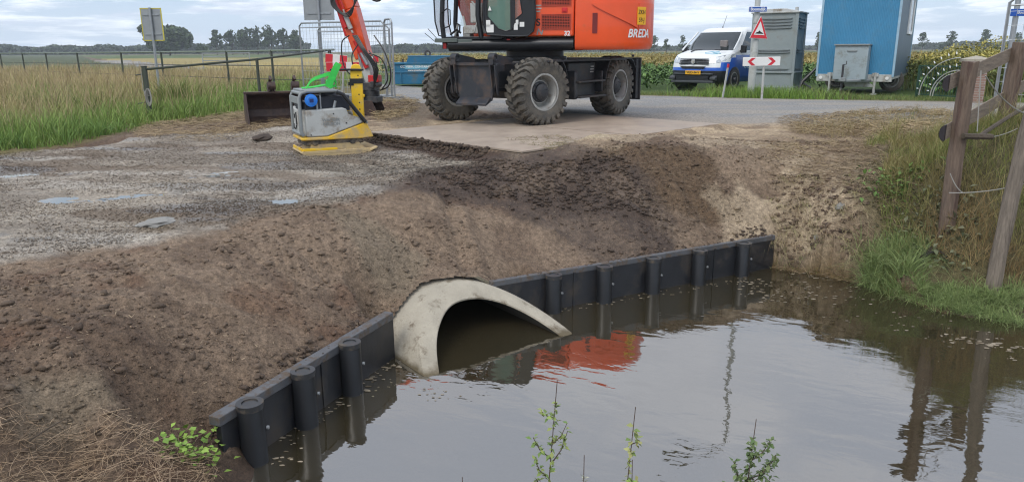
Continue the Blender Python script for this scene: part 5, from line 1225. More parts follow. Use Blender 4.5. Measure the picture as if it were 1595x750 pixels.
# ================================================================= signs and poles
def pole_at(px, py, z=0, y=None):
    q = P(px, py, z) if y is None else D(px, py, y); return q
def street_pole():
    q = D(1171, 128, 20.6); g = .0
    r = empty('street_lamp', (q.x, q.y, g), 0, 'tall grey lamp post carrying the blue street name sign beside the portable toilet', 'lamp post')
    p = MB(); p.tube([(0, 0, -.2), (0, 0, 1.55), (0, 0, 1.6), (0, 0, 7.9)], [.105, .10, .078, .05], 16); p.tube([(0, 0, 7.85), (-.05, 0, 8.2), (-.5, -.1, 8.45), (-1.1, -.2, 8.5)], [.05, .045, .04, .04], 10); p.cyl((0, 0, 1.95), (0, 0, 2.0), .09, n=16); p.build('pole', mat('pole_grey', (.40, .42, .40), .6, .1, var=.15, dirt=(.27, .28, .24), dscale=3), r)
    l = MB(); l.prism([(-1.1, 8.44), (-1.9, 8.46), (-2.0, 8.52), (-1.85, 8.60), (-1.1, 8.56)], -.36, -.06, 'y'); l.build('lamp_head', M['grey'], r, bevel=.02)
    sg = frame((-.02, -.12, 2.30), (1, .05, 0))
    a = MB(sg); a.box((0, 0, 0), (.50, .145, .02)); so_ = a.build('street_name_sign', M['white'], r, bevel=.006); b = MB(sg); b.box((0, 0, .011), (.47, .118, .006)); b.build('sign_face', M['sblue'], so_)
    text('Boomdijk', .105, sg @ Matrix.Translation((0, 0, .016)), M['white'], so_, bold=.003)
    # triangular speed-bump sign
    tf = frame((.055, -.13, 1.78), (1, .12, 0)) @ Matrix.Rotation(R(-3), 4, 'Z')
    def tri(s, z, t=.004): return MB(tf).prism([(-.24 * s, -.22 * s), (.24 * s, -.22 * s), (.0, .34 * s)], z, z + t, 'z')
    t = tri(1.06, 0, .014).build('warning_sign', M['whitesign'], r, bevel=.006); tri(1.0, .016).build('sign_border', M['signred'], t); tri(.62, .0215).build('sign_face', M['whitesign'], t)
    k = MB(tf); k.prism([(-.12, -.105), (.12, -.105), (.08, -.07), (.04, -.06), (.0, -.02), (-.04, -.06), (-.08, -.07)], .027, .030, 'z'); k.build('bump_symbol', M['ink'], t)
    bk = MB(); bk.box((.03, -.09, 1.9), (.03, .08, .03)); bk.box((0, -.08, 2.30), (.2, .05, .02)); bk.box((.03, -.09, 1.65), (.03, .08, .03)); bk.build('bracket', M['steel'], r)
street_pole()
def chevron():
    q = D(1186, 98, 19.6); g = gz1(q.x, q.y)
    r = empty('chevron_sign', (q.x, q.y, 0), 0, 'low white board with two red arrow chevrons pointing left and right', 'road sign')
    p = MB(); p.tube([(.09, .03, -.1), (.08, .03, .92)], .03, 10); p.build('post', M['lgrey'], r)
    f = frame((.0, -.0, .97), (1, -.02, 0)) @ Matrix.Rotation(R(.8), 4, 'Z')
    b = MB(f); b.box((0, 0, 0), (.96, .225, .022)); bo = b.build('board', M['whitesign'], r, bevel=.01)
    for s in (-1, 1):
        c = MB(f); X = Matrix.Translation((s * .255, 0, .0125)) @ Matrix.Scale(s, 4, (1, 0, 0))
        c.prism([(-.10, .095), (.0, .095), (.105, 0), (.0, -.095), (-.10, -.095), (.01, 0)], 0, .003, 'z', X); c.build('chevron', M['signred'], bo)
chevron()
def marker():
    q = D(610, 130, 20); 
    q = P(1193 - 0, 148, 0)
    q = D(1118, 120, 20.6)
    r = empty('marker_post', (D(1126, 136, 20.4).x, 20.4, 0), 0, 'slim leaning white roadside marker post with a red top in front of the van', 'marker post')
    p = MB(); p.tube([(0, 0, -.1), (.10, 0, .80)], [.045, .045], 8, flat=.5); p.build('post', M['lgrey'], r)
    t = MB(); t.tube([(.10, 0, .80), (.113, 0, .90)], .05, 8, flat=.5); t.build('reflector', M['signred'], r)
marker()
def backsign(px, pt, pb, y, w_, h_, edge, label, lean=0):
    q = D(px, pb, y); t = D(px, pt, y); g = gz1(q.x, y)
    r = empty('road_sign', (q.x, y, g), 0, label, 'road sign'); zt = t.z - g
    p = MB(); p.tube([(0, 0, -.2), (0, 0, zt)], .035, 12); p.build('pole', M['steel'], r)
    X = Matrix.Translation((0, .05, zt - h_ / 2 - .02)) @ Matrix.Rotation(R(lean), 4, 'Y')
    b = MB(X); b.box((0, 0, 0), (w_, .02, h_)); bo = b.build('sign_back', M['steel2'], r, bevel=.006)
    e = MB(X)
    for s in (-1, 1): e.box((s * w_ / 2, .0, 0), (.022, .03, h_ + .02)); e.box((0, 0, s * h_ / 2), (w_, .03, .022))
    e.build('sign_edge', M['yedge'] if edge else M['steel'], bo)
    c = MB(X)
    for z in (-h_ * .3, h_ * .3): c.box((0, -.022, z), (w_ * .8, .02, .035))
    c.build('bracket', M['steel'], bo)
backsign(241, 12, 80, 22, .58, .88, True, 'grey back of a rectangular road sign with a yellow rim before the big tree')
backsign(499, -22, 60, 21, .80, .86, False, 'grey back of a road sign with plain rim above the mesh site fence')
# ================================================================= mesh site fence panels
def mesh_panel(p0, p1, h, label, block=True, grp='mesh site fence panels', cat='site fence', bars=True, brace=False):
    p0 = Vector(p0); p1 = Vector(p1); e = p1 - p0; L = math.hypot(e.x, e.y)
    r = empty('site_fence', (p0.x, p0.y, p0.z), math.atan2(e.y, e.x), label, cat, grp); dz = p1.z - p0.z
    f = MB(); z = lambda t: dz * t / L
    f.tube([(0, 0, -.0), (0, 0, h - .08), (.08, 0, h), (L - .08, 0, h + dz), (L, 0, h - .08 + dz), (L, 0, dz)], .024, 8); f.tube([(0, 0, .15), (L, 0, .15 + dz)], .018, 6); f.tube([(0, 0, h - .12), (L, 0, h - .12 + dz)], .014, 6)
    f.build('frame', M['steel'], r)
    w = MB(); n = int(L / .11)
    for i in range(1, n): x = L * i / n; w.tube([(x, 0, .15 + z(x)), (x, 0, h - .02 + z(x))], .0035, 3, False)
    for i in range(1, 9): zz = .15 + (h - .15) * i / 9; w.tube([(0, 0.004, zz), (L, .004, zz + dz)], .0035, 3, False)
    w.build('wire_mesh', M['steel'], r)
    if block:
        for x in (0, L):
            b = MB(); b.prism([(-.33, 0), (.33, 0), (.30, .13), (.12, .13), (.10, .10), (-.10, .10), (-.12, .13), (-.30, .13)], -.11, .11, 'y', Matrix.Translation((x, 0, z(x))) @ Matrix.Rotation(R(8), 4, 'Z')); b.build('foot_block', M['block'], r, bevel=.01)
    return r
a0 = D(466, 38, 20.6); a1 = D(597, 30, 19.4)
mesh_panel((a0.x, 20.6, 0), (a1.x, 19.4, .0), 2.02, 'long mesh fence panel facing us behind the orange excavator arm')
mesh_panel((a0.x + .42, 20.9, 0), (a1.x + .05, 19.9, 0), 1.92, 'lower mesh fence panel standing just behind the long one')
b1 = D(612, 140, 19.2)
mesh_panel((a1.x + .02, 19.35, 0), (b1.x, 16.6, 0.02) if False else (a1.x + .28, 18.9, 0), 2.05, 'narrow mesh panel seen end-on with a concrete foot beside the straw', block=True)
# red and white barrier boards leaning on the fence
def board(c, w_, h_, rz, tilt, label, n=5):
    r = empty('barrier_board', c, rz, label, 'barrier board', 'red and white barrier boards')
    r.rotation_euler = (0, tilt, rz)
    b = MB(); b.box((0, 0, 0), (w_, .03, h_)); bo = b.build('board', M['whitesign'], r, bevel=.004); s = MB()
    for i in range(n):
        if i % 2 == 0: s.box((-w_ / 2 + (i + .5) * w_ / n, -.017, 0), (w_ / n, .006, h_ - .01))
    s.build('stripe', M['signred'], bo)
    p = MB(); p.box((-w_ / 2 + .1, .04, -.35), (.04, .04, .9)); p.box((w_ / 2 - .1, .04, -.35), (.04, .04, .9)); p.build('leg', M['lgrey'], r)
q = D(534, 104, 18.6); board((q.x, 18.6, q.z), .80, .22, R(2), 0, 'red and white barrier board in front of the mesh fence, lower one')
q = D(524, 92, 19.0); board((q.x, 19.0, q.z), .55, .22, R(-5), R(6), 'red end of a barrier board sticking up behind the striped one', 3)
q = D(577, 92, 19.1); board((q.x, 19.1, q.z), .40, .16, R(5), 0, 'short barrier board half hidden behind the excavator arm', 3)
# right hand site fence with its foot and the round traffic posts
c0 = D(1546, 178, 11.6); c1 = D(1640, 150, 9.6)
g0 = gz1(c0.x, 11.6)
mesh_panel((c0.x, 11.6, 0.02), (9.2, 10.2, .10), 2.0, 'mesh fence panel on a concrete foot at the right behind the wooden posts')
def slab():
    q = on_ground(1503, 184); b = MB(); b.prism([(-.36, 0), (.36, 0), (.33, .12), (.14, .12), (.12, .09), (-.12, .09), (-.14, .12), (-.33, .12)], -.12, .12, 'y'); o = b.build('foot_block', M['block'], bevel=.01, loc=(q.x, q.y, q.z - .02)); o.rotation_euler = (0, 0, R(-8)); tag(o, 'loose grey concrete fence foot between the sand and the right wooden fence', 'concrete block')
slab()
def right_pole():
    q = D(1583, 20, 15.0); r = empty('name_sign_pole', (q.x, 15.0, 0), 0, 'grey pole with a small blue sign at the right edge above the wooden fence', 'sign pole')
    p = MB(); p.tube([(0, 0, -.2), (0, 0, 2.6)], .05, 12); p.build('pole', M['steel'], r)
    s = MB(); s.box((.12, -.07, q.z + .0), (.55, .02, .135)); so_ = s.build('street_name_sign', M['sblue'], r, bevel=.005); text('Boomdijk', .08, frame((.12, -.083, q.z), (1, 0, 0)), M['white'], so_)
right_pole()
# ================================================================= brick pillar and ornamental gate
def pillar():
    q = D(1512, 150, 18.6); r = empty('gate_pillar', (q.x, 18.6, -.05), R(-20), 'square brick gate pillar with a pale stone cap across the road', 'gate pillar')
    b = MB(); b.box((0, 0, .50), (.46, .46, 1.0)); b.build('shaft', M['brick'], r)
    c = MB(); c.box((0, 0, 1.03), (.60, .60, .07)); c.add([(-.30, -.30, 1.065), (.30, -.30, 1.065), (.30, .30, 1.065), (-.30, .30, 1.065), (0, 0, 1.15)], [(0, 1, 4), (1, 2, 4), (2, 3, 4), (3, 0, 4), (3, 2, 1, 0)]); c.build('cap', M['conc'], r)
    g = D(1427, 150, 20.0); e = Vector((q.x - .25 - g.x, 18.7 - 20.0, 0)); L = e.length
    r2 = empty('ornamental_gate', (g.x, 20.0, 0), math.atan2(e.y, e.x), 'dark green wrought iron gate with arcs and white spear tips beside the brick pillar', 'gate')
    f = MB(); f.box((0, 0, .42), (.05, .05, .86)); f.box((L, 0, .42), (.05, .05, .86)); f.box((L / 2, 0, .83), (L, .03, .03)); f.box((L / 2, 0, .10), (L, .03, .03))
    n = 16
    for i in range(1, n): f.box((L * i / n, 0, .46), (.012, .012, .74))
    f.build('gate_frame', mat('gate_green', (.02, .06, .035), .5), r2)
    a = MB(); t = MB()
    for cx, cr in ((L * .98, L * .90), (L * .98, L * .62), (L * .98, L * .56)):
        pts = [(cx - cr * math.cos(R(s_)), -.02, .08 + cr * .80 * math.sin(R(s_))) for s_ in np.linspace(0, 88, 18)]; a.tube(pts, .014, 5)
    for cr, nn in ((L * .97, 8), (L * .70, 7)):
        for s_ in np.linspace(8, 82, nn):
            p = Vector((L * .98 - cr * math.cos(R(s_)), -.02, .10 + cr * .82 * math.sin(R(s_)))); d_ = Vector((-math.cos(R(s_)), 0, math.sin(R(s_)))).normalized() * .035
            t.tube([p - d_, p - d_ * .2, p + d_ * 1.4], [.008, .018, .002], 6)
    a.build('arc', M['lgrey'], r2); t.build('spear_tip', M['white'], r2)
pillar()
# ================================================================= green tube fences on the left
def tube_fence(pts, h, label, posts, r_=.035, low=True, m=None):
    """pts: world (x,y,z top) list; posts: fractions"""
    p0 = Vector(pts[0]); r = empty('tube_fence', (p0.x, p0.y, 0), 0, label, 'fence')
    loc = [Vector(p) - Vector((p0.x, p0.y, 0)) for p in pts]
    a = MB(); a.tube(loc, r_, 8); a.build('top_rail', m or M['gfence'], r)
    if low:
        b = MB()
        for dz in (.45, .85): b.tube([p - Vector((0, 0, dz)) for p in loc], .012, 5)
        b.build('wire', M['gfence'], r)
    for t in posts:
        k = t * (len(loc) - 1); i = min(int(k), len(loc) - 2); q = loc[i].lerp(loc[i + 1], k - i)
        p = MB(); p.tube([(q.x, q.y, q.z - h), (q.x, q.y, q.z + .02)], r_ * 1.25, 8); p.build('post', M['gfence'], r)
A = D(0, 83.5, 40.5); B = D(352, 80.2, 25); C_ = D(520, 77.5, 21.2)
tube_fence([(A.x - 3, 42, A.z), (A.x, 40.5, A.z), (B.x, 25, B.z), (C_.x, 21.2, C_.z)], 1.3, 'long pale green tube fence along the far edge of the tall grass', [.333, .383, .43, .485, .55, .60, .667, .82, .99], .028, True, M['gfence2'])
G0 = on_ground(231, 188); G1 = D(512, 78.5, 21.0)
t0 = D(227, 108, G0.y); mid = D(400, 92.5, 16.8)
tube_fence([(t0.x, G0.y, t0.z), (mid.x, 16.8, mid.z), (G1.x, 21.0, G1.z)], 1.2, 'dark green tube gate rail starting at the post with the rope', [.5, 1.0], .026, False)
def gate_post():
    z = G0.z; h = t0.z - z + .05; r = empty('gate_post', (t0.x - .03, G0.y, z), 0, 'dark green steel post wound with pale rope at the end of the tall grass', 'post')
    p = MB(); p.box((0, 0, h / 2 - .1), (.085, .085, h + .2)); p.box((0, 0, h + .01), (.10, .10, .02)); p.build('shaft', M['gfence'], r, bevel=.006)
    q = MB(); q.tube([(-.02, 0, h - .14), (-.20, 0, h - .17)], .012, 5); q.tube([(-.02, 0, h - .72), (-.22, 0, h - .76)], .012, 5); q.build('hinge_pin', M['gfence'], r)
    c = MB()
    for k in range(4):
        c.tube([(.055 + .035 * math.sin(t) * (1 + .25 * k) , -.055 - .01 * k, h - .62 + (.12 + .02 * k) * math.cos(t)) for t in np.linspace(0, 2 * math.pi, 20)], .008, 5, False)
    for k in range(4): c.tube([(.058 * math.cos(t), .058 * math.sin(t), h - .58 + .03 * k + .02 * math.sin(t)) for t in np.linspace(0, 2 * math.pi, 14)], .009, 5, False)
    c.tube([(-.05, -.05, h - .05), (-.055, -.05, h - .5)], .008, 5); c.build('rope', M['cord'], r)
gate_post()
q = D(352, 89, 60); mb_ = MB()
hr = empty('field_hurdle', (q.x, 60, 0), R(5), 'pale metal hurdle far out in the field left of the grove', 'hurdle')
for z in (.3, .6, .9, 1.15): mb_.tube([(-.9 * 2, 0, z), (1.8, 0, z)], .035, 5)
for x in (-1.8, 0, 1.8): mb_.tube([(x, 0, 0), (x, 0, 1.2)], .04, 5)
mb_.build('frame', M['steel'], hr)
# ================================================================= wooden field fence on the right bank
def wood_post(name, px, py, z, w_, top, lean, label, m, rough_=1):
    q = P(px, py, z); T = D(top[0], top[1], q.y); h = T.z - z
    o = MB(); n = 12; dx = T.x - q.x
    for i in range(n):
        t0_, t1_ = i / n, (i + 1) / n
    pts = [(dx * t, .03 * math.sin(t * 3), -.35 + (h + .35) * t) for t in np.linspace(0, 1, n + 1)]
    vs = []; k = 8
    for i, p in enumerate(pts):
        for j in range(k):
            a = 2 * math.pi * (j + .5) / k; rr_ = w_ / 2 * (1.08 if j % 2 == 0 else 1.08) * (1 + .05 * math.sin(i * 1.7 + j * 2.1)) * (1.02 - .04 * i / n)
            vs.append((p[0] + rr_ * math.cos(a + .3), p[1] + rr_ * math.sin(a + .3), p[2] + (0 if i < n else .012 * math.sin(j * 2.3))))
    o.add(vs, [(i * k + j, i * k + (j + 1) % k, (i + 1) * k + (j + 1) % k, (i + 1) * k + j) for i in range(n) for j in range(k)] + [list(range(k))[::-1], [n * k + j for j in range(k)]])
    ob = o.build(name, m, loc=(q.x, q.y, z), bevel=.006, smooth=0); tag(ob, label, 'fence post', 'wooden posts on the right bank'); return q, T
p1, t1 = wood_post('wooden_post', 1478, 340, -.43, .150, (1512, 96), 0, 'thick square brown wooden post carrying the cut rail ends', M['wood'])
p2q = D(1563, 205, 8.75); p2, t2 = wood_post('wooden_post', 1563, 205, p2q.z, .165, (1591, 66), 0, 'reddish brown wooden post further up the bank at the right', M['wood'])
p3, t3 = wood_post('wooden_post', 1553, 404, -.72, .135, (1615, 150), 0, 'leaning grey cracked wooden post standing beside the drain pipe', M['woodg'])
def rails():
    e = Vector((t2.x - t1.x, p2.y - p1.y, 0)).normalized()
    for nm, (a, b), lab in (('top', ((1500, 123), (1586, 83)), 'upper weathered wooden fence rail with a dark sawn end'), ('low', ((1493, 200), (1573, 152)), 'lower weathered wooden fence rail with a dark sawn end')):
        A_ = D(a[0], a[1], p1.y - .02); B_ = D(b[0], b[1], p2.y - .02); dd = (B_ - A_); L = dd.length; u = dd.normalized()
        S = A_ - u * .30; off = Vector((-.0, -.10, 0)); S = S + Vector((.04, .13, 0)); L2 = L + 2.2
        r = empty('fence_rail', S, math.atan2(u.y, u.x), lab, 'fence rail', 'rails of the wooden fence'); sl_ = u.z / math.hypot(u.x, u.y)
        # half-round rail
        prof = [(.0, -.078), (.0, .078)] + [(.05 * math.sin(R(t)), .078 * math.cos(R(t))) for t in np.linspace(20, 160, 8)]
        o = MB(Matrix.Shear('XY', 4, (0, 0)) if False else Matrix(((1, 0, 0, 0), (0, 1, 0, 0), (sl_, 0, 1, 0), (0, 0, 0, 1))))
        o.prism(prof, 0, L2, 'x'); o.build('beam', M['rail'], r, bevel=.004)
        c = MB(Matrix(((1, 0, 0, 0), (0, 1, 0, 0), (sl_, 0, 1, 0), (0, 0, 0, 1)))); c.prism([(p[0] * 1.03, p[1] * 1.03) for p in prof], -.012, .03, 'x'); c.build('end_cap', M['bitumen'], r)
rails()
def fence_wires():
    r = empty('fence_wire', (p1.x, p1.y, 0), 0, 'slack pale fence wires strung between the wooden posts', 'wire'); o = MB(); b = Vector((p1.x, p1.y, 0))
    def sag(A_, B_, s_, n=14): return [A_.lerp(B_, t) - Vector((0, 0, s_ * 4 * t * (1 - t))) - b for t in np.linspace(0, 1, n)]
    o.tube(sag(D(1535, 118, p1.y - .05), D(1600, 178, 7.9), .06), .007, 5)
    o.tube(sag(D(1478, 300, p1.y - .11), D(1600, 285, 7.0), .03), .005, 5); o.tube(sag(D(1480, 270, p1.y - .11), D(1500, 300, p1.y - .12), .03), .005, 5)
    o.tube(sag(D(1505, 212, p1.y - .10), D(1585, 200, 8.2), .05), .005, 5)
    o.tube(sag(D(1528, 110, p1.y - .1), D(1522, 205, p1.y - .1), .0), .006, 5); o.build('strand', M['cord'], r)
    o2 = MB(); o2.tube(sag(D(1521, 215, p1.y - .06), D(1600, 165, 8.6), -.01), .022, 6); o2.tube(sag(D(1500, 212, p1.y - .1), D(1545, 213, p1.y), .0), .03, 6); o2.build('branch', M['bark'], r)
fence_wires()
def drain():
    q = P(1478, 412, -.86); r = empty('drain_pipe', (q.x, q.y + .05, q.z), R(-10), 'old black drain pipe opening half hidden in the bank grass', 'drain pipe')
    for dx, rr_ in ((-.10, .13), (.17, .115)):
        o = MB(); o.lathe([(rr_ * .88, 0), (rr_, 0), (rr_, .8), (rr_ * .88, .8)], 24, Matrix.Translation((dx, 0, 0)), closed=True); o.build('pipe', M['bitumen'], r)
        k = MB(); k.cyl((dx, .3, 0), (dx, .32, 0), rr_ * .9); k.build('bore', M['ink'], r)
drain()
# concrete lump on the gravel, small stones
def lump(px, py, s, label, m, name='stone', nm='rubble'):
    q = on_ground(px, py); o = MB(); import bmesh
    me = bpy.data.meshes.new(name); bm = bmesh.new(); bmesh.ops.create_icosphere(bm, subdivisions=3, radius=1)
    for v in bm.verts:
        n = fbm(v.co.x * 1.5 + 9 * px, v.co.y * 1.5 + v.co.z * 2, 3, px); v.co = Vector((v.co.x * s[0], v.co.y * s[1], max(v.co.z, -.5) * s[2])) * (.65 + .7 * float(n))
    bm.to_mesh(me); bm.free(); me.materials.append(m); ob = bpy.data.objects.new(name, me); COL.objects.link(ob); ob.location = q + Vector((0, 0, s[2] * .1)); ob.rotation_euler = (0, 0, px); tag(ob, label, nm)
lump(246, 347, (.18, .14, .045), 'flat pale lump of broken concrete lying on the gravel', M['block'])
lump(1307, 331, (.05, .045, .045), 'pale stone on the eroded bank right of the sheet wall', M['block'])
lump(1272, 373, (.035, .03, .03), 'small dark stone low on the eroded bank', M['block'])
lump(410, 216, (.30, .14, .05), 'clump of dark earth beside the loose bucket', mat('earth', (.06, .042, .03), .95, bump=.8))
# ================================================================= vegetation
def blades(x, y, z, h, w, col, lean=.4, segs=3, dirn=None, droop=.25, jit=.25):
    """tapered, bent blades as one big array; returns (v, f, c)"""
    n = len(x); th = rng.uniform(0, 2 * math.pi, n) if dirn is None else dirn
    fa = rng.uniform(0, math.pi, n); wx, wy = np.cos(fa) * w / 2, np.sin(fa) * w / 2
    ln = np.abs(rng.normal(lean, lean * .5, n)); V = []; Cc = []
    for k in range(segs + 1):
        t = k / segs; rad = ln * h * t ** 1.7; zz = h * (t - droop * ln * t ** 3); tw = (1 - t) ** .7 * .92 + .08
        cx = x + np.cos(th) * rad; cy = y + np.sin(th) * rad
        V.append(np.stack([cx - wx * tw, cy - wy * tw, z + zz], -1)); V.append(np.stack([cx + wx * tw, cy + wy * tw, z + zz], -1))
        Cc += [col, col]
    V = np.stack(V, 1); Cc = np.stack(Cc, 1); m = 2 * (segs + 1)
    base = (np.arange(n) * m)[:, None, None]; q = np.array([[2 * k, 2 * k + 1, 2 * k + 3, 2 * k + 2] for k in range(segs)])[None]
    return V.reshape(-1, 3), (base + q).reshape(-1, 4), Cc.reshape(-1, 3)
def join(parts):
    vo = 0; V, F, Cc = [], [], []
    for v, f, c in parts: V.append(v); F.append(f + vo); Cc.append(c); vo += len(v)
    return np.vstack(V), np.vstack(F), np.vstack(Cc)
def cmix(c0, c1, t): return np.array(c0)[None] * (1 - t[:, None]) + np.array(c1)[None] * t[:, None]
def jit(c, a=.25): return c * rng.uniform(1 - a, 1 + a, (len(c), 1))
def scatter(poly, n):
    p = np.array(poly); lo = p.min(0); hi = p.max(0); xs, ys = [], []; tot = 0
    while tot < n:
        x = rng.uniform(lo[0], hi[0], n * 2); y = rng.uniform(lo[1], hi[1], n * 2); k = poly_sd(x, y, poly) > 0; xs.append(x[k]); ys.append(y[k]); tot += k.sum()
    return np.concatenate(xs)[:n], np.concatenate(ys)[:n]
def vscatter(poly, n, p=1.4):
    """scatter with density falling with distance from the place the photo was taken (detail only where it shows)"""
    x, y = scatter(poly, n * 4); r = np.hypot(x, y); wgt = (r.min() / r) ** p; k = rng.uniform(0, 1, len(x)) < wgt; return x[k][:n], y[k][:n]
GRASS_F = M['foliage']
def put(name, parts, label, m=None, kind='stuff'):
    v, f, c = join(parts); o = np_mesh(name, v, f, m or GRASS_F, c); tag(o, label, kind=kind) if kind else None; return o
# ---- tall rough grass in the left field
TAN = (.52, .40, .22); TAN2 = (.36, .30, .13); GRN = (.13, .22, .035); GRN2 = (.24, .33, .075); OLV = (.13, .14, .05)
GL2 = W2([(-260, 246), (0, 234), (90, 225), (150, 216), (200, 205), (222, 196), (300, 188), (372, 178), (460, 150), (560, 140), (600, 120)], -.12) + [(-10, 40), (-30, 50), (-50, 40), (-16, 8)]
parts = []
x, y = vscatter(GL2, 120000, 1.6); z = gz(x, y); d = np.hypot(x, y)
edge = np.minimum(poly_sd(x, y, GL2), 6); gn = fbm(x * .6, y * .6, 4, 90); g2 = fbm(x * 2.2, y * 2.2, 3, 91)
front = sstep(3.4, .8, edge + (gn - .5) * 4) * sstep(-5.4, -6.4, x + (g2 - .5) * 1.5)           # green band along the gravel
green = np.clip(front + sstep(.57, .66, gn) * .8, 0, 1)
c = cmix(TAN, TAN2, sstep(.35, .65, g2)); c = c * (1 - green[:, None]) + cmix(GRN, GRN2, rng.uniform(0, 1, len(x))) * green[:, None]
h = (.28 + .40 * g2 + .16 * rng.uniform(-1, 1, len(x))) * (.8 + .3 * (1 - green)) * sstep(-.05, .8, edge + .2); h = np.clip(h, .06, .75)
parts.append(blades(x, y, z - .02, h, .009 * (d / 11) ** .9 + .003, jit(c), .38))
# bolder clumps
def clump(cx, cy, n, r_, hh, ca, cb, lean=.5, w=.010):
    a = rng.uniform(0, 6.28, n); q = np.abs(rng.normal(0, r_ * .5, n)); x = cx + np.cos(a) * q; y = cy + np.sin(a) * q
    return blades(x, y, gz(x, y) - .02, hh * rng.uniform(.55, 1.1, n), np.full(n, w), jit(cmix(ca, cb, rng.uniform(0, 1, n))), lean, 4, a + rng.normal(0, .5, n), .5)
cx, cy = vscatter(GL2, 420, 1.2); e_ = poly_sd(cx, cy, GL2); gf = fbm(cx * .6, cy * .6, 4, 90)
for i in range(len(cx)):
    isg = (e_[i] < 3.0 and cx[i] < -5.9) or gf[i] > .58
    parts.append(clump(cx[i], cy[i], 45, .22, rng.uniform(.35, .72), GRN if isg else TAN2, GRN2 if isg else TAN, .5, .009 * (math.hypot(cx[i], cy[i]) / 11)))
for k in range(60):
    q = P(rng.uniform(-60, 218), 0 or rng.uniform(205, 238), -.12)
    if poly_sd(np.array([q.x]), np.array([q.y]), GL2)[0] > .0: parts.append(clump(q.x, q.y, 60, .25, rng.uniform(.3, .55), (.07, .15, .02), (.17, .28, .05), .7, .010))
q = D(268, 95, 19); parts.append(clump(q.x, 19, 380, .9, 1.0, (.10, .16, .03), (.25, .27, .07), .4, .018))
for px in (70, 30, 120): 
    q = D(px, 95, 17); parts.append(clump(q.x, 17, 260, 1.1, .75, (.13, .19, .04), (.2, .22, .06), .4, .018))
# feathery dry seed stalks
x, y = vscatter(GL2, 9000, 1.2); z = gz(x, y); d = np.hypot(x, y); parts.append(blades(x, y, z, rng.uniform(.5, .95, len(x)) * sstep(0, 1.2, poly_sd(x, y, GL2)) + .05, .007 * d / 11 + .002, jit(cmix((.42, .33, .18), (.30, .22, .12), rng.uniform(0, 1, len(x)))), .25))
put('tall_grass', parts, 'tall tan and green rough grass filling the left field')
# dry trampled straw between grass and bucket, by the fence foot and on the haul road edge
def straw(poly, n, ln, wd, ca, cb, lift=.03, name='dry_straw', label='', p=0):
    x, y = scatter(poly, n) if not p else vscatter(poly, n, p); n = len(x); z = gz(x, y) + rng.uniform(0, lift, n); a = rng.uniform(0, 6.28, n); L_ = ln * rng.uniform(.4, 1.3, n)
    V = []; pts = 4; bend = rng.normal(0, .35, n); pz = rng.normal(0, .18, n)
    for k in range(pts):
        t = k / (pts - 1) - .5; cx = x + np.cos(a + bend * t) * L_ * t; cy = y + np.sin(a + bend * t) * L_ * t; zz = z + L_ * pz * t + .25 * L_ * (.25 - t * t) * rng.uniform(0, 1, n) * .6
        V.append(np.stack([cx, cy, zz], -1)); V.append(np.stack([cx - np.sin(a) * wd, cy + np.cos(a) * wd, zz + wd * .5], -1))
    V = np.stack(V, 1); m = 2 * pts; base = (np.arange(n) * m)[:, None, None]; q = np.array([[2 * k, 2 * k + 1, 2 * k + 3, 2 * k + 2] for k in range(pts - 1)])[None]
    c = jit(cmix(ca, cb, rng.uniform(0, 1, n)), .3); c = np.repeat(c[:, None], m, 1)
    return V.reshape(-1, 3), (base + q).reshape(-1, 4), c.reshape(-1, 3)
SA, SB = (.36, .27, .14), (.20, .14, .075)
st = [straw(W2([(575, 178), (580, 160), (620, 150), (655, 165), (640, 182), (590, 192)]), 2600, .22, .006, SA, (.27, .20, .10), .10),
      straw(W2([(210, 216), (225, 190), (300, 185), (380, 178), (470, 165), (560, 160), (575, 180), (470, 205), (330, 222)], -.1), 7000, .22, .005, SA, SB, .05),
      straw(W2([(1210, 190), (1330, 180), (1470, 178), (1490, 196), (1420, 215), (1250, 205)]), 5200, .20, .006, SA, SB, .12),
      straw(W2([(1000, 240), (1100, 235), (1150, 250), (1090, 268), (1000, 262)]), 450, .12, .004, (.2, .15, .09), (.09, .06, .04), .04),
      straw(W2([(780, 218), (870, 212), (930, 225), (860, 235)]), 700, .14, .005, (.22, .17, .08), (.13, .12, .05), .04),
      straw(W2([(1180, 225), (1430, 210), (1440, 250), (1350, 265), (1200, 250)], -.05), 1500, .16, .005, SA, SB, .03),
      straw(W2([(1190, 420), (1210, 330), (1300, 280), (1420, 300), (1440, 380), (1340, 430), (1260, 425)], -.6), 5200, .16, .004, (.30, .22, .13), (.14, .09, .055), .05)]
put('dry_straw', st, 'dry flattened straw and hay strewn on the bare earth')
x, y = scatter(W2([(1230, 200), (1350, 186), (1470, 180), (1490, 194), (1400, 205), (1300, 210)]), 1500); z = gz(x, y)
put('dry_grass', [blades(x, y, z, rng.uniform(.06, .28, len(x)), np.full(len(x), .006), jit(cmix(SA, (.28, .25, .1), rng.uniform(0, 1, len(x)))), .6)], 'low dry grass stubble at the edge of the asphalt road')
# hay swept on the near bank, bottom left
HAY = [tuple(on_ground(px, py)[:2]) for px, py in ((-60, 645), (60, 652), (150, 668), (240, 682), (290, 702), (345, 738))] + [(-1.62, 3.0), (-1.7, 2.2), (-5.5, 2.2)]
x0 = [straw(HAY, 9000, .12, .0016, (.42, .30, .18), (.22, .14, .08), .05), straw(HAY, 2600, .22, .0014, (.46, .34, .22), (.30, .21, .13), .09)]
put('hay', x0, 'pale pinkish hay lying on the near bank')
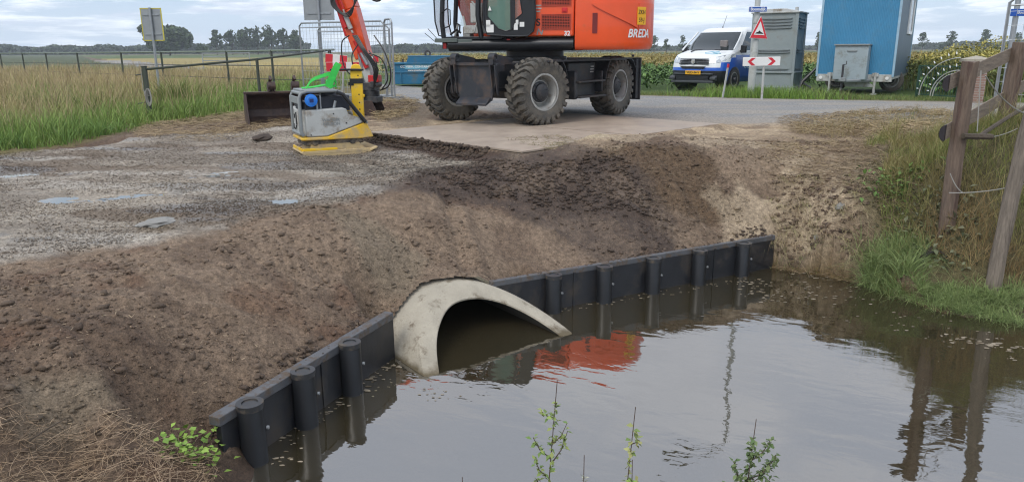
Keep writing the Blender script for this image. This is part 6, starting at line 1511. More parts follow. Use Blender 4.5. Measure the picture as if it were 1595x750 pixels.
# green grass tufts and slope vegetation on the right bank
gr = []
def tufts(pxs, n, hh, ca, cb, z0, w=.007, lean=.8, r_=.14):
    for (px, py) in pxs:
        q = on_ground(px, py, z0); gr.append(clump(q.x, q.y, n, r_, hh, ca, cb, lean, w))
SG = (.10, .165, .04), (.29, .35, .13)
tufts([(rng.uniform(1352, 1425), rng.uniform(400, 450)) for _ in range(26)], 80, .36, *SG, -1.0)
tufts([(rng.uniform(1380, 1440), rng.uniform(380, 420)) for _ in range(10)], 70, .30, *SG, -.9)
tufts([(1352 + i * 4.6 + rng.uniform(-4, 4), 452 + i * 1.05 + rng.uniform(-8, 2)) for i in range(54)], 42, .17, *SG, -1.15, lean=1.0, r_=.10)
tufts([(rng.uniform(1470, 1600), rng.uniform(452, 482)) for _ in range(34)], 60, .18, *SG, -1.05, lean=.9, r_=.12)
tufts([(rng.uniform(1395, 1470), rng.uniform(440, 470)) for _ in range(10)], 50, .14, *SG, -1.05, lean=.9, r_=.12)
tufts([(rng.uniform(1195, 1290), rng.uniform(405, 425)) for _ in range(7)], 14, .16, (.15, .2, .05), (.3, .27, .12), -1.15, w=.005)
tufts([(rng.uniform(1390, 1595), rng.uniform(425, 450)) for _ in range(16)], 26, .14, (.2, .17, .08), (.30, .24, .12), -.95, w=.005)
def rays(px, py):
    px = np.asarray(px, float); py = np.asarray(py, float); F_, R_, U_ = [np.array(v) for v in (fw, rt, up)]
    d = F_[None] * FPX + R_[None] * (px - CW / 2)[:, None] + U_[None] * (CH / 2 - py)[:, None]; d = d / d[:, 1:2]; t = np.geomspace(2.5, 16, 260)[None]
    x = d[:, :1] * t; y = np.repeat(t, len(px), 0); z = CAM.z + d[:, 2:] * t; g = np.maximum(gz(x.ravel(), y.ravel()).reshape(x.shape), WATER); k = np.argmax(z < g, 1); i = np.arange(len(px)); return x[i, k], y[i, k], g[i, k]
xr, yr, zr = rays(rng.uniform(1200, 1350, 700), rng.uniform(275, 412, 700)); ERO = (xr, yr, zr)
for i_ in range(150):   # dry grass and roots hanging from the eroded edge
    n = 12; a = rng.normal(-1.5, .6, n); ca_, cb_ = ((.42, .32, .19), (.22, .15, .09)) if i_ % 3 else ((.26, .26, .10), (.36, .30, .14)); gr.append(blades(xr[i_] + rng.normal(0, .04, n), yr[i_] + rng.normal(0, .03, n), np.full(n, zr[i_]), rng.uniform(.04, .13, n), np.full(n, .005), jit(cmix(ca_, cb_, rng.uniform(0, 1, n))), 1.6, 4, a, .9))
for _ in range(0):
    px = rng.uniform(1205, 1345); q = on_ground(px, rng.uniform(300, 400)); n = 16; a = rng.normal(-1.3, .5, n); gr.append(blades(q.x + rng.normal(0, .05, n), q.y + rng.normal(0, .03, n), np.full(n, q.z + .02), rng.uniform(.03, .09, n), np.full(n, .005), jit(cmix((.40, .30, .18), (.20, .13, .08), rng.uniform(0, 1, n))), 2.2, 4, a, .9))
put('bank_grass', gr, 'fresh green grass tufts hanging over the water along the right bank')
BK = W2([(1400, 300), (1370, 270), (1400, 215), (1440, 190)], -.1) + [(4.9, 10.3), (6.5, 10.9), (9.5, 9.5), (9.0, 5.5), (5.3, 6.9), (4.5, 7.2), (4.25, 7.5)]
x, y = vscatter(BK, 34000, 1.2); z = gz(x, y); n1 = fbm(x * 1.7, y * 1.7, 3, 95); hi = sstep(7.2, 8.4, y - (x - 5) * .3)
c = cmix((.13, .19, .04), (.30, .30, .09), rng.uniform(0, 1, len(x))); br_ = (1 - hi) * sstep(.30, .5, n1) + sstep(.45, .6, n1) * .6; c = c * (1 - np.clip(br_, 0, 1)[:, None]) + cmix((.36, .26, .12), (.22, .14, .06), rng.uniform(0, 1, len(x))) * np.clip(br_, 0, 1)[:, None]
g3 = [blades(x, y, z - .02, rng.uniform(.08, .30, len(x)) * (.6 + .7 * n1), np.full(len(x), .006), jit(c), .7, dirn=rng.normal(-2.2, 1.2, len(x)))]
x, y = vscatter(BK, 3500, 1.0); z = gz(x, y); g3.append(blades(x, y, z, rng.uniform(.25, .5, len(x)), np.full(len(x), .004), jit(cmix((.36, .27, .13), (.25, .26, .08), rng.uniform(0, 1, len(x)))), .5))
q = [on_ground(px, py, -.1) for px, py in ((1385, 285), (1365, 292), (1400, 300), (1345, 298), (1410, 280))]
put('bank_vegetation', g3, 'mixed green and rusty grasses covering the right bank slope')
# ---- broad-leaved things
def leaf_mesh(pts, size, ca, cb, flat=.5, asp=.55):
    """pts (n,3); each leaf a folded quad pair with random facing"""
    n = len(pts); a = rng.uniform(0, 6.28, n); e = rng.normal(0, flat, n); s = size * rng.uniform(.6, 1.3, n)
    d = np.stack([np.cos(a) * np.cos(e), np.sin(a) * np.cos(e), np.sin(e)], -1); sd_ = np.stack([-np.sin(a), np.cos(a), rng.normal(0, .3, n)], -1)
    up_ = np.cross(d, sd_)
    p0 = pts; p1 = pts + d * (s * .5)[:, None] + sd_ * (s * asp * .5)[:, None] + up_ * (s * .08)[:, None]; p2 = pts + d * s[:, None] - up_ * (s * .1)[:, None]; p3 = pts + d * (s * .5)[:, None] - sd_ * (s * asp * .5)[:, None] + up_ * (s * .08)[:, None]
    V = np.stack([p0, p1, p2, p3], 1).reshape(-1, 3); F = (np.arange(n) * 4)[:, None] + np.arange(4)[None]
    c = np.repeat(jit(cmix(ca, cb, rng.uniform(0, 1, n)), .25)[:, None], 4, 1).reshape(-1, 3); return V, F, c
# dock / nettle patch on the right bank top
for k, (px, py, rr_, lab) in enumerate([(1388, 292, .22, 'patch of broad green leaves at the top of the eroded right bank'), (1440, 345, .18, 'grey green leafy weeds between the thick post and the green tuft'), (1470, 385, .16, 'wilting leaves hanging over the drain pipe')]):
    q = on_ground(px, py, -.2); n = 150; p = np.stack([q.x + rng.normal(0, rr_, n), q.y + rng.normal(0, rr_ * .8, n), np.zeros(n)], -1); p[:, 2] = gz(p[:, 0], p[:, 1]) + rng.uniform(.0, .12, n)
    put('ground_leaves', [leaf_mesh(p, .075, (.08, .16, .03) if k == 0 else (.10, .12, .06), (.14, .24, .05) if k == 0 else (.17, .17, .10))], lab)
q = on_ground(300, 722, -.8); n = 130
p = np.stack([q.x + rng.normal(0, .10, n), q.y + rng.normal(0, .085, n), np.zeros(n)], -1); p[:, 2] = gz(p[:, 0], p[:, 1]) + rng.uniform(.01, .16, n)
put('ground_leaves', [leaf_mesh(p, .042, (.14, .26, .035), (.26, .38, .07), asp=.8)], 'bright yellow green leaves at the edge of the hay')
# ---- foreground weeds, each a plant of its own
def weed(px, pyt, y, lean, n_lv, size, ca, cb, side, label, top=None, spread=.12, stemc='stem'):
    T = D(px, pyt, y); z0 = gz1(T.x - lean, y - .1); h = T.z - z0
    r = empty('weed', (T.x - lean, y - .1, z0), 0, label, 'weed', 'weeds in the foreground')
    def sp(t): return Vector((lean * t ** 1.3, .1 * t, h * t))
    s = MB(); s.tube([sp(t) for t in np.linspace(0, 1, 14)], [.0046 * (1 - .65 * t) for t in np.linspace(0, 1, 14)], 5)
    tw = []
    for (t0, dx, dz_) in side:
        t0 = .72 + (t0 - .56) * .8 if t0 < .82 else t0; dz_ *= .8
        a = sp(t0); b = a + Vector((dx, rng.uniform(-.05, .05), dz_)); m = a.lerp(b, .5) + Vector((dx * .12, 0, -dz_ * .08)); s.tube([a, m, b], [.003, .0022, .0014], 4); tw.append((a, m, b))
    s.build('stem', M['weedstem'], r)
    P_ = []; 
    for i in range(n_lv):
        if tw and rng.uniform() < .6: a, m, b = tw[rng.integers(len(tw))]; t = rng.uniform(.25, 1); p = a.lerp(m, t * 2) if t < .5 else m.lerp(b, t * 2 - 1)
        else: p = sp(rng.uniform(max(top or .55, .74), .95))
        P_.append(p + Vector(rng.normal(0, .004, 3)))
    v, f, c = leaf_mesh(np.array([list(p) for p in P_]), size, ca, cb, .6, .6); np_mesh('leaves', v, f, GRASS_F, c, parent=r)
    return r
M['weedstem'] = mat('weed_stem', (.10, .065, .05), .7, var=.3)
weed(868, 592, 2.6, 0.10, 170, .024, (.13, .22, .05), (.30, .34, .10), [(.62, -.06, .13), (.68, -.07, .13), (.72, .06, .10), (.66, .07, .15), (.58, -.05, .10), (.80, -.05, .05)], 'tall thin weed stalk with bare tip leaning right, leftmost at the bottom', .60)
weed(990, 633, 2.5, 0.10, 100, .026, (.16, .24, .06), (.38, .36, .14), [(.60, -.04, .14), (.66, .05, .02), (.56, -.05, .10), (.8, .03, .01)], 'weed stalk with a dry orange leaf near its top', .6)
weed(910, 708, 2.4, .01, 70, .018, (.25, .26, .2), (.35, .34, .26), [(.85, -.02, .03), (.88, .02, .03)], 'small pale weed tip between the two taller stalks', .86)
weed(1178, 652, 2.5, .09, 480, .024, (.07, .12, .035), (.16, .20, .08), [(.66, -.10, .12), (.70, -.07, .16), (.72, .08, .14), (.66, .11, .09), (.60, .13, .10), (.62, -.08, .06), (.78, .07, .12), (.70, .10, .17), (.56, .12, .07)], 'bushy dark leaved weed at the bottom right of the centre', .62)
weed(985, 715, 2.4, -.01, 30, .035, (.18, .30, .05), (.30, .40, .10), [(.88, -.03, .04), (.90, .03, .03), (.84, .04, .04)], 'bright green leafy shoot beside the stalk with the orange leaf', .86)
weed(720, 742, 2.3, .0, 12, .03, (.18, .28, .05), (.30, .40, .10), [], 'tiny green leaf tip poking up at the bottom edge', .93)
q = D(986, 662, 2.49); o = MB(); o.add([(0, 0, 0), (.02, .0, .008), (.032, 0, -.012), (.012, .004, -.014)], [(0, 1, 2, 3)])
# dry twigs on the left edge of the hay
def twig(px, py, px2, py2, label):
    a = on_ground(px, py, -.7); b = D(px2, py2, a.y + .05); o = MB(); m = a.lerp(b, .5) + Vector((.02, 0, .015)); o.tube([Vector((0, 0, 0)), m - a, b - a], [.006, .005, .002], 5); ob = o.build('twig', M['bark'], loc=a); tag(ob, label, 'twig')
twig(-10, 668, 28, 648, 'short dark twig sticking out of the hay at the left edge'); twig(40, 690, 104, 650, 'longer dark twig lying on the hay with its tip up')
# ---- verge and field crops behind the road
x, y = scatter(VERGE, 15000); z = gz(x, y); nn = fbm(x * 1.3, y * 1.3, 3, 97)
bl = sstep(5.0, 6.0, x) * sstep(9.5, 8.5, x)
vg = [blades(x, y, z - .01, (.05 + .14 * nn + .22 * bl * sstep(1.7, .2, poly_sd(x, y, VERGE))) * rng.uniform(.5, 1.2, len(x)), np.full(len(x), .012), jit(cmix((.085, .16, .025), (.22, .22, .075), rng.uniform(0, 1, len(x)) ** 1.3)), .5)]
x = rng.normal(6.7, .75, 2200); y = 20.9 - .44 * (x - 6.1) + rng.uniform(-.6, .2, len(x)); vg.append(blades(x, y, gz(x, y), rng.uniform(.12, .42, len(x)), np.full(len(x), .012), jit(cmix((.12, .26, .03), (.24, .34, .06), rng.uniform(0, 1, len(x)))), .5))
put('verge_grass', vg, 'short roadside grass along the far edge of the asphalt')
EXC = []
for nm, off, ln_, rr_ in (('delivery_van', (-1, 0), 5.2, 1.35), ('portable_toilet', (0, 1), 1.2, 1.25), ('site_trailer', (0, 1), 4.4, 1.5)):
    o_ = bpy.data.objects[nm]; m_ = Matrix.Rotation(o_.rotation_euler.z, 4, 'Z')
    for k_ in np.linspace(-.6, ln_, 7):
        q = o_.location + m_ @ Vector((off[0] * k_ - (0 if nm == 'delivery_van' else .9 if nm == 'site_trailer' else .6), off[1] * k_, 0)); EXC.append((q.x, q.y, rr_))
def crop(poly, n, size, h0, h1, ca, cb, p, name, label, asp=.5):
    x, y = vscatter(poly, n, p); k_ = np.ones(len(x), bool)
    for ex_, ey_, er_ in EXC: k_ &= np.hypot(x - ex_, y - ey_) > er_
    x = x[k_]; y = y[k_]; d = np.hypot(x, y); lx = x; z = np.zeros(len(x)); hh = h0 + (h1 - h0) * rng.uniform(0, 1, len(x)) * (.75 + .5 * fbm(x * .8, y * .8, 3, 99)); pts = np.stack([x, y, hh], -1)
    v, f, c = leaf_mesh(pts, size, ca, cb, .7, asp); o = np_mesh(name, v, f, GRASS_F, c); tag(o, label, kind='stuff'); return o
CR = [(1.5, 24.6), (3.7, 23.8), (6.1, 22.9), (8.3, 22.1), (10.7, 21.3), (24, 15.5), (40, 20), (34, 40), (3, 44), (-8, 43), (-4.0, 33), (-2.2, 28)]
crop(CR, 42000, .20, .10, .52, (.045, .10, .02), (.13, .22, .05), .5, 'leafy_crop', 'low leafy green crop growing behind the roadside verge')
CR2 = [(-9, 46), (3, 40), (30, 36), (60, 30), (120, 120), (-30, 150)]
crop(CR2, 36000, .34, .25, .62, (.34, .26, .09), (.26, .24, .07), 1.0, 'ripening_crop', 'broad yellow ripening field reaching towards the far trees', .3)
CR3 = [(-24, 56), (-9, 46), (-30, 150), (-60, 150)]
# tall yellow-green plants behind the ornamental gate
q0 = D(1405, 110, 23.5); q1 = D(1620, 110, 19.0)
HP = [(q0.x, 24.5), (q0.x + 1, 22.4), (12.5, 20.3), (q1.x + 3, 17.0), (q1.x + 6, 22), (q0.x + 4, 28)]
x, y = scatter(HP, 2600); hh = (.75 + .75 * fbm(x * .7, y * .7, 3, 98)) * (1 + .25 * sstep(q0.x + 2, q0.x + 5, x)); hp = [blades(x, y, np.zeros(len(x)), hh, np.full(len(x), .02), jit(cmix((.12, .17, .04), (.25, .23, .07), rng.uniform(0, 1, len(x)))), .1)]
pts = []; k = rng.integers(0, len(x), 26000); t = rng.uniform(.15, 1, 26000) ** .7; pts = np.stack([x[k] + rng.normal(0, .10, 26000), y[k] + rng.normal(0, .10, 26000), hh[k] * t], -1)
lv = leaf_mesh(pts[t < .8], .11, (.07, .12, .025), (.24, .24, .06), .7, .5); fl_ = leaf_mesh(pts[t >= .8], .09, (.30, .28, .06), (.48, .40, .10), .7, .6)
put('tall_crop', hp + [lv, fl_], 'tall yellowing leafy plants growing behind the ornamental gate')
# ---- trees
def canopy(n, blobs, size, ca, cb, gap=.5):
    w_ = np.array([b[3] * b[4] * b[5] for b in blobs]); w_ = w_ / w_.sum(); k = rng.choice(len(blobs), n, p=w_); B_ = np.array(blobs)[k]
    u = rng.normal(0, 1, (n, 3)); u /= np.linalg.norm(u, axis=1)[:, None]; rr_ = rng.uniform(.35, 1.0, n) ** .5
    p = B_[:, :3] + u * rr_[:, None] * B_[:, 3:6]
    keep = fbm(p[:, 0] * .9 + p[:, 1] * .4, p[:, 2] * .9 + p[:, 1] * .3, 3, 5) > gap - .12; p = p[keep]
    d = rng.normal(0, 1, (len(p), 3)); e = rng.normal(0, 1, (len(p), 3)); d /= np.linalg.norm(d, axis=1)[:, None]; e = np.cross(d, e); e /= np.linalg.norm(e, axis=1)[:, None]
    s = size * rng.uniform(.5, 1.3, len(p))[:, None]
    V = np.stack([p - d * s, p + e * s * .7, p + d * s, p - e * s * .7], 1).reshape(-1, 3); F = (np.arange(len(p)) * 4)[:, None] + np.arange(4)[None]
    c = np.repeat(jit(cmix(ca, cb, rng.uniform(0, 1, len(p))), .3)[:, None], 4, 1).reshape(-1, 3); return V, F, c
def tree(name, x, y, H_, W_, kind, label, group, n=2600, seed=0):
    rs = np.random.default_rng(seed); r = empty(name, (x, y, 0), 0, label, 'tree', group); t = MB()
    tr_h = H_ * (.55 if kind != 'round' else .4)
    t.tube([(0, 0, -.3), (rs.normal(0, .01) * H_, 0, tr_h * .5), (0, 0, tr_h), (0, 0, H_ * .8)], [H_ * .028, H_ * .022, H_ * .016, H_ * .005], 7)
    bl = []
    if kind == 'round':
        for i in range(9):
            a = rs.uniform(0, 6.28); q = rs.uniform(.1, .32) * W_; zz = H_ * rs.uniform(.38, .82); s = W_ * rs.uniform(.16, .26); bl.append((math.cos(a) * q, math.sin(a) * q, zz, s, s, s * .75)); t.tube([(0, 0, H_ * .3), (math.cos(a) * q * .5, math.sin(a) * q * .5, zz * .75), (math.cos(a) * q, math.sin(a) * q, zz)], [H_ * .014, H_ * .009, H_ * .003], 5)
        bl.append((0, 0, H_ * .70, W_ * .30, W_ * .30, H_ * .26))
    elif kind == 'tall':
        for i in range(8):
            a = rs.uniform(0, 6.28); q = rs.uniform(.05, .25) * W_; zz = H_ * (.34 + .60 * i / 8); s = W_ * (.36 - .018 * i) * rs.uniform(.8, 1.1); bl.append((math.cos(a) * q, math.sin(a) * q, zz, s, s, H_ * .09)); t.tube([(0, 0, zz * .7), (math.cos(a) * q * 1.3, math.sin(a) * q * 1.3, zz)], [H_ * .012, H_ * .003], 5)
        bl.append((0, 0, H_ * .92, W_ * .2, W_ * .2, H_ * .09))
    t.build('trunk', M['bark'], r)
    v, f, c = canopy(n, bl, W_ * .035 + .12, (.028, .05, .018), (.075, .11, .038)); np_mesh('crown', v, f, GRASS_F, c, parent=r); return r
def atpx(px, y): return D(px, 77, y).x
Y0 = 300.0; mp_ = lambda p: p * Y0 / 1150 * .97
# the big spreading tree, then its lower neighbour
y_ = 260; s_ = y_ / 1150
tree('broad_tree', atpx(264, y_), y_, 46 * s_, 88 * s_, 'round', 'big spreading tree standing alone behind the yellow rimmed sign', None, 5200, 3)
tree('small_tree', atpx(316, y_), y_, 18 * s_, 20 * s_, 'round', 'small round tree between the big tree and the grove', None, 900, 4)
hs_ = [36, 39, 41, 39, 42, 40, 43, 41, 37, 30]
for i in range(10):
    px = 338 + i * 13.6; lab = 'leftmost tall tree of the dark grove' if i == 0 else ('rightmost lower tree of the dark grove' if i == 9 else 'tall tree packed in the middle of the dark grove')
    tree('grove_tree', atpx(px, 300), 300 + (i % 3) * 7, hs_[i] * 300 / 1150, 26 * 300 / 1150, 'round' if i % 2 else 'tall', lab, 'trees of the dark grove', 2400, 10 + i)
for px, hh, ww, lab in [(1019, 25, 14, 'small tree right beside the excavator counterweight'), (1038, 20, 12, 'first small lone tree left of the van roof'), (1063, 25, 14, 'taller lone tree left of the van windscreen'), (1273, 28, 14, 'dark lone tree beside the left edge of the blue trailer'), (1248, 16, 10, 'small tree just right of the portable toilet'),
                        (1436, 27, 18, 'round lone tree just right of the blue trailer'), (1465, 10, 10, 'very small distant tree between two lone trees'), (1480, 29, 19, 'pointed lone tree above the ornamental gate'), (1532, 31, 20, 'tall lone tree above the brick pillar'), (1583, 26, 20, 'dark tree behind the small blue sign at the right')]:
    tree('lone_tree', atpx(px, 280), 280, hh * 280 / 1150, ww * 280 / 1150, 'tall', lab, 'lone trees along the far field edge', 1100, px)
def wood(name, px0, px1, y, hfun, n, label, col=((.03, .05, .022), (.06, .085, .035))):
    s = y / 1150 * .97; px = rng.uniform(px0, px1, n); top = hfun(px) * s; zz = rng.uniform(0, 1, n) ** .8 * top; X = np.array([0.0] * n)
    X = (px - 797.5) * s; Yv = y + rng.uniform(-10, 10, n); p = np.stack([X, Yv, zz], -1)
    d = rng.normal(0, 1, (n, 3)); e = rng.normal(0, 1, (n, 3)); d /= np.linalg.norm(d, axis=1)[:, None]; e = np.cross(d, e); e /= np.linalg.norm(e, axis=1)[:, None]; sz = (y * .0021) * rng.uniform(.5, 1.4, n)[:, None]
    V = np.stack([p - d * sz, p + e * sz, p + d * sz, p - e * sz], 1).reshape(-1, 3); F = (np.arange(n) * 4)[:, None] + np.arange(4)[None]
    tone = fbm(px * .06, zz * .1, 3, 33)[:, None]; c = np.repeat((jit(cmix(*col, rng.uniform(0, 1, n)), .3) * (.7 + .6 * tone))[:, None], 4, 1).reshape(-1, 3); o = np_mesh(name, V, F, GRASS_F, c); tag(o, label, kind='stuff')
wood('far_wood', -250, 480, 420, lambda p: 7 + 9 * fbm(p * .035, p * 0 + 1, 4, 41) + 6 * np.maximum(fbm(p * .11, p * 0, 2, 42) - .5, 0), 26000, 'long low band of distant woodland behind the left field')
wood('far_wood', 585, 1015, 420, lambda p: 5 + 12 * fbm(p * .03, p * 0 + 3, 4, 43) * sstep(1030, 640, p), 13000, 'distant wood seen beneath the excavator cab')
wood('far_wood', 1000, 1290, 500, lambda p: 3 + 5 * fbm(p * .04, p * 0 + 5, 3, 44), 6000, 'thin line of far trees behind the van')
wood('far_wood', 1395, 1900, 460, lambda p: 5 + 11 * fbm(p * .02, p * 0 + 9, 3, 45) * sstep(1410, 1500, p), 13000, 'far wood along the horizon right of the blue trailer')
# undergrowth at the foot of the right sign poles
# ---- clods, gravel and flecks
OCT = np.array([[1, 0, 0], [-1, 0, 0], [0, 1, 0], [0, -1, 0], [0, 0, 1], [0, 0, -1]], float)
OF = np.array([[0, 2, 4], [2, 1, 4], [1, 3, 4], [3, 0, 4], [2, 0, 5], [1, 2, 5], [3, 1, 5], [0, 3, 5]])
_t = (1 + 5 ** .5) / 2
ICO = np.array([[-1, _t, 0], [1, _t, 0], [-1, -_t, 0], [1, -_t, 0], [0, -1, _t], [0, 1, _t], [0, -1, -_t], [0, 1, -_t], [_t, 0, -1], [_t, 0, 1], [-_t, 0, -1], [-_t, 0, 1]]) / 1.9
IF = np.array([[0, 11, 5], [0, 5, 1], [0, 1, 7], [0, 7, 10], [0, 10, 11], [1, 5, 9], [5, 11, 4], [11, 10, 2], [10, 7, 6], [7, 1, 8], [3, 9, 4], [3, 4, 2], [3, 2, 6], [3, 6, 8], [3, 8, 9], [4, 9, 5], [2, 4, 11], [6, 2, 10], [8, 6, 7], [9, 8, 1]])
def lumps(x, y, z, s, ca, cb, shape=ICO, faces=IF, flat=.6, j=.3, zoff=.2, jc=.3):
    n = len(x); m = len(shape); a = rng.uniform(0, 6.28, n); sh = shape[None] * (1 + rng.normal(0, j, (n, m, 1)) * 1.0)
    sc3 = np.stack([s * rng.uniform(.7, 1.4, n), s * rng.uniform(.7, 1.4, n), s * flat * rng.uniform(.7, 1.3, n)], -1)[:, None]; sh = sh * sc3
    ca_, sa = np.cos(a)[:, None], np.sin(a)[:, None]; X = sh[:, :, 0] * ca_ - sh[:, :, 1] * sa; Y = sh[:, :, 0] * sa + sh[:, :, 1] * ca_
    V = np.stack([X + x[:, None], Y + y[:, None], sh[:, :, 2] + (z + s * zoff)[:, None]], -1).reshape(-1, 3); F = ((np.arange(n) * m)[:, None, None] + faces[None]).reshape(-1, 3)
    c = np.repeat(jit(cmix(ca, cb, rng.uniform(0, 1, n)), jc)[:, None], m, 1).reshape(-1, 3); return V, F, c
SOIL = W2([(-120, 440), (0, 400), (330, 368), (500, 318), (640, 290), (740, 262), (900, 250), (1060, 235), (1400, 225), (1420, 300), (1340, 420), (1240, 410), (1200, 365)], -.2) + [(3.05, 8.45), (-.22, 6.72), (-.9, 6.5), (-1.15, 6.0), (-1.02, 5.65), (-1.85, 3.96), (-2.0, 3.4), (-3.4, 2.6)]
EMAT = mat('soil_lump', (.1, .07, .05), .95, var=0, attr='Col', bump=.6, bscale=120)
V, F, c = lumps(ERO[0], ERO[1], ERO[2], .008 + .03 * rng.uniform(0, 1, 700) ** 3, (.20, .145, .10), (.085, .055, .038)); o = np_mesh('bank_rubble', V, F, EMAT, c); tag(o, 'broken earth lumps on the eroded bank right of the sheet wall', kind='stuff')
def clods(n, smin, smax, label, p=1.3, power=2.5):
    x, y = vscatter(SOIL, n, p); k = poly_sd(x, y, DITCH) < -.03; k &= fbm(x * 1.6, y * 1.6, 3, 120) > rng.uniform(.30, .62, len(x)); x = x[k]; y = y[k]; zc, col, *_ = surface(x, y)
    s = smin + (smax - smin) * rng.uniform(0, 1, len(x)) ** power; V, F, c = lumps(x, y, zc, s, (1, 1, 1), (.75, .75, .75))
    c = c * np.repeat(col, 12, 0) * 1.05; o = np_mesh('soil_clods', V, F, EMAT, c); tag(o, label, kind='stuff')
clods(26000, .003, .012, 'fine crumbs of brown earth over the fill behind the sheet walls', 1.0)
clods(2600, .012, .034, 'larger clods of brown earth over the fill behind the sheet walls', .6, 3)
x, y = vscatter(GRAVEL, 60000, 1.3); k = (y < 13) & (x > -11); k &= fbm(x * 1.1, y * 1.8, 3, 130) > rng.uniform(.25, .55, len(x)); k &= puddle_mask(x, y) < rng.uniform(.3, 1, len(x)); x = x[k]; y = y[k]; zc, col, *_ = surface(x, y); s = rng.uniform(.004, .011, len(x))
V, F, c = lumps(x, y, zc, s, (1.25, 1.2, 1.15), (.55, .53, .52), OCT, OF, .7, .25, .25, .35); c = c * np.repeat(col, 6, 0); o = np_mesh('gravel', V, F, EMAT, c); tag(o, 'grey crushed stone gravel spread over the yard', kind='stuff')
x, y = scatter(W2([(560, 225), (700, 228), (820, 245), (960, 240), (1050, 262), (900, 262), (700, 262), (560, 245)]), 2600); zc, col, *_ = surface(x, y); s = rng.uniform(.008, .03, len(x))
V, F, c = lumps(x, y, zc, s, (1, 1, 1), (.7, .7, .7)); c = c * np.repeat(col, 12, 0); o = np_mesh('edge_crumbs', V, F, EMAT, c); tag(o, 'crumbled earth along the edge of the steel plates', kind='stuff')
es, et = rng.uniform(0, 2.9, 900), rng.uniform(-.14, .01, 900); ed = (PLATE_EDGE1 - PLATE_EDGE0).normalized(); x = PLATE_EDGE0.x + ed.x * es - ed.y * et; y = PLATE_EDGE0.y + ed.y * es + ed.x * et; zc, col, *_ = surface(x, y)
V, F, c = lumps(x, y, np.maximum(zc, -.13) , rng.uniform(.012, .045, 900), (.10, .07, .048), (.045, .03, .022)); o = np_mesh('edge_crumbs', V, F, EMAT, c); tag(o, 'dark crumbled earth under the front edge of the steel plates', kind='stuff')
def along(seg, n, o0, o1, zt):
    p_ = np.array(seg[0]); e_ = np.array(seg[1]) - p_; L_ = np.linalg.norm(e_); e_ = e_ / L_; t = rng.uniform(.02, L_, n); o_ = rng.uniform(o0, o1, n); return p_[0] + e_[0] * t - e_[1] * o_, p_[1] + e_[1] * t + e_[0] * o_
for seg, n in ((WALLA, 420), (WALLB, 620)):
    x, y = along(seg, n, -.035, .16, 0); k = fbm(x * 5, y * 5, 2, 140) > rng.uniform(.3, .6, n); x = x[k]; y = y[k]; on_ = poly_sd(x, y, DITCH) > -.012; zz = np.where(on_, WATER + .392, gz(x, y)); s = np.where(on_, rng.uniform(.004, .012, len(x)), rng.uniform(.008, .028, len(x)))
    V, F, c = lumps(x, y, zz, s, (.13, .09, .062), (.06, .042, .03)); o = np_mesh('spilled_soil', V, F, EMAT, c); tag(o, 'crumbs of soil spilled on the capping of the %s sheet wall' % ('left' if seg is WALLA else 'right'), kind='stuff')
# light straw bits / pale chips over the soil
x, y = vscatter(SOIL, 2600, .8); k = poly_sd(x, y, DITCH) < -.03; x = x[k]; y = y[k]
def chips(x, y, z, ln, wd, ca, cb):
    n = len(x); a = rng.uniform(0, 6.28, n); L_ = ln * rng.uniform(.4, 1.3, n); dx, dy = np.cos(a) * L_, np.sin(a) * L_; wx, wy = -np.sin(a) * wd, np.cos(a) * wd; t = rng.normal(0, .1, n) * L_
    V = np.stack([np.stack([x - dx, y - dy, z - t], -1), np.stack([x + dx, y + dy, z + t], -1), np.stack([x + dx + wx, y + dy + wy, z + t + wd * .3], -1), np.stack([x - dx + wx, y - dy + wy, z - t + wd * .3], -1)], 1).reshape(-1, 3)
    return V, (np.arange(n) * 4)[:, None] + np.arange(4)[None], np.repeat(jit(cmix(ca, cb, rng.uniform(0, 1, n)))[:, None], 4, 1).reshape(-1, 3)
put('plant_litter', [chips(x, y, gz(x, y) + .012, .016, .004, (.34, .26, .16), (.2, .13, .08))], 'scattered pale straw bits and roots in the brown earth')
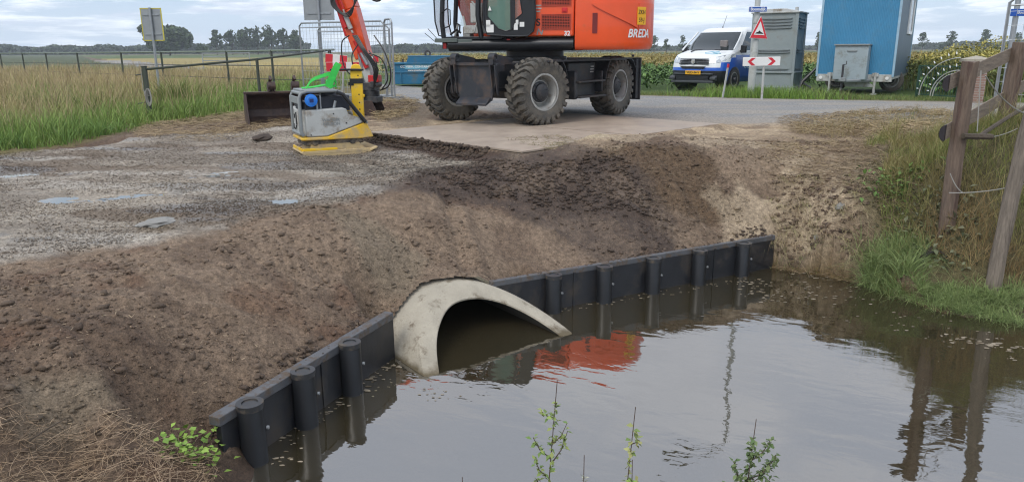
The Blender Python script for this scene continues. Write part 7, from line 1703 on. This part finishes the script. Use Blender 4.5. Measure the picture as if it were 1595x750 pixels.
# foam and flecks on the water
WF = []
def fleck(pxl, n, sz, sp):
    for (px, py) in pxl:
        q = P(px, py, WATER); x = q.x + rng.normal(0, sp, n); y = q.y + rng.normal(0, sp, n); x, y = x, y; k = poly_sd(x, y, DITCH) > .05
        WF.append((x[k], y[k], sz * rng.uniform(.3, 1.4, k.sum())))
fleck([(430, 690), (452, 672), (445, 710), (500, 650), (520, 630), (560, 605), (575, 590), (590, 575), (610, 570)], 12, .014, .05)
fleck([(rng.uniform(560, 760), rng.uniform(575, 620)) for _ in range(10)], 5, .008, .06)
fleck([(rng.uniform(1160, 1330), rng.uniform(425, 470)) for _ in range(30)], 5, .015, .10)
fleck([(rng.uniform(1290, 1595), rng.uniform(470, 560)) for _ in range(18)], 4, .011, .14)
fleck([(880 + i * 33, 482 - i * 5.4) for i in range(9)], 8, .010, .06)
fleck([(1530, 535), (1560, 540), (1500, 530)], 16, .02, .08)
x = np.concatenate([a[0] for a in WF]); y = np.concatenate([a[1] for a in WF]); s = np.concatenate([a[2] for a in WF]); n = len(x); K_ = 7; a = np.linspace(0, 2 * math.pi, K_, endpoint=False)[None]; rr_ = s[:, None] * rng.uniform(.45, 1.2, (n, K_)); st_ = rng.uniform(0, 6.28, n)[:, None]
X = x[:, None] + rr_ * np.cos(a) * 1.5; Y = y[:, None] + rr_ * np.sin(a) * .8
V = np.stack([X, Y, np.full_like(X, WATER + .003)], -1); V = np.concatenate([np.stack([x, y, np.full(n, WATER + .006)], -1)[:, None], V], 1).reshape(-1, 3)
F = ((np.arange(n) * (K_ + 1))[:, None, None] + np.array([[0, 1 + k, 1 + (k + 1) % K_] for k in range(K_)])[None]).reshape(-1, 3)
c = np.repeat(jit(cmix((.30, .25, .18), (.14, .105, .06), rng.uniform(0, 1, n) ** 1.5))[:, None], K_ + 1, 1).reshape(-1, 3)
o = np_mesh('floating_scum', V, F, mat('scum', (.3, .25, .2), .6, var=0, attr='Col'), c); tag(o, 'pale foam flecks and leaf bits floating on the ditch water', kind='stuff')

# ---- haze: the far things fade slightly
def haze():
    o = MB(); o.box((0, 0, 10), (1900, 1900, 26)); ob = o.build('haze', None, smooth=0); ob.data.materials.clear()
    m = bpy.data.materials.new('haze'); m.use_nodes = True; N = m.node_tree.nodes; N.remove(N['Principled BSDF']); v = N.new('ShaderNodeVolumePrincipled')
    v.inputs['Color'].default_value = (.88, .94, 1, 1); v.inputs['Density'].default_value = .0006; v.inputs['Anisotropy'].default_value = .2
    m.node_tree.links.new(v.outputs[0], N['Material Output'].inputs['Volume']); ob.data.materials.append(m); tag(ob, 'thin pale summer haze over the flat fields', kind='stuff')
haze()
